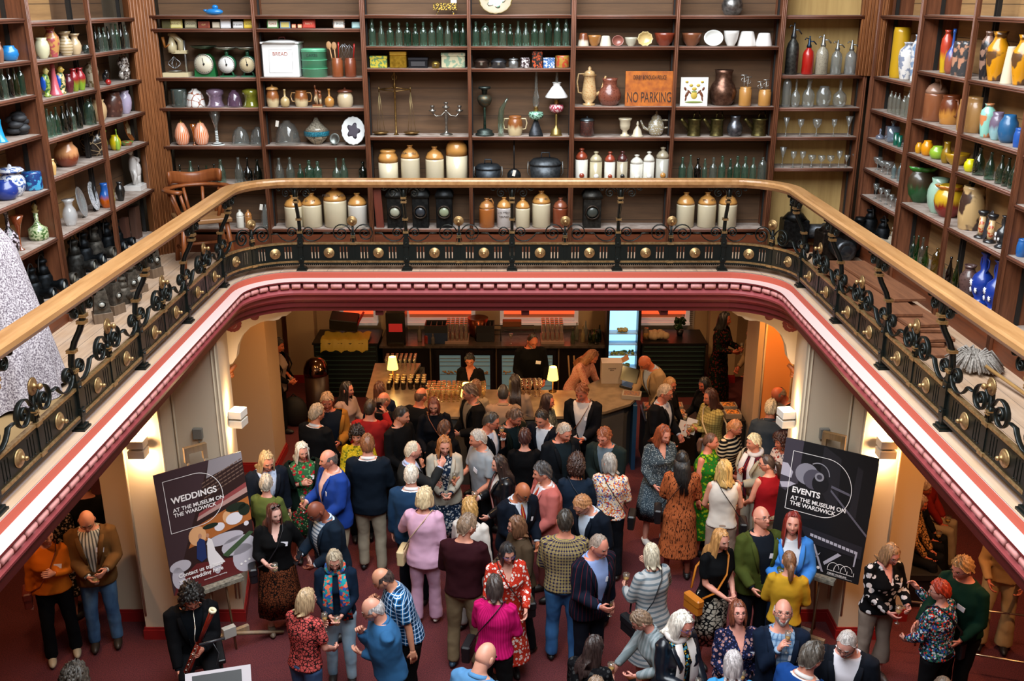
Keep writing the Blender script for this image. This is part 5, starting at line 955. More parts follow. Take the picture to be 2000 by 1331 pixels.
# right wall
YV = ['c:c8941c,b06c14,blot,14']
put('R1', 1, [(1752, 32, 92, 'drum', 'c:c89c1c,b08810', 'tall_yellow_vase', 'tall yellow cylinder vase', 'vase'), (1769, 38, 68, 'tallvase', 'c:e4e0dc,8c94a8,blot,18', 'oriental_vase', 'white vase with painted figures', 'vase'), (1784, 22, 86, 'tallvase', 'c:dcdcdc,7c94b4,blot,18', 'oriental_vase', 'taller white vase behind', 'vase')])
put('R1', 2, row([1737, 1745, 1752.5, 1763, 1771], [40, 40, 40, 38, 50], [10, 9, 9, 12, 12], 'flask', ['g:c8ccc0,.08'], 'clear_bottle', 'clear glass bottle'))
put('R1', 3, [(1718, 16, 20, 'stopper', ['g:a8b4cc,.2', 'g:a8b4cc,.2'], 'perfume_bottle', 'small pale blue glass bottle', 'bottle'), (1741, 30, 42, 'gem', 'g:a0b4c8,.2', 'square_decanter', 'square pale blue decanter', 'decanter'), (1748.7, 11, 24, 'tumbler', 'g:188068,.3', 'teal_tumbler', 'teal glass tumbler', 'glass'), (1756, 9, 22, 'tumbler', 'g:188068,.3', 'teal_tumbler', 'teal glass tumbler', 'glass')])
put('R1', 4, row([1713, 1722, 1733], [24, 22, 24], [18, 17, 20], 'coupe', CG, 'stem_glass', 'wide clear coupe glass')+row([1744, 1756], [28, 34], [9, 10], 'flask', ['g:a8c0c4,.1'], 'clear_bottle', 'pale blue glass bottle'))
put('R1', 5, row([1709, 1719, 1730, 1739, 1750], [28, 26, 28, 24, 22], [12, 11, 12, 10, 10], 'wineglass', CG, 'stem_glass', 'small clear wine glass'))
put('R1', 6, row([1697, 1722, 1745], [52, 50, 50], [30, 28, 26], 'raillamp', [['m:24262a,16181a,.5', 'c:888'], ['m:24262a,16181a,.5', 'c:888'], ['p:a89c88,8c8070', 'c:888']], 'box_lantern', 'handled box lantern'))
put('R2', 1, [(1842, 22, 78, 'tallvase', 'c:c8a01c,b83c24,drip', 'sunset_vase', 'red and yellow gradient vase', 'vase'), (1854, 24, 82, 'round', 'c:98503c,1c4c98,drip', 'pear_vase', 'brown and blue pear vase', 'vase'), (1867, 22, 62, 'drum', 'c:3c3c3e,b88468,blot,14', 'blossom_vase', 'grey vase with pink blossom', 'vase'), (1881, 26, 64, 'drum', 'c:3c3c3e,b88468,blot,14', 'blossom_vase', 'grey vase with pink blossom', 'vase')])
put('R3', 1, [(1921, 28, 88, 'tallvase', 'c:1c1c20,8c6c5c,blot,14', 'tall_black_vase', 'tall black vase with flowers', 'vase'), (1942, 44, 90, 'vase', 'c:d08c10,5c3c20,blot,9', 'mustard_vase', 'mustard vase with brown drips', 'vase'), (1966, 26, 68, 'taper', 'c:d8c8ac', 'wedge_vase', 'cream pierced wedge vase', 'vase'), (1990, 42, 92, 'vase', 'c:d08c10,5c3c20,blot,9', 'mustard_vase', 'mustard vase at right edge', 'vase')])
put('R2', 2, [(1822, 42, 78, 'flagon', ['c:8c5434,74402a', 'c:94705c', '', 1], 'stoneware_flagon', 'big shiny brown stoneware flagon', 'flagon'), (1853, 62, 54, 'loving', ['c:b87c34,6c3418,drip', 'c:7c4424'], 'loving_cup', 'large tan three-handled loving cup', 'cup'), (1878, 24, 58, 'crock', 'c:a87844,8c5c30', 'stoneware_jar', 'small tan stoneware jar', 'jar')])
put('R3', 2, [(1900, 46, 66, 'crock', 'c:a87c48,8c6434', 'stoneware_jar', 'large buff stoneware jar', 'jar'), (1924, 30, 62, 'tallvase', 'c:8cc8b8,c87c4c,blot,12', 'pastel_vase', 'turquoise and orange marbled vase', 'vase'), (1942.6, 28, 52, 'pot', 'c:8cb4b8,6c5c70,drip', 'pastel_vase', 'pale blue vase with mauve base', 'vase'), (1965, 38, 52, 'squat', 'c:245c88,1c4c78', 'blue_pot', 'stepped matt blue pot', 'pot'), (1987, 20, 36, 'crock', 'c:1c50a0', 'blue_jar', 'small bright blue jar', 'jar')])
put('R2', 3, [(1793, 14, 20, 'squat', 'c:c88c10', 'yellow_bird_dish', 'small yellow fruit-shaped pot', 'pot'), (1809, 24, 28, 'squat', 'c:d88c08', 'yellow_pot', 'orange yellow round pot', 'pot'), (1829, 30, 24, 'squat', 'c:7ca828,c8c848', 'green_fish_pot', 'green squat fish pot', 'pot'), (1846, 20, 40, 'jug', ['c:8c6c10,3c2010', '', 'round'], 'brown_jug', 'yellow and brown slim jug', 'jug'), (1868, 48, 22, 'bowl', 'c:b88c1c,7c5010', 'mustard_bowl', 'mustard glazed low bowl', 'bowl')])
put('R3', 3, [(1892, 22, 24, 'squat', 'c:c8c010', 'lemon_pot', 'lemon yellow lobed pot', 'pot')]+row([1909, 1930, 1951, 1964, 1977, 1990], [52, 52, 54, 54, 56, 50], [22, 18, 18, 18, 20, 18], ['wine', 'wine', 'wine', 'wine', 'wine', 'soda'], ['g:4c6c54', 'g:5c8c74', 'g:5c7c64'], 'ribbed_bottle', 'dark green embossed bottle'))
put('R2', 4, [(1794, 60, 68, 'lilypot', ['c:1c4c28,3c3020,drip', 'c:3c8c34'], 'jardiniere', 'green glazed jardiniere with leaf rim'), (1829, 44, 66, 'pot', 'c:98b8a4,88a894', 'celadon_vase', 'pale celadon ribbed vase', 'vase'), (1850, 58, 60, 'lilypot', ['c:7c1c14,c8a020,drip', 'c:b0641c'], 'frilled_bowl', 'red and gold frilled pot', 'pot')])
put('R3', 4, [(1892, 48, 82, 'crock', 'c:b89868,3c2820,blot,7', 'japanese_vase', 'large cream vase with black bands', 'vase'), (1914, 24, 52, 'candlestick', 'x:0', 'candlestick', 'black and cream pottery candlestick'), (1932, 24, 54, 'candlestick', 'x:0', 'candlestick', 'black and cream pottery candlestick'), (1924, 22, 58, 'plate', ['c:2c2c30', 1, 'c:c8a060'], 'small_dish', 'black dish with gold centre', 'dish'), (1954, 26, 62, 'handled', 'c:1c1e22', 'ribbed_black_vase', 'black ribbed two-handled vase', 'vase'), (1967, 16, 50, 'tallvase', 'c:c8a040,3c2018,blot,12', 'slim_gold_vase', 'slim yellow and black vase', 'vase')])
put('R2', 5, row([1779, 1787, 1796, 1804], [54, 60, 62, 50], [12, 12, 14, 14], ['soda', 'wine', 'soda', 'wine'], ['g:5c8c74', 'g:1c7030', 'g:a8b0a0', 'g:3c6c28'], 'cellar_bottle', 'old cellar bottle')+row([1824, 1836, 1850, 1862], [58, 54, 60, 62], [18, 14, 14, 13], ['flask', 'wine', 'wine', 'wine'], ['g:8c7434', 'g:a8a89c', 'g:241c18', 'g:3c5c18'], 'cellar_bottle', 'brown or green bottle'))
put('R3', 5, [(1887, 36, 62, 'vase', 'c:58403c,44302c,spots,40', 'purple_brown_vase', 'matt purple brown engraved vase', 'vase'), (1912, 42, 100, 'handled', 'c:14348c,0c2874', 'cobalt_vase', 'cobalt two-handled vase, left one', 'vase'), (1938, 42, 102, 'handled', 'c:14348c,0c2874', 'cobalt_vase', 'cobalt two-handled vase, right one', 'vase')])
put('R4', 1, [(1993, 20, 34, 'crock', 'c:1c5898', 'blue_jar', 'blue jar at right frame edge', 'jar')])
# lamps and lanterns standing on the gallery floor
def onfloor(x, y, W, H, kind, a, name, label, rz=0, cat='lamp', z=ZG):
    X, Y, t = on_z(x, y, z); o = thing(name, (X, Y, z), label, cat, None, rz)
    KN[kind](W, H, a, lambda nm, mb, m, txt=None: mb.build(nm, spec(m), o)); return o
GB = 'm:6c645a,48423a,.7'
onfloor(202, 628, .17, .36, 'boxlamp', [GB, 'c:a8a8a0'], 'carriage_lamp', 'grey tapered lamp on gallery floor, nearest the camera', .5)
onfloor(226, 612, .15, .36, 'boxlamp', [GB, 'c:a8a8a0'], 'carriage_lamp', 'grey box lamp on gallery floor, second from camera', 1.2)
onfloor(243, 592, .15, .30, 'raillamp', [GB, 'c:a8a8a0'], 'carriage_lamp', 'grey round-topped lamp on gallery floor', 1.2)
onfloor(258, 578, .15, .30, 'boxlamp', [GB, 'c:a8a8a0'], 'carriage_lamp', 'small grey lamp behind the round-topped lamp', .9)
onfloor(262, 572, .22, .30, 'boxlamp', [GB, 'c:a8a8a0'], 'carriage_lamp', 'wide grey box lamp on a wooden base', 1.2)
onfloor(300, 540, .17, .38, 'boxlamp', [GB, 'c:a8a8a0'], 'carriage_lamp', 'grey box lamp nearest the wooden armchair', 1.2)
PB = 'm:2a2b2c,181818,.45'
onfloor(1547, 484, .30, .56, 'projector', [PB, 'm:5a5c60,3c3e42,.4', 'side'], 'magic_lantern', 'black magic lantern with side barrel, far right corner', 0, 'magic lantern')
onfloor(1622, 505, .34, .52, 'projector', ['m:3a302a,221c18,.5', 'm:5a5c60,3c3e42,.4', 'front'], 'magic_lantern', 'brown metal magic lantern with big front lens', .1, 'magic lantern')
onfloor(1672, 500, .26, .46, 'projector', [PB, PB, 'front'], 'magic_lantern', 'small black magic lantern beside right shelves', -.6, 'magic lantern')
# ------------------------------------------------------------------ wooden armchair, timber, mop and blanket on the gallery
OAK = wood('8c4e26', '6a3416', 2, .4)
X, Y, t_ = on_z(396, 500, ZG)
ch = thing('wooden_armchair', (-3.48, 11.0, ZG), 'wooden captain armchair with curved back rail beside the left shelves', 'chair', None, .45); ch.scale = (1.16, 1.16, 1.16)
m = MB(); m.bbox((0, 0, .45), (.50, .48, .045), r=.4); m.build('seat', wood('9a7048', '6a4424', 0, .4), ch)
for sx in (-1, 1):
    for sy in (-1, 1): MB().tube([(sx*.2, sy*.19, .44), (sx*.235, sy*.225, 0)], .028, 4).build('leg', OAK, ch)
    MB().tube([(sx*.22, -.2, .15), (sx*.22, .2, .15)], .016, 6).build('stretcher', OAK, ch)
MB().tube([(-.22, -.0, .2), (.22, -.0, .2)], .016, 6).build('stretcher', OAK, ch)
arc = [(.29*math.cos(q), .08+.25*math.sin(q), .72) for q in [-.9+PI*1.57*i/16 for i in range(17)]]
MB().tube(arc, [(.02, .04)]*17, 8, up=(0, 0, 1)).build('arm_rail', OAK, ch)
top = [(.26*math.cos(q), .08+.25*math.sin(q), .80+.02*math.sin(q*3)) for q in [.35+(PI-.7)*i/12 for i in range(13)]]
MB().tube(top, [(.065, .018)]*13, 8, up=(0, 0, 1)).build('back_rail', OAK, ch)
for i in range(8):
    q = -.75+(PI*1.5)*i/7; MB().tube([(.20*math.cos(q), .04+.19*math.sin(q), .46), (.28*math.cos(q), .08+.24*math.sin(q), .71)], .017, 6).build('spindle', OAK, ch)
TIM = wood('946040', '5c3826', 1, .6)
tr = random.Random(3)
spots = [(3.42, 7.55, .0), (3.5, 7.5, .035), (3.46, 7.35, .07), (3.54, 7.62, .105), (3.5, 7.4, .14), (3.44, 7.5, .175), (3.58, 7.7, .21)]
for i, (x, y, z) in enumerate(spots):
    L_ = (3.0, 2.5, 2.2, 2.4, 1.9, 1.7, 1.4)[i]; w_ = (.5, .44, .4, .4, .36, .34, .3)[i]
    o = MB().bbox((0, 0, .015), (w_, L_, .03), r=.2).build('plank', TIM); o.location = (x+.02, y+1.75, ZG+z); o.rotation_euler = (0, 0, (.06, -.05, .09, -.03, .1, 0, .07)[i])
    tag(o, ['lowest and longest old board in the stack behind the right railing', 'second board up in the stack behind the right railing', 'third board up in the stack behind the right railing', 'fourth board up in the stack behind the right railing', 'fifth board up in the stack behind the right railing', 'sixth board up, second from top of the timber stack', 'topmost and shortest board of the timber stack'][i], 'board', 'old boards stacked on the gallery floor')
mp_ = thing('string_mop', (3.74, 7.55, ZG), 'old string mop with wooden pole lying on the gallery floor', 'mop', None, 0)
m = MB(); rr = random.Random(5)
for i in range(150):
    a = rr.random()*2*PI; e = rr.random(); r0 = .03+.05*e; L_ = .17+.05*rr.random(); zz = .03+.13*(1-e)*rr.random()
    p0 = Vector((.02*math.cos(a), .02*math.sin(a), .11)); p1 = Vector((L_*.55*math.cos(a), L_*.55*math.sin(a), .10+zz*.5)); p2 = Vector((L_*math.cos(a+.3*rr.random()), L_*math.sin(a), .015+zz*.3))
    m.tube([p0, p1, p2], .008, 5)
m.build('mop_head', mottled('a8a098', '746c64', 60, .95), mp_); MB().tube([(.0, -.05, .09), (.10, -.75, .04), (.14, -1.2, .025)], .014, 8).build('pole', wood('b08850', '8a6436', 1, .5), mp_)
# grey marled blanket over a tall draped stand at the left edge
m = MB(); rows = []
for j in range(23):
    z = 1.34-j*1.33/22+(.02 if j else 0); e = j/22
    rows.append([((.12*min(1, e*6)**.5+.22*e*(.95+.05*math.sin(3*a)))*math.cos(a)*(1+.10*math.sin(9*a+2*e)*e**.6), (.16*min(1, e*6)**.5+.32*e)*math.sin(a)*(1+.10*math.sin(8*a+1)*e**.6), z+.02*math.sin(5*a)*e) for a in [2*PI*i/60 for i in range(60)]])
m.grid(rows, closed=True); m.add([(p[0], p[1], p[2]) for p in rows[0]], [tuple(range(60))])
bl = m.build('draped_blanket', fabric('marl', 'c8c0c4', '6a5f68', scale=.55)); bl.location = (-3.74, 6.95, ZG); tag(bl, 'grey flecked woollen blanket draped over a stand, left edge', 'blanket')
cb = MB().prism([(-4.0, 5.0), (-3.12, 5.0), (-3.14, 6.7), (-3.3, 7.05), (-3.5, 6.9), (-3.9, 6.4)], 0, .012, M=Matrix(((1, 0, 0, 0), (0, 0, 1, 0), (0, 1, 0, ZG), (0, 0, 0, 1)))) .build('cardboard_sheet', plain('8c7048', .9)); tag(cb, 'brown cardboard sheet lying under the grey blanket', 'cardboard')
# ------------------------------------------------------------------ sconces, sockets, added amber spots
def sconce(x, y, z, rz, label):
    t = thing('wall_sconce', (x, y, z), label, 'wall light', None, rz)
    MB().bbox((0, -.10, .055), (.17, .15, .085), r=.06).build('upper_shade', plain('e8e2d6', .5), t); MB().bbox((0, -.10, -.055), (.17, .15, .085), r=.06).build('lower_shade', plain('d8d0c2', .5), t)
    MB().box(-.05, .05, -.05, 0, -.05, .05).build('wall_plate', plain('c8c0b0'), t)
    for s, nm in ((1, 'upper_lens'), (-1, 'lower_lens')): MB().box(-.075, .075, -.165, -.035, s*.0985-.001, s*.0985+.001).build(nm, plain('ffe0a8', .5, 0, 7), t)
    T = Matrix.Translation((x, y, z)) @ Matrix.Rotation(rz, 4, 'Z')
    for s in (1, -1): p = T @ Vector((0, -.10, s*.15)); point('sconce_light', p, 13, (1, .66, .34), .04)
sconce(-3.85, 9.43, 2.39, 0, 'white box wall light on the front of the left pier')
sconce(-3.14, 10.2, 2.36, PI/2-.17, 'white box wall light on the inner side of the left pier')
sconce(3.85, 9.43, 2.39, 0, 'white box wall light on the front of the right pier')
sconce(3.14, 10.2, 2.36, -PI/2+.17, 'white box wall light on the inner side of the right pier')
for sg in (-1, 1):
    MB().bbox((0, 0, 0), (.1, .05, .12), r=.15).tube([(0, 0, -.06), (.01, .0, -.12), (-.03, .02, -.2)], .006, 5).build('socket_box', plain('6c6860', .5), None, (sg*3.36 if sg < 0 else 3.34, 9.75, 2.36)).update_tag()
    tag(COL.objects[-1], 'grey metal socket box on the %s pier' % ('left' if sg < 0 else 'right'), 'socket')
for x, y, pw, tx, ty, tz in ((3.87, 12.7, 150, 3.87, 13.6, 1.6), (4.32, 8.75, 75, 4.32, 9.78, 1.5), (-3.2, 12.9, 45, -3.56, 13.8, 1.4)):
    spot('added_amber_spot', (x, y, 3.3), pw, (1, .38, .07), 60).rotation_euler = Vector((tx-x, ty-y, tz-3.3)).to_track_quat('-Z', 'Y').to_euler()  # spots added for the orange glow on the piers; no fixture, source unknown
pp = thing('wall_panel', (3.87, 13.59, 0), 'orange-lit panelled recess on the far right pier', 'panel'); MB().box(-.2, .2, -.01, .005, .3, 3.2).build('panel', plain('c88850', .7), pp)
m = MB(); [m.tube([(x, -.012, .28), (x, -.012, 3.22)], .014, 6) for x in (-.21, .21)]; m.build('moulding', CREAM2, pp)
# ------------------------------------------------------------------ poster boards on easels
def hexa(*p): return [(a, b) for a, b in p]
def board(name, loc, yaw, lean, s, label):
    w_, h_ = .841*s, 1.189*s
    t = bpy.data.objects.new(name, None); COL.objects.link(t); t.location = loc; t.rotation_mode = 'XYZ'
    t.matrix_world = Matrix.Translation(loc) @ Matrix.Rotation(yaw, 4, 'Z') @ Matrix.Rotation(-lean, 4, 'X'); tag(t, label, 'poster')
    MB().box(0, w_, 0, .012, 0, h_).build('panel', plain('3c2a2e' if s and 'wedding' in label else '0c0c10', .45), t); return t, w_, h_
LAY = [0]
def art(t, w_, h_, name, m, polys):
    """flat printed shapes, in fractions of the board"""
    LAY[0] += 1; d = -.0004*LAY[0]; mb = MB()
    for P in polys: mb.add([(x*w_, d, y*h_) for x, y in P], [tuple(range(len(P)))], False)
    mb.build(name, m, t, fix=False)
def ell(cx, cy, rx, ry, n=20, a0=0, a1=2*PI): return [(cx+rx*math.cos(a0+(a1-a0)*i/n), cy+ry*math.sin(a0+(a1-a0)*i/n)) for i in range(n)]
def easel(t, w_, h_, label, x, y, yaw, zb_=.85, ln=.155):
    e = thing('easel', (x, y, 0), label, 'easel', None, yaw); wd = wood('8c6a3c', '5c4024', 2, .7, 1, dusty=.3); yy = lambda z: (z-zb_)*math.tan(ln)+.04
    for sx in (-.09, .09): MB().tube([(sx, yy(0), .0), (sx, yy(zb_+1.42), zb_+1.42)], [(.02, .012)]*2, 4, up=(0, 1, 0)).build('upright', wd, e)
    zt = zb_+1.37; MB().box(-.12, .12, yy(zt)-.02, yy(zt)+.03, zt+.06, zt+.13).box(-.12, -.075, yy(zt)-.02, yy(zt)+.03, zt-.04, zt+.06).box(.075, .12, yy(zt)-.02, yy(zt)+.03, zt-.04, zt+.06).build('head_clamp', wd, e)
    MB().bbox((0, -.03, zb_-.03), (.52, .10, .05)).build('tray', mottled('5c564c', '8c8474', 30, .7), e)
    MB().bbox((0, yy(.22)-.04, .22), (.5, .05, .07)).build('foot_bar', wd, e); MB().tube([(0, yy(1.2)+.02, 1.2), (0, yy(1.2)+.28, .02)], .018, 4).build('rear_leg', wd, e); MB().bbox((.02, yy(.27)-.07, .27), (.14, .07, .12)).build('hinge_bracket', plain('a09c94', .5), e)
    MB().tube([(.05, yy(.24)-.07, .24), (.62, yy(.24)-.10, .03)], .024, 4).build('side_foot', wd, e)
WL = plain('efe8e6', .5); 
P1, w_, h_ = board('wedding_poster', (-3.53, 8.98, .85), .655, .154, 1.12, 'weddings poster board on a wooden easel, plum and photo collage')
A = lambda nm, c, polys: art(P1, w_, h_, nm, plain(c, .5) if isinstance(c, str) else c, polys)
LAY[0] = 0
A('photo_ground', '2a1614', [[(.62, 1), (1, 1), (1, 0), (0, 0), (.10, .16)]])
A('photo_sky', '8c8488', [[(.62, 1), (1, 1), (1, .93), (.56, .86)]])
A('photo_shelves', '6c5448', [[(.50+.05*i, .70+.03*j+.012*i), (.54+.05*i, .71+.03*j+.012*i), (.54+.05*i, .72+.03*j+.012*i), (.50+.05*i, .71+.03*j+.012*i)] for i in range(10) for j in range(5)])
A('photo_gallery_edge', '8c4040', [[(.42, .60), (1, .74), (1, .70), (.40, .57)]]); A('photo_gallery_band', 'b08880', [[(.40, .57), (1, .70), (1, .655), (.38, .54)]])
A('photo_warm_wall', 'a8602c', [[(.37, .50), (1, .62), (1, .42), (.24, .34)]]); A('photo_arch', 'd8a070', [ell(.36, .42, .10, .08), ell(.72, .50, .05, .05)])
A('photo_carpet', '5c1c1c', [[(.0, 0), (1, 0), (1, .12), (.3, .2), (.06, .10)]])
A('photo_tables', 'b8b0b8', [ell(.66, .33, .22, .05), ell(.80, .24, .2, .08), ell(.12, .22, .12, .05), ell(.85, .12, .14, .12), ell(.08, .13, .07, .09), ell(.52, .14, .05, .08)])
A('photo_foliage', '3c5034', [[(.6, .2), (.95, .33), (1, .31), (.66, .17)]]); A('photo_flowers', 'dcd4d8', [ell(.62, .44, .06, .035), ell(.80, .47, .10, .05), ell(.93, .40, .03, .02)])
A('photo_foliage', '182418', [ell(.52, .47, .09, .02), ell(.84, .56, .12, .035), ell(.93, .52, .07, .05)])
A('photo_groom', '1c2c5c', [[(.31, .24), (.34, .37), (.38, .40), (.43, .37), (.42, .22), (.36, .20)]]); A('photo_bride', 'e4dcdc', [[(.43, .22), (.45, .34), (.47, .38), (.51, .36), (.53, .26), (.62, .14), (.44, .12)]])
A('photo_faces', 'b88468', [ell(.385, .415, .02, .02), ell(.47, .40, .018, .018)])
def ring(cx, cy, rx, ry, t, a0, a1, n=28): return [[(cx+rx*math.cos(a)*k, cy+ry*math.sin(a)*k) for a, k in ((a0+(a1-a0)*i/n, 1), (a0+(a1-a0)*(i+1)/n, 1), (a0+(a1-a0)*(i+1)/n, 1-t), (a0+(a1-a0)*i/n, 1-t))] for i in range(n)]
frame = lambda x0, x1, y0, y1, q: ring(x1, (y0+y1)/2, .30, (y1-y0)/2, .022, -PI/2, PI/2)+[[(x0, y0), (x1, y0), (x1, y0+.004), (x0, y0+.004)], [(x0, y1), (x1, y1), (x1, y1-.004), (x0, y1-.004)], [(x0, y0), (x0+.006, y0), (x0+.006, y1), (x0, y1)]]
A('outline_frame', WL, frame(.08, .42, .50, .93, 0))
def ptxt(t, s, size, x, y, al='LEFT', bold=0.0): text('lettering', s, size, WL, t, Matrix.Translation((x*w_, -.009, y*h_)) @ Matrix.Rotation(PI/2, 4, 'X'), al, .0005, 1, bold)
ptxt(P1, 'WEDDINGS', .092, .14, .735, bold=.0025); ptxt(P1, 'AT THE MUSEUM ON\nTHE WARDWICK', .058, .14, .665, bold=.001); ptxt(P1, 'Contact us to host\nyour wedding here', .062, .08, .13, bold=.0012)
ptxt(P1, 'www.derbymuseums.org/weddings', .018, .35, .045); A('social_icons', WL, [ell(.80, .075, .014, .01), ell(.85, .085, .014, .01), ell(.90, .095, .014, .01)])
easel(P1, w_, h_, 'paint-spattered wooden easel holding the weddings poster', -3.155, 9.266, .655)
P2, w_, h_ = board('events_poster', (2.81, 9.57, .95), -.584, .182, 1.16, 'black events poster board on an easel, musician at a keyboard')
A = lambda nm, c, polys: art(P2, w_, h_, nm, plain(c, .5) if isinstance(c, str) else c, polys)
LAY[0] = 0
A('photo_curtain', '3a343e', [[(0, 1), (.2, 1), (.2, .55), (0, .6)]]); A('photo_curtain', '1c1a20', [[(.42, 1), (.62, .93), (.66, .5), (.42, .55)], [(.8, .9), (.86, .88), (.86, .5), (.78, .5)]])
A('photo_shirt', 'b0a8b4', [[(0, .80), (.06, .80), (.13, .74), (.12, .69), (0, .70)], [(.12, .66), (.24, .64), (.2, .62), (.03, .6), (0, .64)]])
A('photo_body', '0c0b10', [ell(.30, .53, .24, .14)]); A('photo_head', '84808a', [ell(.28, .75, .125, .085, a0=.3, a1=2*PI-.6)]); A('photo_hair', '4c4854', [ell(.36, .72, .11, .08)]); A('photo_face', '0f0e14', [ell(.44, .70, .09, .075)])
A('photo_headphone', '8c8890', [ell(.42, .75, .05, .035)]+ring(.40, .76, .13, .10, .08, .1, 2.2, 14)); A('photo_headphone', '3c3842', [ell(.42, .75, .03, .02)])
A('photo_microphone', '5c5864', [[(.56, .71), (.76, .68), (.77, .66), (.56, .69)], [(.56, .68), (1, .40), (1, .38), (.56, .66)]])
A('photo_keyboard', '1c1a22', [[(.30, .34), (.98, .30), (.98, .20), (.40, .22)]]); A('photo_keys', 'a8a4b0', [[(.42+.044*i, .298-.004*i), (.455+.044*i, .295-.004*i), (.455+.044*i, .272-.004*i), (.42+.044*i, .275-.004*i)] for i in range(12)])
A('photo_stand', 'a09ca8', [[(.46, .22), (.485, .22), (.62, .02), (.595, .02)], [(.74, .20), (.78, .19), (.62, .08), (.60, .10)], [(.5, .12), (.56, .17), (.55, .15), (.44, .06)], [(.92, .24), (.94, .24), (.93, .13), (.915, .13)]])
A('outline_frame', WL, frame(.10, .48, .44, .91, 0))
ptxt(P2, 'EVENTS', .088, .15, .585, bold=.0025); ptxt(P2, 'AT THE MUSEUM ON\nTHE WARDWICK', .062, .15, .525, bold=.0012); ptxt(P2, 'DERBY MUSEUMS', .026, .665, .022)
A('social_icons', WL, [ell(.46+.05*i, .045, .017, .012) for i in range(3)])
A('museum_arches_logo', WL, sum([ring(.72+.07*i, .075, .062, .045, .07, 0, PI, 10) for i in range(3)], [])+[[(.655+.07*i, .05), (.660+.07*i, .05), (.660+.07*i, .08), (.655+.07*i, .08)] for i in range(5)]+[[(.66, .015), (.93, .015), (.93, .0165), (.66, .0165)], [(.655, .05), (.93, .05), (.93, .053), (.655, .053)]])
easel(P2, w_, h_, 'dark wooden easel holding the events poster', 3.217, 9.30, -.584, .95, .182)
# ------------------------------------------------------------------ back bar
STEEL = mottled('6e655c', '544c44', 12, .3, .6, bump=.05); BLK = plain('0c0d0f', .4); DGR = plain('0c1c1c', .5)
bb = thing('back_bar_counter', (0, 16.6, 0), 'steel-topped back bar counter under the windows', 'counter')
MB().box(-2.35, 1.65, 0, .95, .92, .96).build('worktop', STEEL, bb); MB().box(-2.3, 1.6, .08, .9, 0, .92).build('carcass', BLK, bb)
for x in (-1.45, -.28, .83): MB().box(x-.012, x+.012, .04, .08, 0, .9).build('frame_upright', plain('5c5040', .5), bb)
def fridge(x, label):
    t = thing('bar_fridge', (x, 16.6, 0), label, 'fridge', 'glass-fronted bar fridges')
    MB().box(-.53, .53, .03, .07, 0, .90).build('cabinet', BLK, t)
    for s, nm in ((-1, 'left'), (1, 'right')):
        MB().box(s*.26-.19, s*.26+.19, .015, .028, .06, .78).build('lit_interior', plain('6c8c90', .5, 0, .2), t)
        MB().box(s*.26-.24, s*.26+.24, -.005, .012, .80, .88).box(s*.26-.24, s*.26-.19, -.005, .012, .0, .80).box(s*.26+.19, s*.26+.24, -.005, .012, .0, .80).box(s*.26-.19, s*.26+.19, -.005, .012, .0, .06).build('door_frame', BLK, t)
        m = MB(); [m.box(s*.26-.18, s*.26+.18, .006, .012, z, z+.012) for z in (.2, .42, .58, .66, .72)]; m.build('wire_shelf', plain('7c8888', .4), t)
        m = MB(); rr = random.Random(int(x*100)+s)
        for i in range(22): m.ball((s*.26+(rr.random()-.5)*.32, .002, .44+.05*rr.random()), (.018, .008, .014), 6)
        m.build('food_tray', plain('a08050'), t)
    return t
fridge(-.84, 'glass-fronted double bar fridge behind the woman bartender'); fridge(.27, 'glass-fronted double bar fridge behind the male bartender')
def louvre(x0, x1, label, y=16.55, h=1.0):
    t = thing('shuttered_cabinet', ((x0+x1)/2, y, 0), label, 'cabinet'); w2 = (x1-x0)/2
    MB().box(-w2, w2, .02, .75, 0, h).build('body', DGR, t); MB().box(-w2-.02, w2+.02, 0, .78, h, h+.03).build('top', BLK, t)
    m = MB(); [m.box(-w2+.03, w2-.03, 0, .02, z, z+.012) for z in [.1+.085*i for i in range(int((h-.12)/.085)+1)]]; m.build('slat', plain('28403c', .4), t); return t
louvre(-3.5, -2.38, 'dark green shuttered cabinet left of the bar'); louvre(2.3, 3.42, 'dark green shuttered cabinet right of the tall fridge')
t = thing('display_fridge', (1.95, 16.5, 0), 'tall brightly lit blue display fridge behind the bar', 'fridge')
MB().box(-.30, .30, .3, .34, 0, 2.1).box(-.30, -.25, 0, .3, 0, 2.1).box(.25, .30, 0, .3, 0, 2.1).build('cabinet', BLK, t); MB().box(-.25, .25, .27, .29, .1, 2.1).build('lit_back', plain('8cc4e8', .5, 0, 1.35), t)
m = MB(); [m.box(-.25, .25, .04, .26, z, z+.01) for z in (.3, .55, .8, 1.0, 1.2)]; m.build('wire_shelf', plain('9cbcd0', .3), t)
for z, c, w2 in ((.8, '7c8c3c', .20), (.57, '6c7434', .14), (1.22, 'a89850', .08)):
    m = MB(); rr = random.Random(int(z*100)); [m.ball(((rr.random()-.5)*2*w2, .14+(rr.random()-.5)*.16, z+.02+.02*rr.random()), .022, 6) for i in range(40)]; m.build('food_platter', plain(c), t)
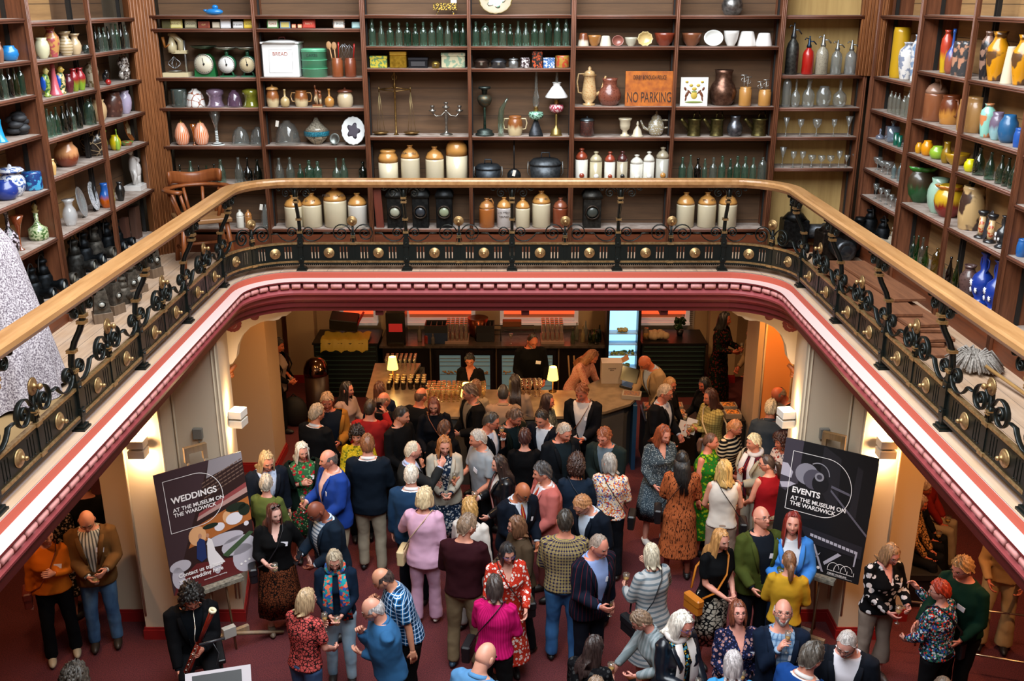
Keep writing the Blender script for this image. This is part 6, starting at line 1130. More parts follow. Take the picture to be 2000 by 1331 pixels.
# windows with orange blinds, wall fittings
for i, (x0, x1, lab) in enumerate(((-3.1, -2.55, 1), (-1.9, -.75, 2), (-.15, 1.15, 3), (2.28, 3.2, 4))):
    m = MB(); m.box(x0, x1, 17.52, 17.55, 1.27, 2.6); o = struct('window_%d' % (i+2), m, plain('ff5a30', .7, 0, .75)); o['label'] = 'orange roller blind lit from behind'
    m = MB(); m.box(x0-.07, x0, 17.48, 17.6, 1.1, 2.7); m.box(x1, x1+.07, 17.48, 17.6, 1.1, 2.7); m.box(x0-.07, x1+.07, 17.42, 17.6, 1.08, 1.13); m.box(x0, x1, 17.50, 17.54, 1.16, 1.2); struct('trim_%d' % (8+i), m, plain('d8ccc4', .5, 0, .12))
t = thing('notice_sheet', (3.26, 17.58, 1.0), 'printed white notice sheet on the back wall', 'notice'); MB().box(-.12, .12, 0, .01, -.1, .55).build('paper', plain('a89c8c'), t); m = MB(); [m.box(-.09+.06*i, -.05+.06*i, -.002, 0, .38+.07*j, .42+.07*j) for i in range(3) for j in range(2)]; [m.box(-.09, .09, -.002, 0, .02+.04*j, .03+.04*j) for j in range(8)]; m.build('print', plain('5c5044'), t)
t = thing('emergency_stop', (-1.98, 17.56, 1.22), 'yellow switch box with red button', 'switch'); MB().bbox((0, 0, 0), (.09, .05, .14)).build('box', plain('8c7c3c'), t); MB().lathe([(.028, 0), (.03, .02), (.001, .022)], 12, M=upright(0, -.025, .0)).build('button', plain('b01818'), t)
def stack_glasses(nm, x0, y0, z0, nx, ny, dx, dy, kind, W, H, col, desc, grp, jit=.0, cat='glass', n=10, label_row=True):
    first = None; rr = random.Random(nx*31+ny)
    for j in range(ny):
        for i in range(nx):
            loc = (x0+i*dx+(rr.random()-.5)*jit, y0+j*dy+(rr.random()-.5)*jit, z0)
            if first is None: first = lat(kind, W, H, n, open_top=False).build(nm, spec(col)); o = first; o.location = loc; tag(o, desc, cat, grp)
            else: o = dup(first, loc)
G1 = 'g:d8d0c4,.05'
# glasses drying on racks on the back counter
for x0, lab in ((-.98, 'left'), (.72, 'right')):
    tag(MB().bbox((x0, 16.95, .985), (.42, .5, .05), r=.1).build('glass_crate', plain('8c7468', .6)), 'plastic glass-washing crate on the %s of the back counter' % lab, 'crate')
    stack_glasses('tumbler', x0-.16, 16.78, 1.012, 5, 4, .08, .11, 'tumbler', .066, .15, G1, 'clear tumbler standing in the %s washing crate' % lab, 'tumblers in the %s crate' % lab)
    stack_glasses('tumbler', x0-.16, 16.80, 1.165, 5, 4, .08, .11, 'tumbler', .066, .15, G1, 'clear tumbler stacked on others in the %s washing crate' % lab, 'upper tumblers over the %s crate' % lab)
for i, (px, py, w2, h2, c, lab) in enumerate(((852, 672, .40, .34, '101418', 'black and navy plastic crate on the back counter, left'), (948, 668, .32, .30, '0c0f14', 'black bottle crate on the back counter, centre'))):
    X, Y, _ = on_z(px, py, .96); t = thing('bottle_crate', (X, Y+.16, .96), lab, 'crate')
    MB().bbox((0, 0, h2*.3), (w2, .34, h2*.6), r=.05).build('lower_crate', plain('0c2444' if i == 0 else '14181e'), t); MB().box(-w2/2, w2/2, -.17, -.15, h2*.6, h2).box(-w2/2, w2/2, .15, .17, h2*.6, h2).box(-w2/2, -w2/2+.02, -.15, .15, h2*.6, h2).box(w2/2-.02, w2/2, -.15, .15, h2*.6, h2).build('upper_crate', plain(c), t)
    m = MB(); [m.box(-w2/2+k*w2/4, -w2/2+k*w2/4+.008, -.15, .15, h2*.7, h2*.96) for k in range(1, 4)]; m.build('divider', plain('585450'), t)
t = thing('coffee_machine', (-2.05, 16.85, .96), 'black coffee machine on the back counter', 'coffee machine'); MB().bbox((0, 0, .3), (.34, .4, .6), r=.06).build('body', plain('14120f', .3), t); MB().box(-.12, .12, -.205, -.2, .25, .4).build('display', plain('8c1c18', .4, 0, .6), t); MB().box(-.14, .14, -.26, -.1, .0, .05).build('drip_tray', plain('3c3428', .3, .6), t)
for i, (x, y, c, k, H_, lab) in enumerate(((1.08, 16.75, 'g:6c8468,.1', 'wine', .30, 'green water bottle on the back counter'), (1.16, 16.9, 'g:a8b0a0,.1', 'wine', .34, 'clear bottle with blue label on the back counter'), (1.26, 16.8, 'g:bcae80,.2', 'wine', .32, 'golden cider bottle on the back counter'), (1.32, 16.95, 'g:a8b4b0,.1', 'wine', .36, 'tallest clear bottle on the back counter'), (1.38, 16.72, 'g:14381c,.1', 'wine', .27, 'small dark green bottle on the back counter'), (1.46, 16.8, 'g:5c6c20,.2', 'soda', .26, 'short yellow green bottle on the back counter'), (1.5, 16.7, 'g:14381c,.1', 'wine', .26, 'dark bottle beside the tall fridge'), (1.56, 16.85, 'g:14381c,.1', 'wine', .32, 'dark wine bottle nearest the tall fridge'), (-1.65, 16.85, 'g:c0b8a8,.1', 'flask', .28, 'clear spirit bottle beside the coffee machine'), (-1.52, 16.75, 'g:a83028,.4', 'soda', .24, 'red bottle beside the coffee machine'), (-1.40, 16.7, 'g:c0b8a8,.1', 'soda', .2, 'small clear bottle beside the left crate'), (-1.16, 16.8, 'g:c0b8a8,.1', 'soda', .22, 'clear bottle right of the left crate'), (-.02, 16.7, 'g:d0c8bc,.1', 'wineglass', .2, 'wine glass alone on the back counter'))):
    o = lat(k, .085 if H_ > .21 else .07, H_, 12, open_top=False).build('bottle' if k != 'wineglass' else 'wine_glass', spec(c)); o.location = (x, y, .96); tag(o, lab, 'bottle' if k != 'wineglass' else 'glass')
t = thing('copper_bucket', (-.62, 17.2, .96), 'copper bucket on the back counter', 'bucket'); MB().lathe([(.14, 0), (.16, .02), (.19, .34), (.175, .34), (.001, .3)], 22).build('body', plain('6c3418', .3, .8), t)
t = thing('wire_rack', (-.1, 17.0, .96), 'black wire rack on the back counter', 'rack'); m = MB(); [m.tube([(-.55, y, z), (.5, y, z)], .008, 5) for y in (-.12, .12) for z in (.12, .22)]; [m.tube([(x, -.12, 0), (x, -.12, .24)], .008, 5) for x in (-.55, -.1, .5)]; m.build('frame', BLK, t); MB().bbox((.1, .1, .27), (.34, .16, .1)).build('wooden_tray', plain('6c3c1c'), t)
t = thing('card_reader', (.30, 16.72, .96), 'small red and white card reader', 'card reader'); MB().bbox((0, 0, .06), (.07, .05, .12)).build('body', plain('1c1c1c'), t); MB().box(-.03, .03, -.027, -.025, .05, .11).build('screen', plain('c8b8b4'), t)
t = thing('yellow_tarpaulin', (-2.95, 16.9, 1.03), 'crumpled yellow sheet draped on the left cabinet', 'sheet'); m = MB(); m.grid([[(-.42+.84*i/16, -.40+.55*j/8, .05*abs(math.sin(i*.9+j*.5))+.02-(0.18 if j == 0 else 0)) for i in range(17)] for j in range(9)]); m.build('sheet', plain('a8902c', .6), t)
t = thing('equipment_case', (-3.02, 17.1, 1.1), 'open black equipment case on the yellow sheet', 'case'); MB().bbox((0, 0, .16), (.5, .3, .22), M=rotm(.3, .1, 0)).build('case', plain('141414', .6), t); MB().bbox((.28, 0, .2), (.04, .2, .26), M=rotm(0, .5, 0)).build('red_lining', plain('a01c20'), t)
t = thing('crumpled_cloth', (2.62, 16.85, 1.03), 'crumpled cream cloth on the right cabinet', 'cloth'); m = MB(); rr = random.Random(9)
for i in range(14): m.ball(((rr.random()-.5)*.3, (rr.random()-.5)*.2, .05+.05*rr.random()), (.07, .06, .05+.04*rr.random()), 8)
m.build('cloth', plain('a89070', .9), t)
t = thing('candle_jar', (2.38, 16.75, 1.03), 'glass jar with yellow candles on the right cabinet', 'candle'); MB().lathe([(.06, 0), (.06, .16), (.04, .2), (.04, .22)], 14).build('jar', glass('c8bca0', .1), t); [MB().lathe([(.015, .01), (.015, .12)], 8, c=(x, 0, 0)).build('candle', plain('c89830', .5), t) for x in (-.03, 0, .03)]
t = thing('potted_plant', (3.02, 17.0, 1.03), 'dark leafy plant on the right cabinet', 'plant'); MB().lathe([(.05, 0), (.07, .1)], 12).build('pot', BLK, t); m = MB(); rr = random.Random(4); [m.ball(((rr.random()-.5)*.16, (rr.random()-.5)*.12, .12+.2*rr.random()), (.05, .02, .035), 6, M=rotm(rr.random()*3, rr.random()*3, 0)) for i in range(30)]; m.build('leaves', plain('163018', .5), t)
t = thing('chrome_bin', (-3.28, 15.6, 0), 'tall bin with domed chrome lid left of the bar', 'bin'); MB().lathe([(.19, 0), (.2, .02), (.2, .82)], 24).build('body', plain('2c1a14', .4), t); MB().lathe([(.21, .82), (.21, .88), (.2, .95), (.15, 1.05), (.08, 1.1), (.001, 1.11)], 26).build('dome_lid', plain('8c7060', .12, 1), t)
t = thing('backpack', (-3.62, 15.3, 0), 'black backpack on the floor by the left pilaster', 'bag'); MB().ball((0, 0, .27), (.22, .14, .27), 16).build('body', plain('08080a', .7), t); MB().tube([(-.05, 0, .52), (0, 0, .58), (.05, 0, .52)], .012, 6).build('loop', plain('0a0a0a'), t)
# ------------------------------------------------------------------ front bar
TOP = mottled('7c6c58', '685a48', 8, .32, 0, bump=0)
fb = thing('bar_counter', (0, 14, 0), 'curved island bar counter with pale stone top', 'bar counter')
out = [(-2.25, 15.35), (-1.5, 15.35), (-1.62, 14.45), (-.9, 14.2), (.95, 14.15), (1.5, 14.75), (1.98, 14.5), (1.95, 14.0), (1.75, 13.62), (1.35, 13.32), (.8, 13.15), (.0, 13.1), (-1.2, 13.15), (-1.9, 13.45), (-2.2, 13.9)]
n = len(out); m = MB(); m.add([(x, y-14, 1.10) for x, y in out]+[(x, y-14, 1.06) for x, y in out], [tuple(range(n)), tuple(range(2*n-1, n-1, -1))]+[(i, n+i, n+(i+1) % n, (i+1) % n) for i in range(n)], False); m.build('stone_top', TOP, fb)
def shr(p, k): cx, cy_ = -.1, 13.9; return (cx+(p[0]-cx)*k, cy_+(p[1]-cy_)*k)
o2 = [shr(p, .95) for p in out]; m = MB(); m.add([(x, y-14, 1.06) for x, y in o2]+[(x, y-14, 0) for x, y in o2], [(i, n+i, n+(i+1) % n, (i+1) % n) for i in range(n)], False); m.build('front', plain('4c4842', .7), fb); MB().box(1.80, 1.86, -.35, .2, 0, 1.05).build('blue_edge', plain('123a5c', .5), fb)
for x, y, lab in ((-1.86, 14.55, 'lit table lamp with yellow shade at the left of the bar'), (.62, 14.1, 'lit table lamp with yellow shade at the right of the bar'), (-.66, 13.42, 'lit table lamp mostly hidden behind guests at the bar')):
    t = thing('table_lamp', (x, y, 1.10), lab, 'lamp'); MB().lathe([(.06, 0), (.06, .012), (.008, .02), (.008, .22)], 14).build('stem', plain('6c5028', .3, .9), t)
    MB().lathe([(.085, .2), (.055, .40), (.05, .40), (.08, .2)], 40, caps=False, amp=.025, lobes=20).build('pleated_shade', plain('ffc850', .6, 0, 3.2), t); point('table_lamp_glow', (x, y, 1.56), 7, (1, .62, .24), .05)
stack_glasses('champagne_flute', -2.02, 14.98, 1.10, 7, 5, .075, .07, 'trumpet', .05, .2, 'g:d4ccb8,.06', 'empty champagne flute in a close block on the bar end', 'champagne flutes lined up on the bar end')
stack_glasses('wine_glass', -1.25, 13.7, 1.10, 12, 5, .075, .085, 'wineglass', .07, .19, 'g:e0c890,.06', 'clean wine glass in the rows along the bar', 'wine glasses in rows along the bar', .02)
stack_glasses('wine_glass', .05, 13.9, 1.10, 6, 4, .075, .085, 'wineglass', .07, .19, 'g:d8b8a0,.06', 'clean wine glass in the cluster by the right lamp', 'wine glasses by the right bar lamp', .02)
f_ = None; rr = random.Random(21)
for i in range(24):
    loc = (-1.88+.105*(i % 6)+(rr.random()-.5)*.02, 14.5-.10*(i//6)+(rr.random()-.5)*.02, 1.10)
    if f_ is None:
        f_ = thing('preserve_jar', loc, 'small dark jar with pale lid beside the left bar lamp', 'jar', 'small dark jars beside the bar lamp'); MB().lathe([(.033, 0), (.035, .01), (.035, .1), (.03, .11)], 12).build('jar', plain('1c140c', .2), f_); MB().lathe([(.034, .105), (.034, .125), (.001, .126)], 12).build('lid', plain('a89870', .35, .6), f_)
    else: dup(f_, loc)
t = thing('white_storage_box', (1.55, 14.55, 1.10), 'open white cardboard box on the right of the bar', 'box'); MB().box(-.16, .16, -.12, .12, 0, .34).build('box', plain('a8a09c'), t); MB().add([(.16, -.12, .34), (.16, .12, .34), (.26, .12, .40), (.26, -.12, .40)], [(0, 1, 2, 3)], False).build('flap', plain('8c6c4c'), t); text('lettering', 'ARCHIVE\nBOX', .03, plain('4c4448'), t, Matrix.Translation((0, -.122, .24)) @ Matrix.Rotation(PI/2, 4, 'X'))
t = thing('till_screen', (1.80, 14.28, 1.10), 'black till screen on a stand', 'till', None, -.7); MB().bbox((0, 0, .02), (.22, .2, .04)).build('base', BLK, t); MB().bbox((0, .02, .2), (.30, .025, .22), M=rotm(-.3)).build('screen', plain('18181a', .2), t)
t = thing('magazine_stack', (1.80, 13.88, 1.10), 'stack of booklets at the bar end', 'booklets'); MB().bbox((0, 0, .03), (.28, .22, .06), r=.05, M=rotm(0, 0, -.2)).build('booklets', plain('8c8478'), t); MB().box(-.12, .12, -.09, .09, .061, .063, M=rotm(0, 0, -.2)).build('cover_picture', mottled('8c5c2c', '3c3c4c', 30), t)
t = thing('leaning_boards', (1.05, 16.35, 0), 'pale wooden boards leaning by the bar fridge', 'board'); [MB().tube([(x, 0, 0), (x-.06, .15, .82)], .02, 4).build('board', plain('8c6c44'), t) for x in (0, .1)]
# book table at the right
t = thing('display_table', (3.0, 14.1, 0), 'table with a black cloth for the booklets', 'table'); MB().box(-1.0, .52, -.32, .32, .72, .75).build('top', BLK, t); MB().box(-.99, .51, -.31, .31, 0, .72).build('black_cloth', plain('08080a', .9), t)
f_ = None
for i, (x, y) in enumerate(((2.15, 14.25), (2.52, 14.25), (2.95, 14.25), (3.35, 14.25), (2.15, 13.95), (2.52, 13.95), (2.95, 13.95), (3.35, 13.95))):
    lab = '%s stack of booklets in the %s row on the black table' % (('first', 'second', 'third', 'fourth')[i % 4], 'rear' if i < 4 else 'front')
    if f_ is None: f_ = thing('booklet_stack', (x, y, .75), lab, 'booklets', 'stacks of booklets on the black table'); MB().bbox((0, 0, .04), (.24, .19, .08), r=.03).build('booklets', plain('7c7468'), f_); MB().box(-.10, .10, -.08, .08, .081, .083).build('cover_picture', ceramic('c8843c', '2c2830', 'blot', 40.), f_)
    else: dup(f_, (x, y, .75), (.06, -.05, .1, 0, -.08, .05, -.04, .02)[i], lab)
# staging bench at the right where guests sit, handrails
t = thing('bench_seat', (4.80, 10.95, 0), 'dark bench seat behind the right pier', 'bench', None, 0); MB().bbox((0, 0, .42), (.42, 1.9, .08)).build('seat', plain('14100e', .6), t); MB().box(-.16, .16, -.9, .9, 0, .38).build('base', plain('0c0a0a'), t)
for i, (a, b) in enumerate((((4.25, 9.35, .55), (6.2, 8.9, .55)), ((4.3, 8.9, .30), (6.3, 8.3, .30)))):
    tag(MB().tube([a, b], .012, 6).tube([(b[0]-.3, b[1]+.07, 0), (b[0]-.3, b[1]+.07, b[2])], .012, 6).tube([(a[0]+.2, a[1]-.04, 0), (a[0]+.2, a[1]-.04, a[2])], .012, 6).build('low_rail', plain('c0a890', .25, .9)), '%s thin steel rail on the dark floor at the right' % ('upper' if i == 0 else 'lower'), 'rail')
# ------------------------------------------------------------------ people
def smooth(a, b, x): t = min(1, max(0, (x-a)/(b-a))); return t*t*(3-2*t)
def fab(s):
    a = s.split(','); k = a[0]
    if k == 'denim': return denim(*a[1:])
    if k == 'leather': return plain(a[1], .28)
    if k == 'skin': return skinm(a[1])
    c = [q for q in a[1:] if q[0] != 'x']; sc = [float(q[1:]) for q in a[1:] if q[0] == 'x']
    while len(c) < 3: c.append(('%02x%02x%02x' % tuple(int(int(c[0][i:i+2], 16)*.6) for i in (0, 2, 4))) if len(c) == 1 else c[0])
    return fabric(k, c[0], c[1], c[2], scale=(sc[0] if sc else 1.0))
def head_template():
    m = MB(); NA, NE = 44, 34; rows = []
    for j in range(NE+1):
        e = -PI/2+PI*j/NE; r = []
        for i in range(NA):
            u = (i/NA)*2-1; az = PI*(abs(u)**1.45)*(1 if u > 0 else -1)                    # columns crowd towards the face
            dx, dy, dz = math.cos(e)*math.sin(az), -math.cos(e)*math.cos(az), math.sin(e)
            x, y, z = dx*.075, dy*.094, dz*.117
            fr = max(0, -dy)
            low = smooth(-.02, -.11, z) if z < -.02 else 0
            x *= 1-.30*low; 
            if y > 0: y *= 1-.42*smooth(-.01, -.10, z)
            y -= .010*smooth(-.04, -.105, z)*fr+.002*fr
            if fr > .5:
                g = lambda cx, cz, sx, sz: math.exp(-((abs(x)-cx)/sx)**2-((z-cz)/sz)**2)
                n_ = math.exp(-(x/.0105)**2)*(max(0, 1-abs(z+.028)/.010)*0+smooth(.022, -.03, z)*(1-smooth(-.034, -.044, z)))
                y -= .021*n_; y -= .006*math.exp(-((abs(x)-.012)/.006)**2-((z+.032)/.007)**2)
                y += .009*g(.030, .006, .014, .011); y -= .004*g(.028, .030, .020, .008); y -= .005*g(.040, -.022, .016, .014)
                y -= .004*math.exp(-(x/.022)**2-((z+.062)/.012)**2); y += .004*math.exp(-(x/.02)**2-((z+.078)/.006)**2); y -= .006*math.exp(-(x/.02)**2-((z+.10)/.014)**2)
            r.append((x, y, z))
        rows.append(r)
    m.grid(rows, closed=True)
    for s in (-1, 1):
        T = rotm(0, 0, s*.35); m.ball((s*.077, .012, -.006), (.008, .019, .032), 10, M=T); m.ball((s*.0745, .004, -.002), (.008, .010, .018), 8)
    m.k = 1
    for s in (-1, 1): m.ball((s*.030, -.0745, .006), (.0125, .010, .0075), 10)
    m.k = 2
    for s in (-1, 1): m.ball((s*.030, -.0825, .006), (.0052, .0035, .0055), 8); m.tube([(s*.016, -.083, .0125), (s*.030, -.0865, .0145), (s*.044, -.076, .0115)], .0017, 5)
    m.k = 3; m.ball((0, -.0985, -.0585), (.021, .006, .0042), 10); m.ball((0, -.0975, -.0660), (.018, .0065, .0050), 10)
    m.k = 4
    for s in (-1, 1): m.tube([(s*.014, -.094, .027), (s*.030, -.0925, .032), (s*.047, -.078, .027)], [.002, .0035, .002], 6)
    return m
HT = head_template()
def hair_mesh(style, rr):
    """closed shell of hair in head coordinates"""
    P = dict(t=.10, ff=40, fs=8, fb=-30, az0=999, L=0, amp=.010, fr=9, start=90, inr=.0, top=0)
    P.update({'short': {}, 'buzz': dict(t=.045, amp=.003), 'thin': dict(t=.05, ff=66, fs=12, amp=.006), 'fringe': dict(t=.055, start=24, fs=4, fb=-30, amp=.006), 'thick': dict(t=.17, ff=34, amp=.02, fr=7),
              'bob': dict(t=.13, ff=38, az0=50, L=.13, amp=.010, fr=6, inr=.012), 'shag': dict(t=.2, ff=38, az0=52, L=.10, amp=.022, fr=8, inr=0), 'long': dict(t=.13, ff=47, az0=52, L=.30, amp=.014, fr=6), 'mid': dict(t=.15, ff=46, az0=52, L=.19, amp=.018, fr=7),
              'curly': dict(t=.34, ff=26, fs=-14, fb=-38, amp=.055, fr=17), 'afro': dict(t=.42, ff=24, fs=-30, fb=-44, amp=.05, fr=15), 'pony': dict(t=.06, ff=46, amp=.005), 'braids': dict(t=.10, ff=46, az0=70, L=.10, amp=.008, fr=20), 'crop': dict(t=.13, ff=33, fs=2, amp=.018, fr=9)}[style])
    N, K = 50, 15; cols = []; ph = [rr.random()*6 for _ in range(6)]
    part = rr.choice((-1, 1))
    for i in range(N):
        az = 2*PI*i/N; a = abs(math.degrees(az if az < PI else az-2*PI)); hang = a > P['az0']
        fe = P['ff']+(P['fs']-P['ff'])*smooth(38, 78, a) if a < 95 else P['fs']+(P['fb']-P['fs'])*smooth(95, 140, a)
        if hang: fe = 0
        st = P['start']
        if style == 'fringe': st = 26*smooth(52, 80, a)+(-6)*(1-smooth(52, 80, a)); fe = min(fe, st-2) if a > 60 else st-1
        col = []
        for j in range(K):
            f = math.radians(st+(fe-st)*j/(K-1)); n1 = math.sin(az*P['fr']+ph[0]+f*4)*math.sin(f*P['fr']*.8+ph[1]+az*2)+.5*math.sin(az*P['fr']*2.3+ph[2]+f*7)
            t = P['t']*(.55+.45*smooth(0, .25, j/(K-1))*1.0 if style in ('thin', 'buzz') else 1)+P['amp']/.1*n1*.6
            if style == 'bob' or style == 'long' or style == 'mid': t *= 1-.35*math.exp(-((math.cos(f)*math.sin(az)-.15*part)/.12)**2)*smooth(30, 80, math.degrees(f))
            k = 1+max(.02, t); col.append((math.cos(f)*math.sin(az)*.077*k, -math.cos(f)*math.cos(az)*.097*k+.004, math.sin(f)*.119*k))
        last = col[-1]; LL = P['L']*(1-.12*math.sin(az*5+ph[3])) if hang else 0
        if style in ('long', 'mid') and a < 80: LL *= .85
        for j in range(1, 9):
            q = j/8; w = 1+(.10*q if P['L'] > .15 else .04*math.sin(q*PI))-P['inr']/.1*q*q+P['amp']*2*math.sin(az*P['fr']+q*5+ph[4])*q
            z = last[2]-LL*q; y = last[1]*w
            if hang and a > 110 and z < -.12: y = max(y, .118+.03*smooth(-.12, -.2, z)) if math.cos(az) < -.3 else y
            col.append((last[0]*w, y, z) if hang else last)
        inner = [(p[0]*.86, p[1]*.88, p[2]+.002) for p in col[::-1][:16]]
        cols.append(col+inner)
    m = MB(); rows = [[cols[i][j] for i in range(N)] for j in range(len(cols[0]))]; m.grid(rows, closed=True)
    if style in ('curly', 'afro'):
        for i in range(150):
            az = rr.random()*2*PI; f = math.radians(-30+115*rr.random()); a = abs(math.degrees(az if az < PI else az-2*PI))
            if a < 55 and f < .6: continue
            k = 1+P['t']*.95; m.ball((math.cos(f)*math.sin(az)*.077*k, -math.cos(f)*math.cos(az)*.097*k, math.sin(f)*.119*k), .016+.008*rr.random(), 7)
    if style == 'pony': m.tube([(0, .095, .01), (0, .135, .0), (.005, .15, -.06), (0, .145, -.16), (0, .14, -.21)], [.028, .035, .038, .028, .006], 10)
    if style == 'braids':
        for i in range(44):
            az = math.radians(78+204*(i+.5)/44+4*rr.random()); x, y = math.sin(az)*.088, -math.cos(az)*.108; L = .30+.14*rr.random()
            m.tube([(x, y, -.0), (x*1.12, y*1.1+.01, -.1), (x*1.25, max(y, .02)*1.1+.03, -.2), (x*1.1, max(y*1.15, .06)+.05, -L)], [.011, .012, .011, .006], 6)
    return m
def glasses_mesh():
    m = MB()
    for s in (-1, 1):
        m.tube([(s*.031+.021*math.cos(q), -.0965+.004*abs(math.cos(q)), .004+.016*math.sin(q)) for q in [2*PI*i/14 for i in range(14)]], .0019, 5, closed=True)
        m.tube([(s*.052, -.092, .008), (s*.070, -.06, .008), (s*.079, .004, .006)], .0018, 5)
    m.tube([(-.010, -.099, .007), (0, -.102, .009), (.010, -.099, .007)], .0019, 5); return m
def beard_mesh(rr):
    m = MB(); rows = []
    for j in range(10):
        e = math.radians(-14-62*j/9); r = []
        for i in range(25):
            az = math.radians(-82+164*i/24); a = abs(az); dx, dy, dz = math.cos(e)*math.sin(az), -math.cos(e)*math.cos(az), math.sin(e); z = dz*.117
            k = 1.05+.03*math.sin(i*1.9+j*2.3); x = dx*.075*(1-.30*smooth(-.02, -.11, z))*k; y = dy*.094*k-.012*smooth(-.04, -.1, z)-.003
            if abs(x) < .024 and -.072 < z < -.05: y += .016
            if z > -.05 and abs(x) < .035: y += .02
            r.append((x, y, z*1.02))
        rows.append(r)
    m.grid(rows); return m
GLM = glasses_mesh()
MALE = [(.80, .172, .118, .01), (.90, .172, .125, .01), (1.0, .160, .118, 0), (1.10, .158, .115, 0), (1.22, .172, .122, -.005), (1.33, .190, .120, 0), (1.40, .188, .105, .005), (1.445, .150, .085, .01), (1.475, .088, .066, .01), (1.50, .064, .058, .005)]
FEM = [(.80, .178, .128, .01), (.90, .175, .125, .01), (1.0, .150, .110, 0), (1.08, .140, .102, 0), (1.18, .150, .112, -.006), (1.27, .163, .132, -.016), (1.35, .162, .112, -.006), (1.40, .152, .090, .005), (1.44, .112, .072, .01), (1.47, .072, .058, .01), (1.495, .056, .052, .005)]
POSE = {  # wrist targets beside the body for the +x hand: (x, y, z, palm curl)
 'down': (.25, -.03, .84, .35), 'hold': (.12, -.30, 1.13, 1.0), 'low': (.16, -.24, 1.0, .8), 'clasp': (.055, -.25, 1.04, .9), 'chin': (.05, -.17, 1.40, .9), 'mouth': (.04, -.20, 1.44, 1.0), 'wave': (.22, -.30, 1.30, .15),
 'out': (.16, -.42, 1.10, .5), 'chest': (.03, -.20, 1.24, .25), 'phone': (.10, -.30, 1.38, .8), 'hip': (.24, -.02, 1.0, .6), 'back': (.08, .16, .98, .6), 'cross': (-.10, -.20, 1.13, .8), 'up': (.10, -.34, 1.46, .7), 'side': (.34, -.18, 1.06, .5), 'lap': (.10, -.30, .98, .5), 'reach': (.12, -.52, 1.05, .5), 'bass': (.05, -.33, 1.20, .9), 'bassl': (.18, -.30, .93, .9)}
def ik(S, T, l1, l2, pole):
    d = T-S; L = min(d.length, (l1+l2)*.995); u = d.normalized(); a = (l1*l1-l2*l2+L*L)/(2*L); h = math.sqrt(max(0, l1*l1-a*a)); p = pole-u*pole.dot(u); p.normalize(); return S+u*a+p*h, S+u*L
def hand_mesh(m, W, d, n, curl, s, k):
    d = d.normalized(); n = (n-d*n.dot(d)).normalized(); b = d.cross(n)*s; q = lambda f, w_, t: W+d*f+b*w_+n*t
    m.tube([q(-.02, 0, 0), q(.01, 0, 0), q(.045, 0, .002), q(.082, 0, .004)], [(.021, .024), (.018, .032), (.016, .041), (.012, .040)], 10, up=n)
    for i, (w_, L) in enumerate(((-.030, .062), (-.010, .074), (.011, .070), (.031, .054))):
        c0 = curl*(.75+.12*i); p = q(.078, w_, .003); pts = [q(.05, w_, 0), p]; a = .15+c0*.5
        for seg in range(3): p = p+(d*math.cos(a)+n*math.sin(a))*(L*(.45, .32, .23)[seg]); pts.append(p); a += c0*(.75, .65, 0)[seg]
        m.tube(pts, [.009, .0095, .0088, .008, .0055], 6)
    p = q(.022, -.030, .004); m.tube([q(.01, -.018, 0), p, q(.048, -.052, .016+.012*curl), q(.070, -.050+.02*curl, .026+.022*curl)], [.012, .0125, .010, .0065], 6)
    return q(.085, -.005, .036)
WCOL = {'wg': ('wine_glass', 'wineglass', .075, .19), 'fl': ('champagne_flute', 'wineglass', .058, .21), 'tb': ('tumbler', 'tumbler', .07, .09)}
BATCH = []; FLUTES = {}
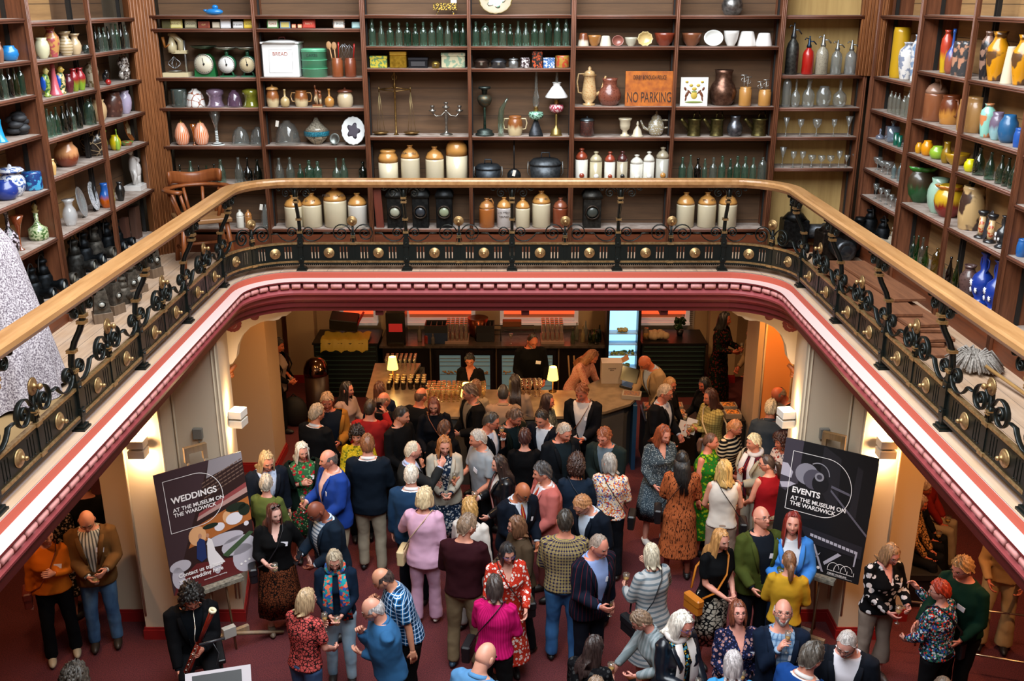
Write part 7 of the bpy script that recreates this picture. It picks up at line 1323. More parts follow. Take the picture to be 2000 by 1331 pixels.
def person(x, y, H, face, sex, fat, hair, hc, skin, top, bot, pose, lean, hd, ex, label, seat=0, who=None, shoes='1a1716'):
    rr = random.Random(int(x*7+y*13)); s = H/1.75; seated = seat > 0
    dz = (seat+.10)/s-.93 if seated else 0
    LN = math.radians(lean); HIP = Vector((0, 0, .95)); DZ = Matrix.Translation((0, 0, dz))
    U = DZ @ Matrix.Translation(HIP) @ Matrix.Rotation(LN, 4, 'X') @ Matrix.Translation(-HIP)
    def bend(p):
        th = LN*smooth(.86, 1.12, p[2]); return DZ @ (HIP+Matrix.Rotation(th, 3, 'X') @ (Vector(p)-HIP))
    rings = [list(r) for r in (MALE if sex == 'm' else FEM)]
    for r in rings:
        k = 1+(fat-1)*(1-smooth(1.30, 1.45, r[0])); r[1] *= k; r[2] *= 1+(fat-1)*1.35*(1-smooth(1.30, 1.42, r[0])); r[3] -= (fat-1)*.07*(1-smooth(1.2, 1.4, r[0]))
    def torso(m, off, z0, z1, sc=1.0, n=26, tail=None):
        pts = []
        for i in range(len(rings)-1):
            for j in range(3 if i < len(rings)-2 else 4):
                a, b = rings[i], rings[i+1]; t = j/3; 
                if t > 1: continue
                pts.append([a[q]+(b[q]-a[q])*t for q in range(4)])
        pts = [p for p in pts if z0 <= p[0] <= z1]
        if tail: pts = tail+pts
        rows = [[tuple(bend(((a*sc+off)*(abs(math.cos(q))**.88)*(1 if math.cos(q) > 0 else -1), yo+(b*sc+off)*(abs(math.sin(q))**.88)*(1 if math.sin(q) > 0 else -1), z))) for q in [2*PI*k/n for k in range(n)]] for z, a, b, yo in pts]
        b0 = len(m.v); m.grid(rows, closed=True); L = len(rows); m.add([], []); 
        m.f.append(tuple(b0+i for i in range(n))[::-1]); m.mi.append(m.k); m.sm.append(True); m.f.append(tuple(b0+(L-1)*n+i for i in range(n))); m.mi.append(m.k); m.sm.append(True)
    sw = .185 if sex == 'm' else .160
    arms = {}
    for side, pn in ((-1, pose[0]), (1, pose[1])):
        a = POSE[pn]; T = Vector((side*a[0], a[1]-(fat-1)*.10, a[2])); S = Vector((side*sw, .005, 1.41)); pole = Vector((side*.55, .45, -1)) if a[2] > .95 else Vector((side*.2, 1, -.3))
        E, Wr = ik(S, T, .285, .25, pole); arms[side] = (U @ S, U @ E, U @ Wr, a[3])
    JK = top.split(';'); kind = JK[0]; off = {'J': .022, 'T': .010, 'W': .018}.get(kind, .01); thick = {'J': .016, 'T': .006, 'W': .012}.get(kind, .006)
    # skin: neck, chest, arms, legs as one surface
    m = MB(); torso(m, 0, .95, 1.5, .95)
    HC = U @ Vector((0, .008, 1.49))
    hy, hp = math.radians(hd[0]), math.radians(hd[1]*(.62 if hd[1] > 0 else 1.1)); HM = U @ Matrix.Translation((0, .010, 1.505)) @ Matrix.Rotation(hy, 4, 'Z') @ Matrix.Rotation(hp, 4, 'X') @ Matrix.Rotation(math.radians(hd[2] if len(hd) > 2 else 0), 4, 'Y') @ Matrix.Translation((0, -.028, .118))
    nr = .060 if sex == 'm' else .051
    m.tube([U @ Vector((0, .012, 1.40)), HC, HM @ Vector((0, .02, -.06)), HM @ Vector((0, .015, .0))], [nr*1.25, nr*1.02, nr, nr*.9], 14)
    for sd in (-1, 1):
        S, E, Wr, c = arms[sd]; cov = not (kind == 'T' and len(JK) > 2 and JK[2] in 'SN'); m.tube([S, S.lerp(E, .5), E, E.lerp(Wr, .35), E.lerp(Wr, .8), Wr], [.030, .030, .026, .027, .026, .0245] if cov else [.046, .043, .036, .036, .028, .0245], 10)
        if not cov: m.ball(S, .048, 10)
    sp = .085+.03*rr.random(); st = (rr.random()-.5)*.12
    def leg(sd):
        if seated:
            fx = sd*(.11+.02*rr.random()); hz = .90+dz; return [Vector((sd*.09, .02, hz)), Vector((fx, -.42, seat/s+.06)), Vector((fx*1.1, -.44-.05*rr.random(), .08)), ]
        return [Vector((sd*.088, .01, .88)), Vector((sd*(sp+.01), -.015+sd*st*.5, .48)), Vector((sd*(sp+.02), .015+sd*st, .075))]
    legs = {sd: leg(sd) for sd in (-1, 1)}
    for sd in (-1, 1):
        a, b, c = legs[sd]; m.tube([a, a.lerp(b, .5), b, b.lerp(c, .35), c], [.075, .066, .050, .047, .034], 10)
    m.ball((0, .01, .93+dz), (.14, .10, .09), 14)
    job = {'rr': rr, 's': s, 'face': face, 'jobs': [('body', m, .0135, None)]}
    # upper garment
    zh = {'J': .78, 'T': .88, 'W': .84, 'C': .98}.get(kind, .88)
    fm = fab(JK[1]); slv = 'L'; neck = 'c'; cut = None; inner = None; hem = None
    if kind == 'J': inner = fab(JK[2]) if JK[2] != 'skin' else None; zv = float(JK[3]) if len(JK) > 3 else 1.12; cut = (zv, .21, .012 if zv > .9 else .045)
    else: slv = JK[2] if len(JK) > 2 else 'L'; neck = JK[3] if len(JK) > 3 else 'c'
    if neck == 'v': cut = (1.30, .42, .0)
    if neck == 's': cut = (1.38, 1.3, .02)
    dress = bot[0] == 'D'
    m = MB(); tail = None
    if dress:
        hz = float(bot.split(';')[1]); wd_ = float(bot.split(';')[2]) if len(bot.split(';')) > 2 else .26; tail = [[hz, wd_, wd_*.78, .0], [(hz+.80)/2, (wd_+.19)/2, (wd_*.78+.14)/2, .0]]
        zh = .78
    torso(m, off, zh, 1.475 if neck != 'p' else 1.50, 1.0, tail=tail)
    if seated: pass
    for sd in (-1, 1):
        S, E, Wr, c = arms[sd]; th = thick
        if slv == 'L': m.tube([S+(HC-S)*.25, S, S.lerp(E, .5), E, E.lerp(Wr, .5), E.lerp(Wr, .93)], [.052+th, .062+th, .056+th, .051+th, .045+th, .038+th], 14)
        elif slv == 'H': m.tube([S+(HC-S)*.25, S, S.lerp(E, .5), E, E.lerp(Wr, .45)], [.052+th, .062+th, .056+th, .052+th, .048+th], 14)
        elif slv == 'S': m.tube([S+(HC-S)*.25, S, S.lerp(E, .75)], [.05+th, .058+th, .056+th], 14)
        elif slv == 'N': m.tube([S+(HC-S)*.3, S.lerp(HC, .05)], [.05, .05], 12)
    job['jobs'].append(('dress' if dress else 'jacket' if kind == 'J' else 'top', m, .0145, dict(mat=fm, cut=cut, U=U, fold=.013)))
    bt = bot.split(';')
    if bt[0] == 'P':
        m = MB(); wl = float(bt[2]) if len(bt) > 2 else .062
        for sd in (-1, 1):
            a, b, c = legs[sd]; lo = c.copy(); lo.z = max(.07, c.z)+(.16 if len(bt) > 3 else 0); m.tube([a, a.lerp(b, .45), b, b.lerp(lo, .5), lo], [.098*min(1.15, fat), .088, .070, (.07+wl)/2, wl], 14)
        m.ball((0, .01, .93+dz), (.172*fat, .128*fat, .10), 18); m.lathe([(.150*fat, .90), (.150*fat, .99)], 20, M=DZ @ Matrix.Diagonal((1, .78, 1, 1)))
        job['jobs'].append(('trousers', m, .0155, dict(mat=fab(bt[1]), cut=None, U=U, fold=.012)))
    elif bt[0] == 'S':
        m = MB(); hz, wd_ = float(bt[2]), float(bt[3]) if len(bt) > 3 else .25
        m.lathe([(.150*fat, 1.0), (.185*fat, .86), (wd_*.92, (.86+hz)/2), (wd_, hz), (wd_*.9, hz+.02), (.1, .7)], 36, M=DZ @ Matrix.Diagonal((1, .78, 1, 1)), amp=.04, lobes=9); job['skirt'] = (m, fab(bt[1]))
    def ryf(z):
        for a, b in zip(rings, rings[1:]):
            if a[0] <= z <= b[0]: t = (z-a[0])/(b[0]-a[0]); return (a[2]-a[3])+((b[2]-b[3])-(a[2]-a[3]))*t
        return .08
    job.update(ryf=ryf, zv=cut[0] if kind == 'J' else 0, HM=HM, arms=arms, legs=legs, U=U, skin=skin, hair=hair, hc=hc, ex=ex, label=label, inner=inner, torso=torso, neck=neck, kind=kind, xy=(x, y), H=H, seated=seated, DZ=DZ, HC=HC, shoes=shoes, bt=bt, sw=sw, fat=fat, fm=fm)
    BATCH.append(job)
def finish_people():
    tex = bpy.data.textures.new('folds', 'CLOUDS'); tex.noise_scale = .16; tex.noise_depth = 2
    tmp = []
    for jb in BATCH:
        jb['tmp'] = []
        for nm, m, vox, o_ in jb['jobs']:
            me = m.mesh('tmp', plain('888888')); bm = bmesh.new(); bm.from_mesh(me); bmesh.ops.recalc_face_normals(bm, faces=bm.faces); bm.to_mesh(me); bm.free()
            ob = bpy.data.objects.new('tmp', me); COL.objects.link(ob); md = ob.modifiers.new('r', 'REMESH'); md.mode = 'VOXEL'; md.voxel_size = vox
            if o_: d = ob.modifiers.new('d', 'DISPLACE'); d.texture = tex; d.strength = o_['fold']*1.9; d.mid_level = .5; d.texture_coords = 'LOCAL'
            sm = ob.modifiers.new('s', 'SMOOTH'); sm.iterations = 4 if o_ else 3; sm.factor = .5
            jb['tmp'].append(ob); tmp.append(ob)
    bpy.context.view_layer.update(); dg = bpy.context.evaluated_depsgraph_get()
    for jb in BATCH: jb['me'] = [bpy.data.meshes.new_from_object(ob.evaluated_get(dg)) for ob in jb['tmp']]
    for ob in tmp: me = ob.data; bpy.data.objects.remove(ob); bpy.data.meshes.remove(me)
    for jb in BATCH: assemble(jb)
def assemble(jb):
    s, HM, U, rr = jb['s'], jb['HM'], jb['U'], jb['rr']; ex = jb['ex'].split(' ')[0]; exs = jb['ex'].split(' ')[1:]; fc = math.radians(jb['face'])
    top = HM @ Vector((0, .0, .125)); x, y = jb['xy']; X, Y, _ = on_z(x, y, top.z*s); off = Matrix.Rotation(fc, 3, 'Z') @ (top*s)
    loc = Vector((X-off.x, Y-off.y, 0)); root = thing('person', loc, jb['label'], 'person', None, fc); SC3 = Matrix.Diagonal((s, s, s, 1))
    def put_(m, nm, mats, fix=True): m.v = [tuple(Vector(v)*s) for v in m.v]; return m.build(nm, mats, root, fix=fix)
    # body
    me = jb['me'][0]; m = MB(); m.add([tuple(v.co) for v in me.vertices], [tuple(p.vertices) for p in me.polygons]); bpy.data.meshes.remove(me)
    b0 = len(m.v); hk = 1.0 if jb['H'] > 1.69 else .96
    m.v += [tuple(HM @ (Vector(v)*hk)) for v in HT.v]; m.f += [tuple(i+b0 for i in f) for f in HT.f]; m.mi += HT.mi; m.sm += HT.sm
    grips = {}
    for sd in (-1, 1):
        S, E, Wr, c = jb['arms'][sd]; d = Wr-E; inw = U.to_3x3() @ Vector((-sd, -.15, .25)); grips[sd] = (hand_mesh(m, Wr, d, inw, c, sd, 0), d.normalized())
    hcm = hairm(jb['hc']); brow = '4a3a30' if jb['hc'][0] in '0123456' else 'a09080' if jb['hc'][0] in 'bcdef' else jb['hc']
    put_(m, 'body', [skinm(jb['skin']), plain('e4dcd4', .3), plain('1c1410', .2), plain('9a4a42' if jb['skin'][0] in 'cdefb' else '5c2c28', .5), hairm(brow)], fix=False)
    for (nm, _m, _v, o_), me in zip(jb['jobs'][1:], jb['me'][1:]):
        m = MB(); vs = [v.co.copy() for v in me.vertices]; fs = [tuple(p.vertices) for p in me.polygons]; bpy.data.meshes.remove(me)
        cut = o_['cut']
        if cut:
            Ui = U.inverted(); zv, sl, w0 = cut; zlo = zv-(.5 if w0 > .04 else 0)
            def vee(p): return w0+max(0, p.z-zv)*sl
            loc_ = [Ui @ v for v in vs]; kind_ = [1 if (p.y < .015 and p.z > zlo and abs(p.x) < vee(p)) else 2 if (p.z > 1.462 and abs(p.x) < .105) else 0 for p in loc_]
            fs = [f for f in fs if not all(kind_[i] for i in f)]; used = {i for f in fs for i in f if kind_[i]}
            for i in used:
                p = loc_[i].copy()
                if kind_[i] == 1:
                    if p.z < zv+.01 and w0 < .04: continue
                    p.x = math.copysign(vee(p), p.x)
                else: p.z = 1.464
                vs[i] = U @ p
        m.add([tuple(v) for v in vs], fs); o = put_(m, nm, o_['mat'], fix=False)
        if cut: sd_ = o.modifiers.new('cloth_thickness', 'SOLIDIFY'); sd_.thickness = .006; sd_.offset = -1
    if jb['inner']:
        m = MB(); jb['torso'](m, .011, .82, 1.468); put_(m, 'shirt', jb['inner'])
    if jb['kind'] == 'J':
        zv = jb['zv']; w0 = .012 if zv > .9 else .045; T = jb['ryf']
        for sd in (-1, 1): put_(MB().tube([U @ Vector((sd*(.050+.21*(z-zv)*.98+w0-.03), -T(z)-.028, z)) for z in (1.44, 1.36, 1.27, max(zv, 1.05)+.06)], [(.004, .018), (.004, .030), (.004, .026), (.004, .008)], 6, up=(0, 1, 0)), 'lapel', jb['fm'])
        m = MB()
        for sd in (-1, 1): S, E, Wr, c = jb['arms'][sd]; m.tube([E.lerp(Wr, .86), E.lerp(Wr, .99)], [.036, .034], 12)
        if jb['inner']: put_(m, 'shirt_cuff', jb['inner'])
    if 'skirt' in jb: put_(jb['skirt'][0], 'skirt', jb['skirt'][1])
    if jb['inner'] or jb['neck'] == 'k':
        m = MB(); T = U @ Matrix.Translation((0, .012, 1.462)) @ Matrix.Rotation(.28, 4, 'X'); pr = [(.070, -.01), (.066, .026), (.069, .030), (.084, .004), (.080, -.004)]; rows = [[tuple(T @ Vector((r*math.cos(q)*(1.05 if jb['sw'] > .17 else .92), r*math.sin(q)*.95, z))) for r, z in pr] for q in [-PI/2+.22+(2*PI-.44)*i/24 for i in range(25)]]
        m.grid(rows); put_(m, 'collar', jb['inner'] or jb['fm'])
    # hair, beard, spectacles
    def headpart(mb, nm, mt):
        mb.v = [tuple(HM @ (Vector(v)*hk)) for v in mb.v]; put_(mb, nm, mt)
    if jb['hair'] != 'bald': headpart(hair_mesh(jb['hair'], rr), 'hair', hcm)
    if 'b' in ex: headpart(beard_mesh(rr), 'beard', hairm('b0aca8' if jb['hc'][0] not in '23' else jb['hc']))
    if 'g' in ex: q = MB(); q.add(GLM.v, GLM.f); headpart(q, 'glasses', plain('14131a' if 'u' not in ex else '2c3c8c', .3))
    if 'q' in ex: q = MB(); [q.ball((s_*.036, -.05, .125), (.026, .012, .016), 10) for s_ in (-1, 1)]; headpart(q.tube([(-.06, -.05, .125), (.06, -.05, .125)], .003, 5), 'sunglasses', plain('0c0c0e', .2))
    # shoes
    for sd in (-1, 1):
        c = jb['legs'][sd][2]; m = MB(); m.ball((c.x, c.y-.055, .045), (.046, .135, .048), 14); m.v = [(v[0], v[1], max(v[2], .0)) for v in m.v]; m.tube([(c.x, c.y+.01, .04), (c.x, c.y+.01, .085)], [.045, .04], 10); put_(m, 'shoe', plain(jb['shoes'], .5))
    Fr = Matrix.Translation(loc) @ Matrix.Rotation(fc, 4, 'Z') @ SC3
    if 'n' in ex: m = MB(); T = U @ Matrix.Translation((.085, -.128-.1*(jb['fat']-1), 1.28)) @ Matrix.Rotation(.18, 4, 'Y') @ Matrix.Rotation(-.12, 4, 'X'); m.box(-.04, .04, -.018, -.014, -.026, .026, M=T); put_(m, 'name_badge', plain('e8e6ee', .4))
    if 'w' in ex: S, E, Wr, c = jb['arms'][1]; d = (Wr-E).normalized(); put_(MB().tube([E.lerp(Wr, .88), E.lerp(Wr, .94)], .031, 12), 'wristwatch', plain('1a1a1c', .3))
    if 's' in ex or 'S' in ex:
        sc = fab(('multi,1f8c90,d86c50,2c4878' if 'S' in ex else 'plain,d8d0cc,a8a09c')); m = MB(); m.tube([U @ Vector((.085*math.cos(q), .012+.08*math.sin(q), 1.475+.02*math.sin(q))) for q in [2*PI*i/18 for i in range(18)]], .032, 8, closed=True)
        for sx, L in ((-.06, .86), (.07, .92)): m.tube([U @ Vector((sx, -.09, 1.45)), U @ Vector((sx*1.3, -.165, 1.3)), U @ Vector((sx*1.4, -.175, 1.1)), U @ Vector((sx*1.6, -.17, L))], [(.02, .04), (.018, .05), (.018, .055), (.008, .06)], 10, up=(0, 1, 0))
        put_(m, 'scarf', sc)
    if 't' in ex: put_(MB().tube([U @ Vector((0, -.070, 1.45)), U @ Vector((0, -.142-.12*(jb['fat']-1), 1.34)), U @ Vector((0, -.152-.16*(jb['fat']-1), 1.16))], [(.012, .02), (.006, .028), (.006, .036)], 8, up=(0, 1, 0)), 'tie', fabric('pin', '8c1c20', 'c89c30', 'fff'))
    if 'l' in ex: put_(MB().tube([U @ Vector(p) for p in ((.07, .03, 1.49), (.075, -.08, 1.44), (.04, -.155, 1.2), (0, -.165, 1.05), (-.04, -.155, 1.2), (-.075, -.08, 1.44), (-.07, .03, 1.49))], .005, 5), 'lanyard', plain('1c2c4c'))
    who = jb['label'].split(',')[0]
    for e in exs:                                   # held things and bags are things of their own
        h, k = e[0], e[1:]
        if h in 'RL' and k in WCOL:
            g, d = grips[-1 if h == 'R' else 1]; p = Fr @ g; nm, pk, W, Hh = WCOL[k]
            if k not in FLUTES: FLUTES[k] = lat(pk, W, Hh, 16, open_top=False).mesh(nm, glass('dcd8cc', .05)); q = MB(); q.lathe([(.2*W*.5, Hh*.56), (.8*W*.5, Hh*.73), (.001, Hh*.735)] if k != 'tb' else [(W*.4, .006), (W*.44, Hh*.5), (.001, Hh*.5)], 14); FLUTES[k+'_'] = q.mesh('drink', plain('c89c50' if k != 'tb' else 'c8b878', .15))
            o = thing(nm, (p.x, p.y, p.z-Hh*(.42 if k != 'tb' else .45)), nm.replace('_', ' ')+' held by the '+who, 'glass'); link('bowl', FLUTES[k], o); link('drink', FLUTES[k+'_'], o)
        elif h in 'RL' and k == 'ph':
            g, d = grips[-1 if h == 'R' else 1]; o = thing('phone', Fr @ g, 'mobile phone held by the '+who, 'phone', None, fc); MB().bbox((0, 0, .02), (.075, .012, .15), M=rotm(-.5)).build('case', plain('14161c', .2), o); MB().box(-.034, .034, -.0085, -.007, -.05, .09, M=rotm(-.5)).build('screen', plain('3c4048', .1), o)
        elif h in 'RL' and k == 'bk':
            g, d = grips[-1 if h == 'R' else 1]; tag(MB().bbox((0, 0, 0), (.15, .012, .22), M=rotm(-.4, .3, 0)).build('booklet', plain('c8c4c0', .4), None, Fr @ g), 'booklet held by the '+who, 'booklet')
        elif h in 'BA':                                           # bag: B on the person's left, A on the right; c colour
            sd = 1 if h == 'B' else -1; a = k.split(':'); mm = plain(a[0], .45); o = thing('handbag', Fr @ (jb['DZ'] @ Vector((sd*.245*jb['fat'], .0, .88))), a[1]+' carried by the '+who, 'bag', None, fc)
            MB().bbox((0, 0, 0), (.08, .23, .18), r=.3).build('bag_body', mm, o); MB().bbox((sd*.0, -.005, .05), (.09, .238, .09), r=.3).build('flap', mm, o)
            P_ = [Vector((0, .1, .1)), ] ; up = U.to_3x3(); k1 = jb['fat']
            pts = [Vector((sd*.22, .10, 1.0)), Vector((sd*.12, .155*k1, 1.2)), Vector((-sd*.03, .130, 1.40)), Vector((-sd*.10, .03, 1.495)), Vector((-sd*.085, -.09, 1.43)), Vector((-sd*.0, -.165*k1, 1.27)), Vector((sd*.12, -.165*k1, 1.08)), Vector((sd*.22, -.09, .98))]
            if len(a) > 2: pts = [Vector((sd*.23, .08, 1.0)), Vector((sd*.2, .10, 1.25)), Vector((sd*.14, .05, 1.462)), Vector((sd*.15, -.06, 1.44)), Vector((sd*.2, -.13, 1.2)), Vector((sd*.23, -.08, 1.0))]
            ob = Vector((sd*.245*jb['fat'], 0, .88)); MB().tube([(p-ob)*s if 0 else (((U @ p)-(jb['DZ'] @ ob))*s) for p in pts], [(.004, .013)]*len(pts), 6).build('strap', mm, o)
    jb['root'] = root; jb['grips'] = grips; jb['Fr'] = Fr
LS, DS, BS = 'd8a08c', 'c88a72', '6a3e2c'
NV = 'plain,16202f'; BK = 'plain,121214'; JN = 'P;denim,24476f,5c84a8'; DJ = 'P;denim,14243c,24406c'; BT = 'P;plain,15161a'; CH = 'P;plain,a89a84'
N = None
P = person
# --- near left
P(86, 1028, 1.66, 25, 'f', 1.08, 'crop', '3c2c24', LS, 'T;plain,d0701c,a8500c;L;k', 'P;plain,16181c;.07', ('down', 'chest'), 4, (20, 8), 'gn A6c2c24:dark red handbag', 'woman in orange jacket and dark jeans, far left', shoes='b0a084')
P(166, 1003, 1.78, 20, 'm', 1.05, 'bald', 'c0b8b0', 'd89a80', 'J;plain,6a4a28,4c3418;stripe,c8c4b8,5c5c58;1.0', JN, ('clasp', 'hold'), 6, (0, 34), 'gn Rtb', 'bald man in brown work jacket looking at his glass', shoes='2c241c')
P(162, 925, 1.74, 200, 'm', 1.1, 'short', '2c2420', DS, 'T;plain,14120f', BT, ('down', 'hold'), 2, (0, 5), 'x', 'dark-clothed man in the shade behind the brown-jacketed man')
P(112, 955, 1.62, 150, 'f', 1.1, 'bob', '2c2420', DS, 'T;floral,141212,8c7460,5c4c40', 'D;.4', ('down', 'down'), 2, (0, 5), 'x', 'woman in dark floral dress in the shade, far left')
P(140, 1306, 1.68, 190, 'm', 1.0, 'curly', '4c443c', DS, 'T;plain,2c2c30', BT, ('down', 'down'), 0, (0, 5), 'x', 'curly grey-haired person cut off at the bottom left edge')
# --- group by the weddings poster
P(535, 986, 1.66, 20, 'f', 1.12, 'long', '5a2c1c', 'e0b4a4', 'T;plain,121214;H;v', 'S;leopard,6c3820,1c120e;.30;.26', ('hold', 'side'), 4, (22, 8), 'nq Rtb A14141a:black handbag', 'auburn-haired woman in black top and leopard-print skirt', shoes='6c5c4c')
P(606, 985, 1.78, -48, 'm', 1.12, 'bald', '1c1814', BS, 'J;plain,1a2a3c;hoop,c0ccd8,5c7088;1.05', 'P;plain,6c6454', ('hold', 'clasp'), 10, (0, 36), 'g Rph', 'bald man in navy jacket and patterned shirt using a phone')
P(519, 927, 1.60, 165, 'f', 1.1, 'crop', 'a89c8c', LS, 'T;plain,55602f', 'P;plain,14181c', ('low', 'hold'), 3, (20, 4), 'x Rwg', 'short grey-haired woman in olive green top seen from behind')
P(522, 886, 1.76, 30, 'm', 1.05, 'mid', 'b0946c', 'd89478', 'J;plain,1a2230;plain,b8c4dc;1.0', 'P;plain,1a2230', ('hold', 'down'), 6, (5, 24), 'l Rwg', 'fair wavy-haired man in dark suit with lanyard, smiling down')
P(590, 866, 1.68, 20, 'f', 1.08, 'mid', 'd8d0c0', LS, 'J;plain,16281f;floral,2c5c38,b01828,5c8c5c,x.7;.85', 'S;floral,26482c,b01828,88a070;.35;.24', ('chest', 'down'), 3, (10, 18), 'n', 'white-haired woman in dark green jacket and rose-print dress')
P(638, 879, 1.80, -52, 'm', 1.18, 'fringe', '5c5450', 'd89880', 'J;plain,1c3c8c,142c6c;plain,e0b8b0;1.1', 'P;plain,a89a84', ('hold', 'low'), 3, (-12, 6), 'n Rfl', 'balding man in bright blue blazer and pink shirt')
P(717, 848, 1.84, 178, 'm', 1.08, 'short', '7c4c2c', LS, 'J;plain,13202f;plain,dcdcdc;1.1', 'P;plain,a09480', ('low', 'low'), 2, (8, 4), 'x', 'tall auburn-haired man in navy blazer and cream chinos, back view')
P(696, 836, 1.64, 10, 'f', 1.1, 'curly', '2c1c14', DS, 'T;floral,b89c18,6c6c18,d8c040', BT, ('hold', 'hold'), 3, (-10, 12), 'n', 'dark curly-haired woman in yellow patterned top')
P(652, 1079, 1.66, 5, 'f', 1.05, 'bob', 'a89880', LS, 'T;plain,13283f,0c1c30', 'P;denim,7494ac,a8bcc8;.055', ('clasp', 'clasp'), 5, (6, 26), 'gS Rtb', 'grey bobbed woman in teal scarf and light blue jeans')
P(600, 1150, 1.64, 150, 'f', 1.05, 'bob', 'b09470', LS, 'T;leopard,c0504c,2c1c1c;S', 'P;denim,1c3458,3c5c84;.055', ('low', 'hold'), 3, (-28, 8), 'g Lfl', 'blonde bobbed woman in coral leopard-print T-shirt')
P(733, 1114, 1.74, -72, 'm', 1.12, 'fringe', '3c302c', 'd09878', 'T;plaid,1c6cac,16304c,d8e4e8,x1.3;S;k', BT, ('chin', 'down'), 16, (-6, 26), 'x', 'balding man in blue checked short-sleeved shirt, hand at mouth')
P(717, 1170, 1.74, -68, 'm', 1.15, 'fringe', 'b8b4b4', 'd8a088', 'T;plain,30608c,204870;L;k', 'P;plain,1c2028', ('chin', 'cross'), 8, (-14, 22), 'gb', 'bald grey-bearded man in blue jumper, hand over mouth')
# --- centre left
P(808, 862, 1.76, 100, 'm', 1.08, 'thin', 'c8b8a0', 'd89c88', 'J;plain,2c2e2f;plain,a8b8dc;1.1', BT, ('up', 'hold'), 4, (10, 4), 'x', 'white-haired man in charcoal jacket facing right')
P(803, 908, 1.76, 172, 'm', 1.08, 'short', 'd8ccbc', LS, 'J;plain,1f3c5c,16304c;plain,e4e4e8;1.1', 'P;plain,161c28', ('down', 'down'), 2, (4, 3), 'x', 'white-haired man in mid-blue suit, back view')
P(868, 855, 1.70, 8, 'f', 1.14, 'mid', 'a86c3c', 'dca08a', 'J;plain,b0a898,9c9488;floral,1c2c44,b8b4b0,8c98a8;1.02', 'S;floral,1c2c44,b8b4b0,8c98a8;.28;.25', ('clasp', 'clasp'), 2, (4, 18), 'n', 'ginger-haired woman in pale grey blazer and navy floral dress')
P(830, 953, 1.68, 170, 'f', 1.08, 'shag', 'd0b890', LS, 'J;plain,d0a4bc,c094ac;skin;1.1', 'P;plain,c89cb4;.085', ('down', 'wave'), 3, (-15, 4), 'x Bd0b88c:cream woven bag', 'blonde woman in pale pink trouser suit, back view', shoes='c8c0b8')
P(916, 1005, 1.80, 168, 'm', 1.1, 'crop', '7c6450', 'd89c84', 'T;plain,3c141c,2c0c14', 'P;plain,7c6a50', ('low', 'low'), 3, (-40, 14), 'g', 'man in maroon jumper and khaki trousers, back view', shoes='1c3448')
P(917, 973, 1.64, 160, 'f', 1.08, 'shag', 'b88c50', LS, 'T;plain,d0c8c0,b0a8a4', 'P;plain,c0bcb8', ('down', 'hold'), 4, (40, 8), 'x', 'golden-haired woman in white knitted top, back view')
P(930, 840, 1.80, -58, 'm', 1.08, 'short', 'b0a498', 'd08c70', 'T;plain,8c9298,747a82;S;k', 'P;plain,1c2028', ('hold', 'low'), 4, (-20, 10), 'nw Rfl', 'grey-haired man in grey polo shirt holding a flute')
P(972, 890, 1.66, -75, 'f', 1.05, 'long', '2c1c16', LS, 'J;leather,0e1014;plain,c8c8c8;1.1', BT, ('hold', 'low'), 3, (0, 12), 'x Rwg B5c2018:brown leather bag', 'long dark-haired woman in black leather jacket')
P(1007, 1008, 1.66, -62, 'f', 1.08, 'bob', '6c4830', LS, 'T;plain,4c3c2c,3c3024;L;k', 'P;plain,1c1c20', ('hold', 'low'), 3, (-25, 6), 'g Rtb', 'brown bobbed woman in olive jumper with white collar')
P(993, 1064, 1.66, 14, 'f', 1.1, 'bob', '1c1a1c', LS, 'T;floral,b42c1c,e0d0c8,c84c34;L;v', 'D;.25;.27', ('hold', 'low'), 3, (4, 22), 'gu B0c0c0e:black handbag on a white strap', 'dark-haired woman in red leaf-print dress and blue glasses')
P(966, 1122, 1.66, 165, 'f', 1.12, 'bob', '3c302c', LS, 'T;stripe,c01464,a80c54;H', 'P;plain,1a1a1c', ('low', 'hold'), 4, (25, 10), 'w B0c0c10:black shoulder bag', 'dark bobbed woman in magenta ribbed top, back view')
P(957, 1254, 1.80, 150, 'm', 1.15, 'bald', '8c7c70', 'dca48c', 'T;plain,5484b0,3c6c98;L;k', JN, ('low', 'low'), 12, (-10, 30), 'x Lfl', 'bald man in light blue denim shirt at the bottom edge')
P(1027, 947, 1.76, 30, 'm', 1.12, 'bald', '2c241c', 'a86844', 'J;plain,121c2c;plain,c8d0dc;1.15', 'P;plain,121c2c', ('clasp', 'low'), 12, (10, 26), 'gtnw', 'bald bespectacled man in navy suit and teal tie, leaning in')
P(1056, 905, 1.78, -68, 'm', 1.16, 'thick', '3c3838', 'd09078', 'J;plain,b0605a,9c504c;plain,e0dce4;1.1', 'P;plain,8c4c48', ('low', 'low'), 5, (-12, 6), 'tn', 'dark-haired man in salmon linen blazer and striped tie')
P(1126, 892, 1.66, 175, 'f', 1.1, 'afro', '3c241c', DS, 'T;plain,1b2c40', 'P;plain,1b2430', ('low', 'low'), 3, (0, 6), 'x A2c3440:navy bag:shoulder', 'woman with big dark curly hair and navy top, back view')
P(1128, 974, 1.80, -40, 'm', 1.08, 'short', 'a8744c', 'e0a48c', 'J;plain,121c2c;plain,c8d8ec;1.15', 'P;plain,121c2c', ('clasp', 'low'), 16, (-12, 34), 'gl', 'ginger man in navy suit bowing his head')
P(1104, 996, 1.80, 178, 'm', 1.16, 'short', '2c241c', DS, 'T;plaid,b09c50,2c2448,4c3c60,x1.5', 'P;denim,1c4c80,3c74a8;.066', ('down', 'low'), 3, (0, 3), 'x', 'man in yellow and navy checked shirt, back view', shoes='101216')
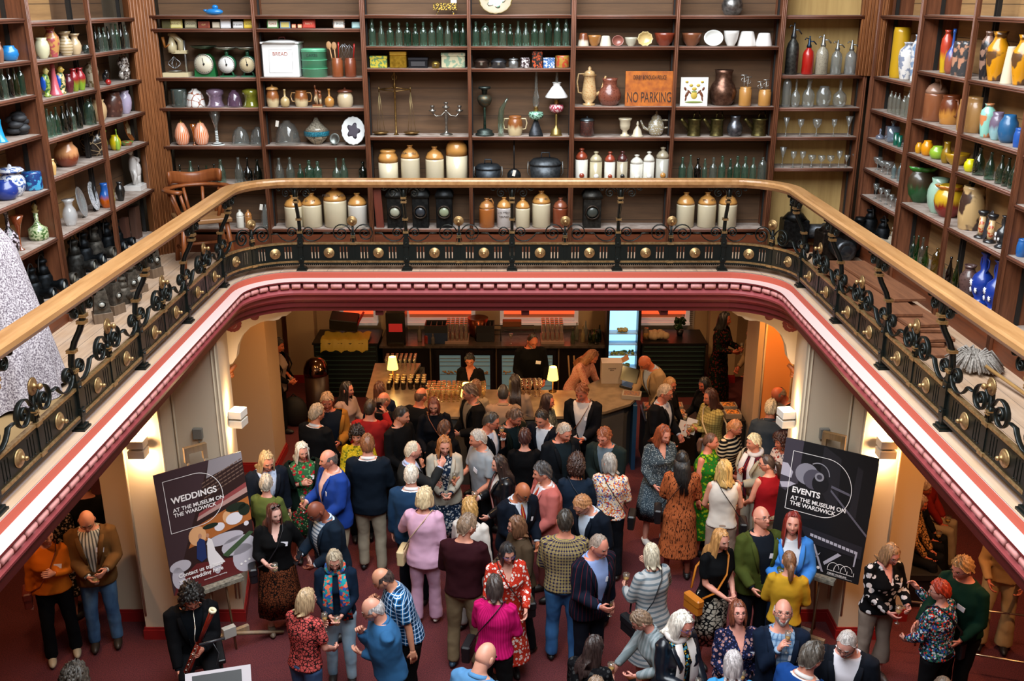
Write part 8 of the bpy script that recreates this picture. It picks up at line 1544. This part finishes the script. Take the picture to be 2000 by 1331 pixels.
P(1176, 1048, 1.80, 32, 'm', 1.12, 'thin', '8c7c70', 'd8907c', 'J;pin,141c2e,5c1c28;plain,8ca0d0;1.0', 'P;plain,1b1f2c', ('hold', 'down'), 6, (14, 18), 'n Lwg', 'grey-haired man in red-striped navy blazer')
P(1190, 885, 1.68, 168, 'f', 1.16, 'bob', '9c948c', LS, 'T;multi,d8c8b0,c87c3c,e0d8cc,x1.7', 'P;plain,161a22', ('low', 'low'), 2, (48, 4), 'g A0b0c0e:black shoulder bag', 'grey bobbed woman in multicoloured floral shirt, back view')
P(1178, 838, 1.78, -20, 'm', 1.02, 'crop', '8c4c2c', 'd89078', 'J;plain,22302f;plain,5c6c78;1.05', 'P;plain,1c2228', ('clasp', 'clasp'), 7, (-16, 18), 'g', 'smiling red-haired man with glasses in dark green jacket')
P(1107, 830, 1.80, 25, 'm', 1.12, 'short', 'b0a090', 'd89078', 'J;plain,141a22;plain,1c2c34;1.0', 'P;plain,141a22', ('low', 'low'), 6, (14, 26), 'n', 'grey-haired man in black jacket looking down')
P(1025, 838, 1.66, 178, 'f', 1.1, 'thick', '3c1814', LS, 'T;plain,0c0c10;L;s', 'D;.35', ('low', 'low'), 2, (0, 6), 'x', 'short dark-haired woman in black dress with necklace, back view')
P(1055, 804, 1.78, -28, 'm', 1.06, 'short', '1c1614', 'd08c70', 'J;plain,0f1624;plain,d8dce4;1.1', 'P;plain,0f1624', ('low', 'low'), 7, (-8, 24), 'x', 'dark-haired man in navy suit with pocket square')
P(964, 807, 1.80, 62, 'm', 1.06, 'short', '2c2824', 'c87c60', 'J;plain,10141c;plain,c8ccd8;1.1', 'P;plain,10141c', ('low', 'mouth'), 5, (14, 16), 'g Lwg', 'dark-haired man in dark suit sipping from a glass')
P(1012, 802, 1.76, 40, 'm', 1.08, 'thick', '5c4434', 'c87c60', 'J;plain,1c241c;plain,1a2c30;1.0', BT, ('low', 'low'), 10, (14, 26), 'x', 'brown-haired man in dark green jacket leaning forward')
# --- at the bar
P(983, 751, 1.76, 178, 'm', 1.06, 'buzz', '2c2a2a', DS, 'T;plain,8c7460,7c6450;L;k', BT, ('low', 'low'), 4, (0, 5), 'x', 'cropped-haired man in beige shirt leaning on the bar')
P(1006, 732, 1.72, 172, 'f', 1.04, 'long', '1f1410', LS, 'T;plain,8c7868,7c6858', 'D;.3;.22', ('low', 'low'), 3, (10, 6), 'x A141414:thin black strap bag', 'long dark-haired woman in beige dress at the bar')
P(930, 741, 1.62, 165, 'f', 1.04, 'bob', '6c4830', LS, 'T;plain,8c7c64,7c6c58', BT, ('low', 'low'), 4, (-12, 6), 'x', 'brown-haired woman in cream cardigan at the bar')
P(914, 752, 1.76, -60, 'm', 1.04, 'thick', '4c3c34', 'c88468', 'J;plain,0e0e10;plain,6c6458;1.0', BT, ('low', 'hold'), 4, (-15, 10), 'g', 'man with floppy brown hair in black jacket, profile')
P(869, 822, 1.62, 190, 'f', 1.04, 'thick', '4c2c1c', DS, 'T;plain,0e0e12', BT, ('hold', 'low'), 3, (-45, 10), 'x Rwg', 'brown-haired woman in black seen from behind, holding wine')
P(847, 778, 1.72, 14, 'f', 1.05, 'bob', '5c2818', 'd09880', 'T;plain,10141e;L', BT, ('low', 'hold'), 4, (-14, 16), 'gn Rwg B7c4428:brown leather strap bag', 'auburn bobbed woman with glasses in black jumper')
P(824, 757, 1.73, 155, 'm', 1.1, 'fringe', '4c3424', 'b87050', 'T;plain,101216', BT, ('low', 'low'), 4, (-20, 8), 'q', 'balding man in black jumper with glasses on his head')
P(787, 795, 1.80, 55, 'm', 1.0, 'short', '1c1410', 'd09478', 'T;plain,101216;L;k', BT, ('low', 'low'), 3, (20, 14), 'x', 'young dark-haired man in black shirt, profile')
P(723, 780, 1.78, 172, 'm', 1.06, 'thin', '2c2018', DS, 'T;plain,8c1c1c,6c1414', BT, ('up', 'low'), 3, (-5, 4), 'x Rph', 'man in red jumper raising a phone, back view')
P(750, 766, 1.70, 160, 'm', 1.06, 'fringe', '7c6450', 'c07c60', 'J;plain,0f0f14;plain,3c3838;1.1', BT, ('low', 'low'), 3, (-30, 6), 'g', 'bald man with glasses in black jacket, back view')
P(741, 746, 1.66, 185, 'f', 1.04, 'mid', '4c2818', LS, 'T;plain,14213c', BT, ('low', 'low'), 3, (0, 5), 'x', 'auburn-haired woman in navy behind the bald man')
P(678, 746, 1.68, 62, 'f', 1.0, 'long', '1c1410', 'd8947c', 'T;plain,9c8478,846c64', BT, ('hold', 'hold'), 4, (14, 2), 'x', 'long dark-haired woman in pale pink top, laughing profile')
P(638, 769, 1.80, 10, 'm', 1.08, 'crop', '9c7c5c', 'b8684c', 'J;plain,8c5c20,6c4414;plain,1c2430;.8', 'P;plain,141820', ('low', 'hold'), 5, (0, 14), 'x', 'fair-haired man in mustard corduroy jacket')
P(620, 790, 1.78, 150, 'm', 1.12, 'crop', '948470', 'c08468', 'J;plain,0f1116;plain,c8c8cc;1.1', BT, ('low', 'low'), 5, (-15, 5), 'x', 'grey-haired man in black suit, back view by the left')
P(544, 662, 1.70, 75, 'f', 1.1, 'thick', '1c1614', 'c07050', 'J;plain,0c0e12;plain,8c7c74;.8', BT, ('clasp', 'clasp'), 3, (10, 14), 'x', 'dark-haired woman standing in the doorway behind the pillar')
P(917, 692, 1.66, -8, 'f', 1.08, 'crop', '0c0a0a', 'c07858', 'T;plain,0e0e10;S;v', BT, ('chest', 'hold'), 6, (6, 14), 'gw Ltb', 'black-haired woman bartender in black T-shirt')
P(1043, 655, 1.82, 14, 'm', 1.1, 'thin', '1c1612', 'b8684c', 'T;plain,0c0c0e;L;k', BT, ('low', 'low'), 6, (8, 34), 'gbn', 'tall balding bartender in black shirt looking down')
P(1165, 688, 1.70, 58, 'f', 1.04, 'long', '7c4c30', 'c87c60', 'T;ditsy,b88878,a02c28;L', BT, ('reach', 'reach'), 26, (0, 22), 'x', 'brown-haired woman in red-dotted blouse leaning over the till')
P(1251, 698, 1.80, -68, 'm', 1.12, 'bald', '8c7060', 'b86848', 'J;plain,9c8464,886f52;plain,a0b0cc;1.05', 'P;plain,5c5040', ('reach', 'low'), 22, (0, 30), 'g', 'bald man in cream jacket bending over the till')
P(1134, 753, 1.82, -14, 'm', 1.08, 'thick', '6c3c24', 'c87458', 'J;plain,11141d;plain,c8c4c4;.92', 'P;plain,11141d', ('clasp', 'clasp'), 3, (-14, 26), 'n A5c3420:brown strap bag', 'auburn-haired man in black jacket and white shirt at the bar')
P(1072, 770, 1.64, 58, 'f', 1.0, 'long', '2c1814', 'c87458', 'T;floral,5c5c50,8c8c7c,3c4440', BT, ('hold', 'hold'), 4, (14, 6), 'x Ltb', 'long dark-haired woman in green patterned blouse at the bar')
# --- right-hand crowd
P(1312, 738, 1.66, 40, 'f', 1.05, 'short', '9c7448', 'b86c50', 'T;plain,101014', BT, ('low', 'low'), 4, (15, 14), 'g Lbk', 'short-haired blonde older woman with glasses in black')
P(1303, 752, 1.78, 55, 'm', 1.12, 'short', '948474', 'c07860', 'J;plain,12141b;plain,b8bcc8;1.1', BT, ('low', 'low'), 5, (10, 8), 'g', 'grey-haired man in black suit facing right')
P(1374, 738, 1.64, -60, 'f', 1.05, 'bob', '0f0c0c', 'a85c44', 'T;plain,0c0c10', BT, ('hold', 'low'), 4, (0, 16), 'x Rtb', 'black-haired woman in black behind the yellow jacket')
P(1386, 761, 1.70, -62, 'f', 1.04, 'mid', '3c1c12', 'c07458', 'T;plaid,8c7c44,a89858,6c5c34,x1.5;L', 'P;plain,a8a09c', ('hold', 'cross'), 4, (-8, 10), 'x Rwg Lbk Bb8a078:beige quilted bag:s', 'brown-haired woman in yellow checked jacket holding booklets')
P(1300, 834, 1.72, 18, 'f', 1.14, 'mid', '8c4424', 'dc9c88', 'T;ditsy,3c4850,98a4a8,x.8;L;v', 'S;ditsy,3c4c58,98a8b0;.42;.27', ('low', 'low'), 3, (14, 22), 'l', 'ginger wavy-haired woman in speckled grey blouse and skirt', shoes='d8d4d0')
P(1333, 880, 1.68, 172, 'f', 1.12, 'braids', '0f0c0c', '6c4030', 'T;crackle,a85830,3c1c10,x1.4;L', 'D;.34;.25', ('low', 'low'), 3, (15, 5), 'x B0e0e12:black leather shoulder bag:s', 'woman with long black braids in rust print dress, back view')
P(1390, 846, 1.68, 52, 'f', 1.2, 'pony', '5c3c2c', 'd8886c', 'T;floral,1c6c1c,8cac1c,5c4c14,x.8;N', 'D;.3;.28', ('down', 'down'), 2, (16, 0), 'n', 'smiling woman in green and yellow sleeveless dress')
P(1414, 899, 1.68, 172, 'f', 1.06, 'mid', 'c09858', 'dc9c80', 'T;plain,d4c8bc,b8aca0;N;s', 'P;plain,a08878;.085;c', ('low', 'low'), 3, (46, 2), 'q Rbk A0e0e12:black crossbody bag', 'blonde woman in white peplum top, back view')
P(1441, 822, 1.62, 45, 'f', 1.04, 'crop', 'b87848', 'c87c60', 'T;hoop,14141a,c8b490,x.8;L', BT, ('low', 'hold'), 6, (16, 16), 'x', 'short ginger-haired woman in black and cream striped top')
P(1472, 848, 1.64, -62, 'f', 1.08, 'crop', 'd8c8a0', 'd08c70', 'J;plain,a89c84,988c74;stripe,1c2438,8c1c1c;.9', 'P;plain,a8a090', ('chest', 'hold'), 3, (-10, 4), 's', 'white-haired woman in cream jacket and striped scarf')
P(1497, 888, 1.66, -158, 'f', 1.14, 'pony', '2c1c18', 'd89880', 'T;plain,8c1018,6c0c14;N;s', 'P;plain,a08c74;.075', ('low', 'low'), 3, (50, 10), 'g', 'woman in red sleeveless top with dark tied-back hair')
P(1527, 848, 1.62, -72, 'f', 1.04, 'curly', '3c1c14', 'c07458', 'T;floral,c8b8b0,8c3c34,3c4c5c,x.8;L', 'P;plain,c8c0bc', ('hold', 'low'), 3, (0, 6), 'n', 'dark curly-haired woman in white floral blouse by the poster')
P(1508, 781, 1.72, 168, 'm', 1.14, 'crop', 'c8b898', 'c88468', 'T;plain,3c444c,30383f;L;k', 'P;plain,20242c', ('low', 'low'), 7, (-15, 8), 'x', 'white-haired man in grey-blue jumper, back view')
P(1512, 759, 1.78, -75, 'm', 1.12, 'fringe', '8c7c6c', 'b86444', 'J;plain,2c1c12;plain,8c8074;1.1', BT, ('low', 'low'), 22, (0, 26), 'x', 'bald man in dark brown jacket bending down by the pillar')
P(1418, 611, 1.74, 52, 'f', 1.02, 'mid', '120c0a', 'a8583c', 'T;floral,10100f,5c1c18,1c3c20;L', 'D;.12;.24', ('hold', 'hold'), 2, (14, 6), 'x Lfl', 'long dark-haired woman in black floral maxi dress, far back')
P(1466, 640, 1.74, -70, 'm', 1.06, 'short', '3c2c20', 'a85c44', 'T;plain,7c6448,6c5840', 'P;plain,141a28', ('low', 'low'), 8, (0, 20), 'x', 'person in beige jumper half hidden behind the far pillar')
P(1272, 1061, 1.66, -150, 'f', 1.16, 'bob', 'c8bca4', LS, 'T;hoop,a8a8a8,6c7880,x.75;L', 'D;.4;.25', ('wave', 'hold'), 4, (-22, 10), 'x Lwg B101216:black rucksack', 'white-haired woman in grey striped dress, gesturing')
P(1240, 1197, 1.60, -78, 'f', 1.06, 'crop', '7c6450', 'dc9c8c', 'T;stripe,748084,8c9498;L;k', 'P;plain,2c2c34', ('out', 'hold'), 20, (-6, 20), 'g Rwg', 'short brown-haired older woman in grey hooded jacket, stooping')
P(1165, 1242, 1.64, 150, 'f', 1.12, 'long', '2c1c18', LS, 'T;floral,101014,3c3c3c,1c1c20', BT, ('hold', 'hold'), 6, (-30, 10), 'x Ltb', 'long dark-haired woman seated in a wheelchair', seat=.52)
P(1165, 1322, 1.66, 175, 'f', 1.05, 'bob', '7c6450', LS, 'T;plain,2c2c30', BT, ('low', 'low'), 4, (0, 5), 'x', 'brown-haired head at the bottom edge below the wheelchair')
P(1412, 1036, 1.68, 30, 'f', 1.08, 'long', 'b8844c', 'dca08c', 'T;plain,0e1014;S', 'S;leopard,c0b8a8,14141a,x.6;.35;.2', ('clasp', 'clasp'), 3, (2, 10), 'x Ab86c1c:tan handbag:s', 'golden-haired woman in black T-shirt and patterned skirt')
P(1485, 988, 1.80, 14, 'm', 1.12, 'bald', '8c8078', 'd89880', 'J;plain,47501f,383f18;plain,1c2430;.95', 'P;plain,161a24', ('low', 'hold'), 3, (14, -20, 6), 'gn Lfl', 'bald bespectacled man in olive green jacket looking up')
P(1550, 1001, 1.75, -8, 'f', 1.18, 'long', '7c1c10', 'dca08c', 'J;plain,3c7cc8,2c64ac;plain,c8ccd4;1.0', 'P;plain,283c5c', ('hold', 'hold'), 3, (-6, -12), 'n Rtb', 'red-haired woman in bright blue jacket by the events poster')
P(1543, 1076, 1.58, 165, 'f', 1.06, 'pony', '7c5438', 'd8a08c', 'T;plain,b88c24,a07818', BT, ('low', 'low'), 3, (12, 2), 'x', 'brown ponytailed woman in mustard yellow jumper, back view')
P(1441, 1172, 1.64, 6, 'f', 1.2, 'bob', '6c341c', 'dc9c8c', 'T;floral,171c3c,a87c78,3c4470;L;v', 'P;plain,1c1c24', ('hold', 'low'), 2, (-2, -20), 'gn Rfl', 'auburn bobbed woman in navy floral blouse looking up')
P(1531, 1169, 1.76, -4, 'm', 1.12, 'fringe', 'c0bcb8', 'd89c88', 'J;plain,14243c;plaid,5c7ca0,8ca4bc,3c5c80;1.0', 'P;denim,1c3c5c', ('chin', 'hold'), 2, (-8, -22), 'gbn Rfl', 'bald grey-bearded man in navy coat, hand on chin')
P(1340, 1201, 1.71, 34, 'f', 1.1, 'mid', 'e0d8cc', 'd8907c', 'J;leather,10161f;floral,101418,3c8ca8,c8a030;.95', 'P;plain,14181f', ('hold', 'low'), 4, (6, 20), 'gus Rfl', 'long white-haired woman in black leather jacket, cream scarf')
P(1434, 1271, 1.64, 172, 'f', 1.1, 'bob', 'b8b0b0', LS, 'T;plain,3c8cc0,2c78a8', BT, ('low', 'low'), 4, (-5, 6), 'x', 'silver-haired woman in blue top at the bottom edge, back view')
P(1594, 1258, 1.76, 130, 'm', 1.12, 'thick', '4c443c', 'd89880', 'J;plain,123c7c,0c2c5c;plain,d8d4d0;1.1', 'P;plain,14243c', ('low', 'low'), 8, (-8, 16), 'g', 'dark wavy-haired man in blue blazer, bottom right')
P(1654, 1240, 1.80, -22, 'm', 1.1, 'buzz', 'a8a09c', 'd8a090', 'J;plain,161c28;plain,dcd8e0;1.0', 'P;plain,161c28', ('low', 'low'), 8, (-14, 26), 'gb', 'grey cropped man with glasses in dark suit, bottom right')
P(1748, 1067, 1.68, 14, 'f', 1.14, 'bob', '9c7450', 'd8988c', 'T;floral,0e0e12,c8c0c0,0e0e12,x.55;L;v', 'P;plain,8c7c70;.10;c', ('clasp', 'hold'), 3, (8, 28), 'gn Rwg', 'bobbed woman in black top with white flowers', shoes='3c2c28')
P(1836, 1133, 1.62, -148, 'f', 1.14, 'crop', 'a83014', 'dca090', 'T;multi,1c2c3c,2c6c5c,b8c4d0,x1.5;L', BT, ('up', 'low'), 4, (38, 4), 'g A1c2226:large black shoulder bag', 'short red-haired woman in multicoloured blouse')
P(1878, 1090, 1.80, -58, 'm', 1.14, 'crop', 'a87c4c', 'd8907c', 'T;plain,10382a,0c2c20;L', BT, ('out', 'low'), 8, (-10, 14), 'gn', 'fair-haired man in dark green jumper')
# --- seated at the right wall
for a_ in ((1832, 905, 1.72, -60, 'm', 1.1, 'short', '3c2418', 'a8503c', 'T;plain,7c1c18', 'P;plain,8c7c68', ('lap', 'lap'), 6, (10, 20), 'g Lwg', 'seated man with glasses and red jumper, farthest on the bench', .46),
           (1813, 938, 1.64, -60, 'f', 1.1, 'crop', '8c7464', 'a8583c', 'T;plain,101016', BT, ('lap', 'lap'), 6, (5, 20), 'x Lwg', 'seated grey-haired woman in black, middle of the bench', .46),
           (1803, 968, 1.62, -50, 'f', 1.1, 'bob', '7c6454', 'a8583c', 'T;leopard,a87848,1c1410;L', BT, ('lap', 'lap'), 6, (5, 16), 'x', 'seated woman in black and gold patterned jacket', .46)):
    person(a_[0], a_[1], a_[2], -a_[3], *a_[4:16], seat=a_[16])
P(1985, 1010, 1.72, -20, 'f', 1.06, 'short', '8c6c4c', 'a8583c', 'T;plain,a07c50,8c6840;L', 'P;plain,c0a070;.1', ('low', 'low'), 8, (0, 10), 'x', 'person in mustard cardigan and cream trousers, far right shade')
P(1846, 1324, 1.72, 180, 'm', 1.05, 'buzz', '5c4c40', DS, 'T;plain,2c2c30', BT, ('low', 'low'), 0, (0, 0), 'x', 'cropped dark-haired head at the bottom edge, far right')
# --- the bassoon player
P(372, 1152, 1.80, 22, 'm', 1.04, 'curly', '1c1612', 'd09078', 'J;plain,0e0f14;plain,101820;1.0', 'P;plain,0e0f14', ('bassl', 'bass'), 8, (8, 26), 'b', 'seated curly-haired bassoon player in black suit', seat=.47)
finish_people()
bj = BATCH[-1]; br = bj['root']; Fr = bj['Fr']
mth = Fr @ (bj['HM'] @ Vector((0, -.105, -.062))); hR = Fr @ bj['grips'][-1][0]; hL = Fr @ bj['grips'][1][0]
ax = (hL-hR).normalized(); mid = (hL+hR)/2; b0 = mid-ax*.62; b1 = mid+ax*.74
bs = thing('bassoon', mid, 'red-brown bassoon with silver keys held by the seated player', 'bassoon'); RW = mottled('5c140c', '7c2414', 18, .25, 0, 0, .6); SV = plain('c8c4b8', .2, .95); L_ = lambda p: p-mid
MB().tube([L_(b0), L_(b0+ax*.1), L_(mid), L_(mid+ax*.30)], [.034, .036, .033, .030], 14).build('lower_joint', RW, bs); MB().tube([L_(mid+ax*.30), L_(mid+ax*.5), L_(b1-ax*.02)], [.021, .022, .027], 14).build('bell_joint', RW, bs)
q_ = ax.to_track_quat('Z', 'Y').to_matrix().to_4x4(); MB().lathe([(.027, -.02), (.036, -.01), (.036, .012), (.022, .014), (.020, -.02)], 20, M=Matrix.Translation(L_(b1)) @ q_, caps=False).build('ivory_bell_ring', plain('d8d0b0', .3), bs)
st_ = mid+ax*.27+Vector((0, -.03, .02)); MB().tube([L_(st_), L_(st_+Vector((0, -.03, .10))), L_(mth.lerp(st_, .5)+Vector((.02, -.05, .04))), L_(mth+Vector((0, -.02, -.02))), L_(mth)], [.004, .0045, .005, .004, .003], 6).build('crook', SV, bs)
m = MB(); sd_ = ax.orthogonal().normalized()
for i in range(22): p = L_(mid+ax*(-.5+.036*i)+Vector((0, -.036, .012))+sd_*(.012*(-1)**i)); m.ball(p, (.011, .011, .007), 8); m.tube([p, p+ax*.03], .003, 5)
m.tube([L_(mid-ax*.5+Vector((.01, -.042, .01))), L_(mid+ax*.28+Vector((.01, -.042, .01)))], .003, 5); m.build('keywork', SV, bs)
def base_at(x, y, z=0): X, Y, _ = on_z(x, y, z); return X, Y
ch = thing('black_chair', (br.location.x+.02, br.location.y+.08, 0), 'black chair under the seated bassoon player', 'chair', None, math.radians(22)); MB().bbox((0, 0, .44), (.44, .42, .05), r=.3).build('seat', BLK, ch); MB().bbox((0, .22, .72), (.4, .03, .3), r=.3).build('backrest', BLK, ch)
for sx in (-.18, .18):
    for sy in (-.17, .19): MB().tube([(sx, sy, 0), (sx, sy, .44)], .012, 6).build('leg', BLK, ch)
ms = thing('music_stand', (*base_at(424, 1352, 1.05), 0), 'black music stand with sheet music and clip lamp before the bassoonist', 'music stand', None, .25)
MB().tube([(0, 0, .1), (0, 0, .86)], .012, 8).build('pole', BLK, ms); [MB().tube([(0, 0, .14), (.25*math.cos(a), .25*math.sin(a), .01)], .009, 6).build('tripod_leg', BLK, ms) for a in (1.2, 3.3, 5.4)]
T = Matrix.Translation((0, -.03, .90)) @ rotm(-.75); MB().box(-.21, .21, 0, .006, 0, .30, M=T).box(-.21, .21, -.05, 0, 0, .008, M=T).build('desk', BLK, ms)
MB().box(-.27, .29, .008, .011, .04, .33, M=T).build('sheet_music', plain('b8b0b4', .6), ms); MB().tube([T @ Vector((0, -.01, .36)), T @ Vector((.03, -.03, .46)), T @ Vector((-.02, -.08, .56))], .004, 6).tube([T @ Vector((-.13, -.1, .545)), T @ Vector((.09, -.07, .575))], .012, 8).build('clip_lamp', plain('2c2c30', .3), ms)
wc = [b for b in BATCH if b['seated'] and 'wheelchair' in b['label']][0]['root']
wh = thing('wheelchair', wc.location, 'black wheelchair under the long dark-haired seated woman', 'wheelchair', None, wc.rotation_euler.z)
MB().bbox((0, .0, .48), (.46, .44, .05), r=.3).build('seat', BLK, wh); MB().bbox((0, .25, .75), (.42, .03, .42)).build('backrest', BLK, wh)
for sx in (-1, 1):
    m = MB(); m.tube([(sx*.29, .1+.30*math.cos(q), .31+.30*math.sin(q)) for q in [2*PI*i/28 for i in range(28)]], .014, 6, closed=True); m.tube([(sx*.31, .1+.26*math.cos(q), .31+.26*math.sin(q)) for q in [2*PI*i/24 for i in range(24)]], .007, 5, closed=True)
    [m.tube([(sx*.29, .1, .31), (sx*.29, .1+.3*math.cos(q), .31+.3*math.sin(q))], .002, 4) for q in [PI*i/5 for i in range(10)]]; m.build('wheel', BLK, wh)
    MB().tube([(sx*.22, .27, .5), (sx*.22, .28, .95), (sx*.22, .42, .97)], .014, 8).build('push_handle', BLK, wh); MB().tube([(sx*.26, .2, .68), (sx*.26, -.15, .68), (sx*.26, -.2, .5), (sx*.2, -.34, .15)], .013, 6).build('arm_frame', BLK, wh)
yb = thing('tan_basket_bag', (wc.location.x+.42, wc.location.y-.05, .62), 'mustard woven leather handbag on the wheelchair user\'s lap', 'bag', None, .5); MB().bbox((0, 0, .05), (.36, .24, .14), r=.25, M=rotm(.2)).build('bag_body', mottled('b8882c', '94681c', 60, .5), yb); MB().tube([(-.1, -.12, .1), (-.05, -.16, .2), (.05, -.16, .2), (.1, -.12, .1)], .008, 6).build('handle', plain('8c6420'), yb)
# lettering curves become meshes
vl = bpy.context.view_layer; vl.update(); dg = bpy.context.evaluated_depsgraph_get()
for o in [o for o in bpy.data.objects if o.type == 'FONT']:
    me = bpy.data.meshes.new_from_object(o.evaluated_get(dg)); n = bpy.data.objects.new('lettering', me); COL.objects.link(n); n.parent = o.parent; n.matrix_local = o.matrix_local.copy(); bpy.data.objects.remove(o)
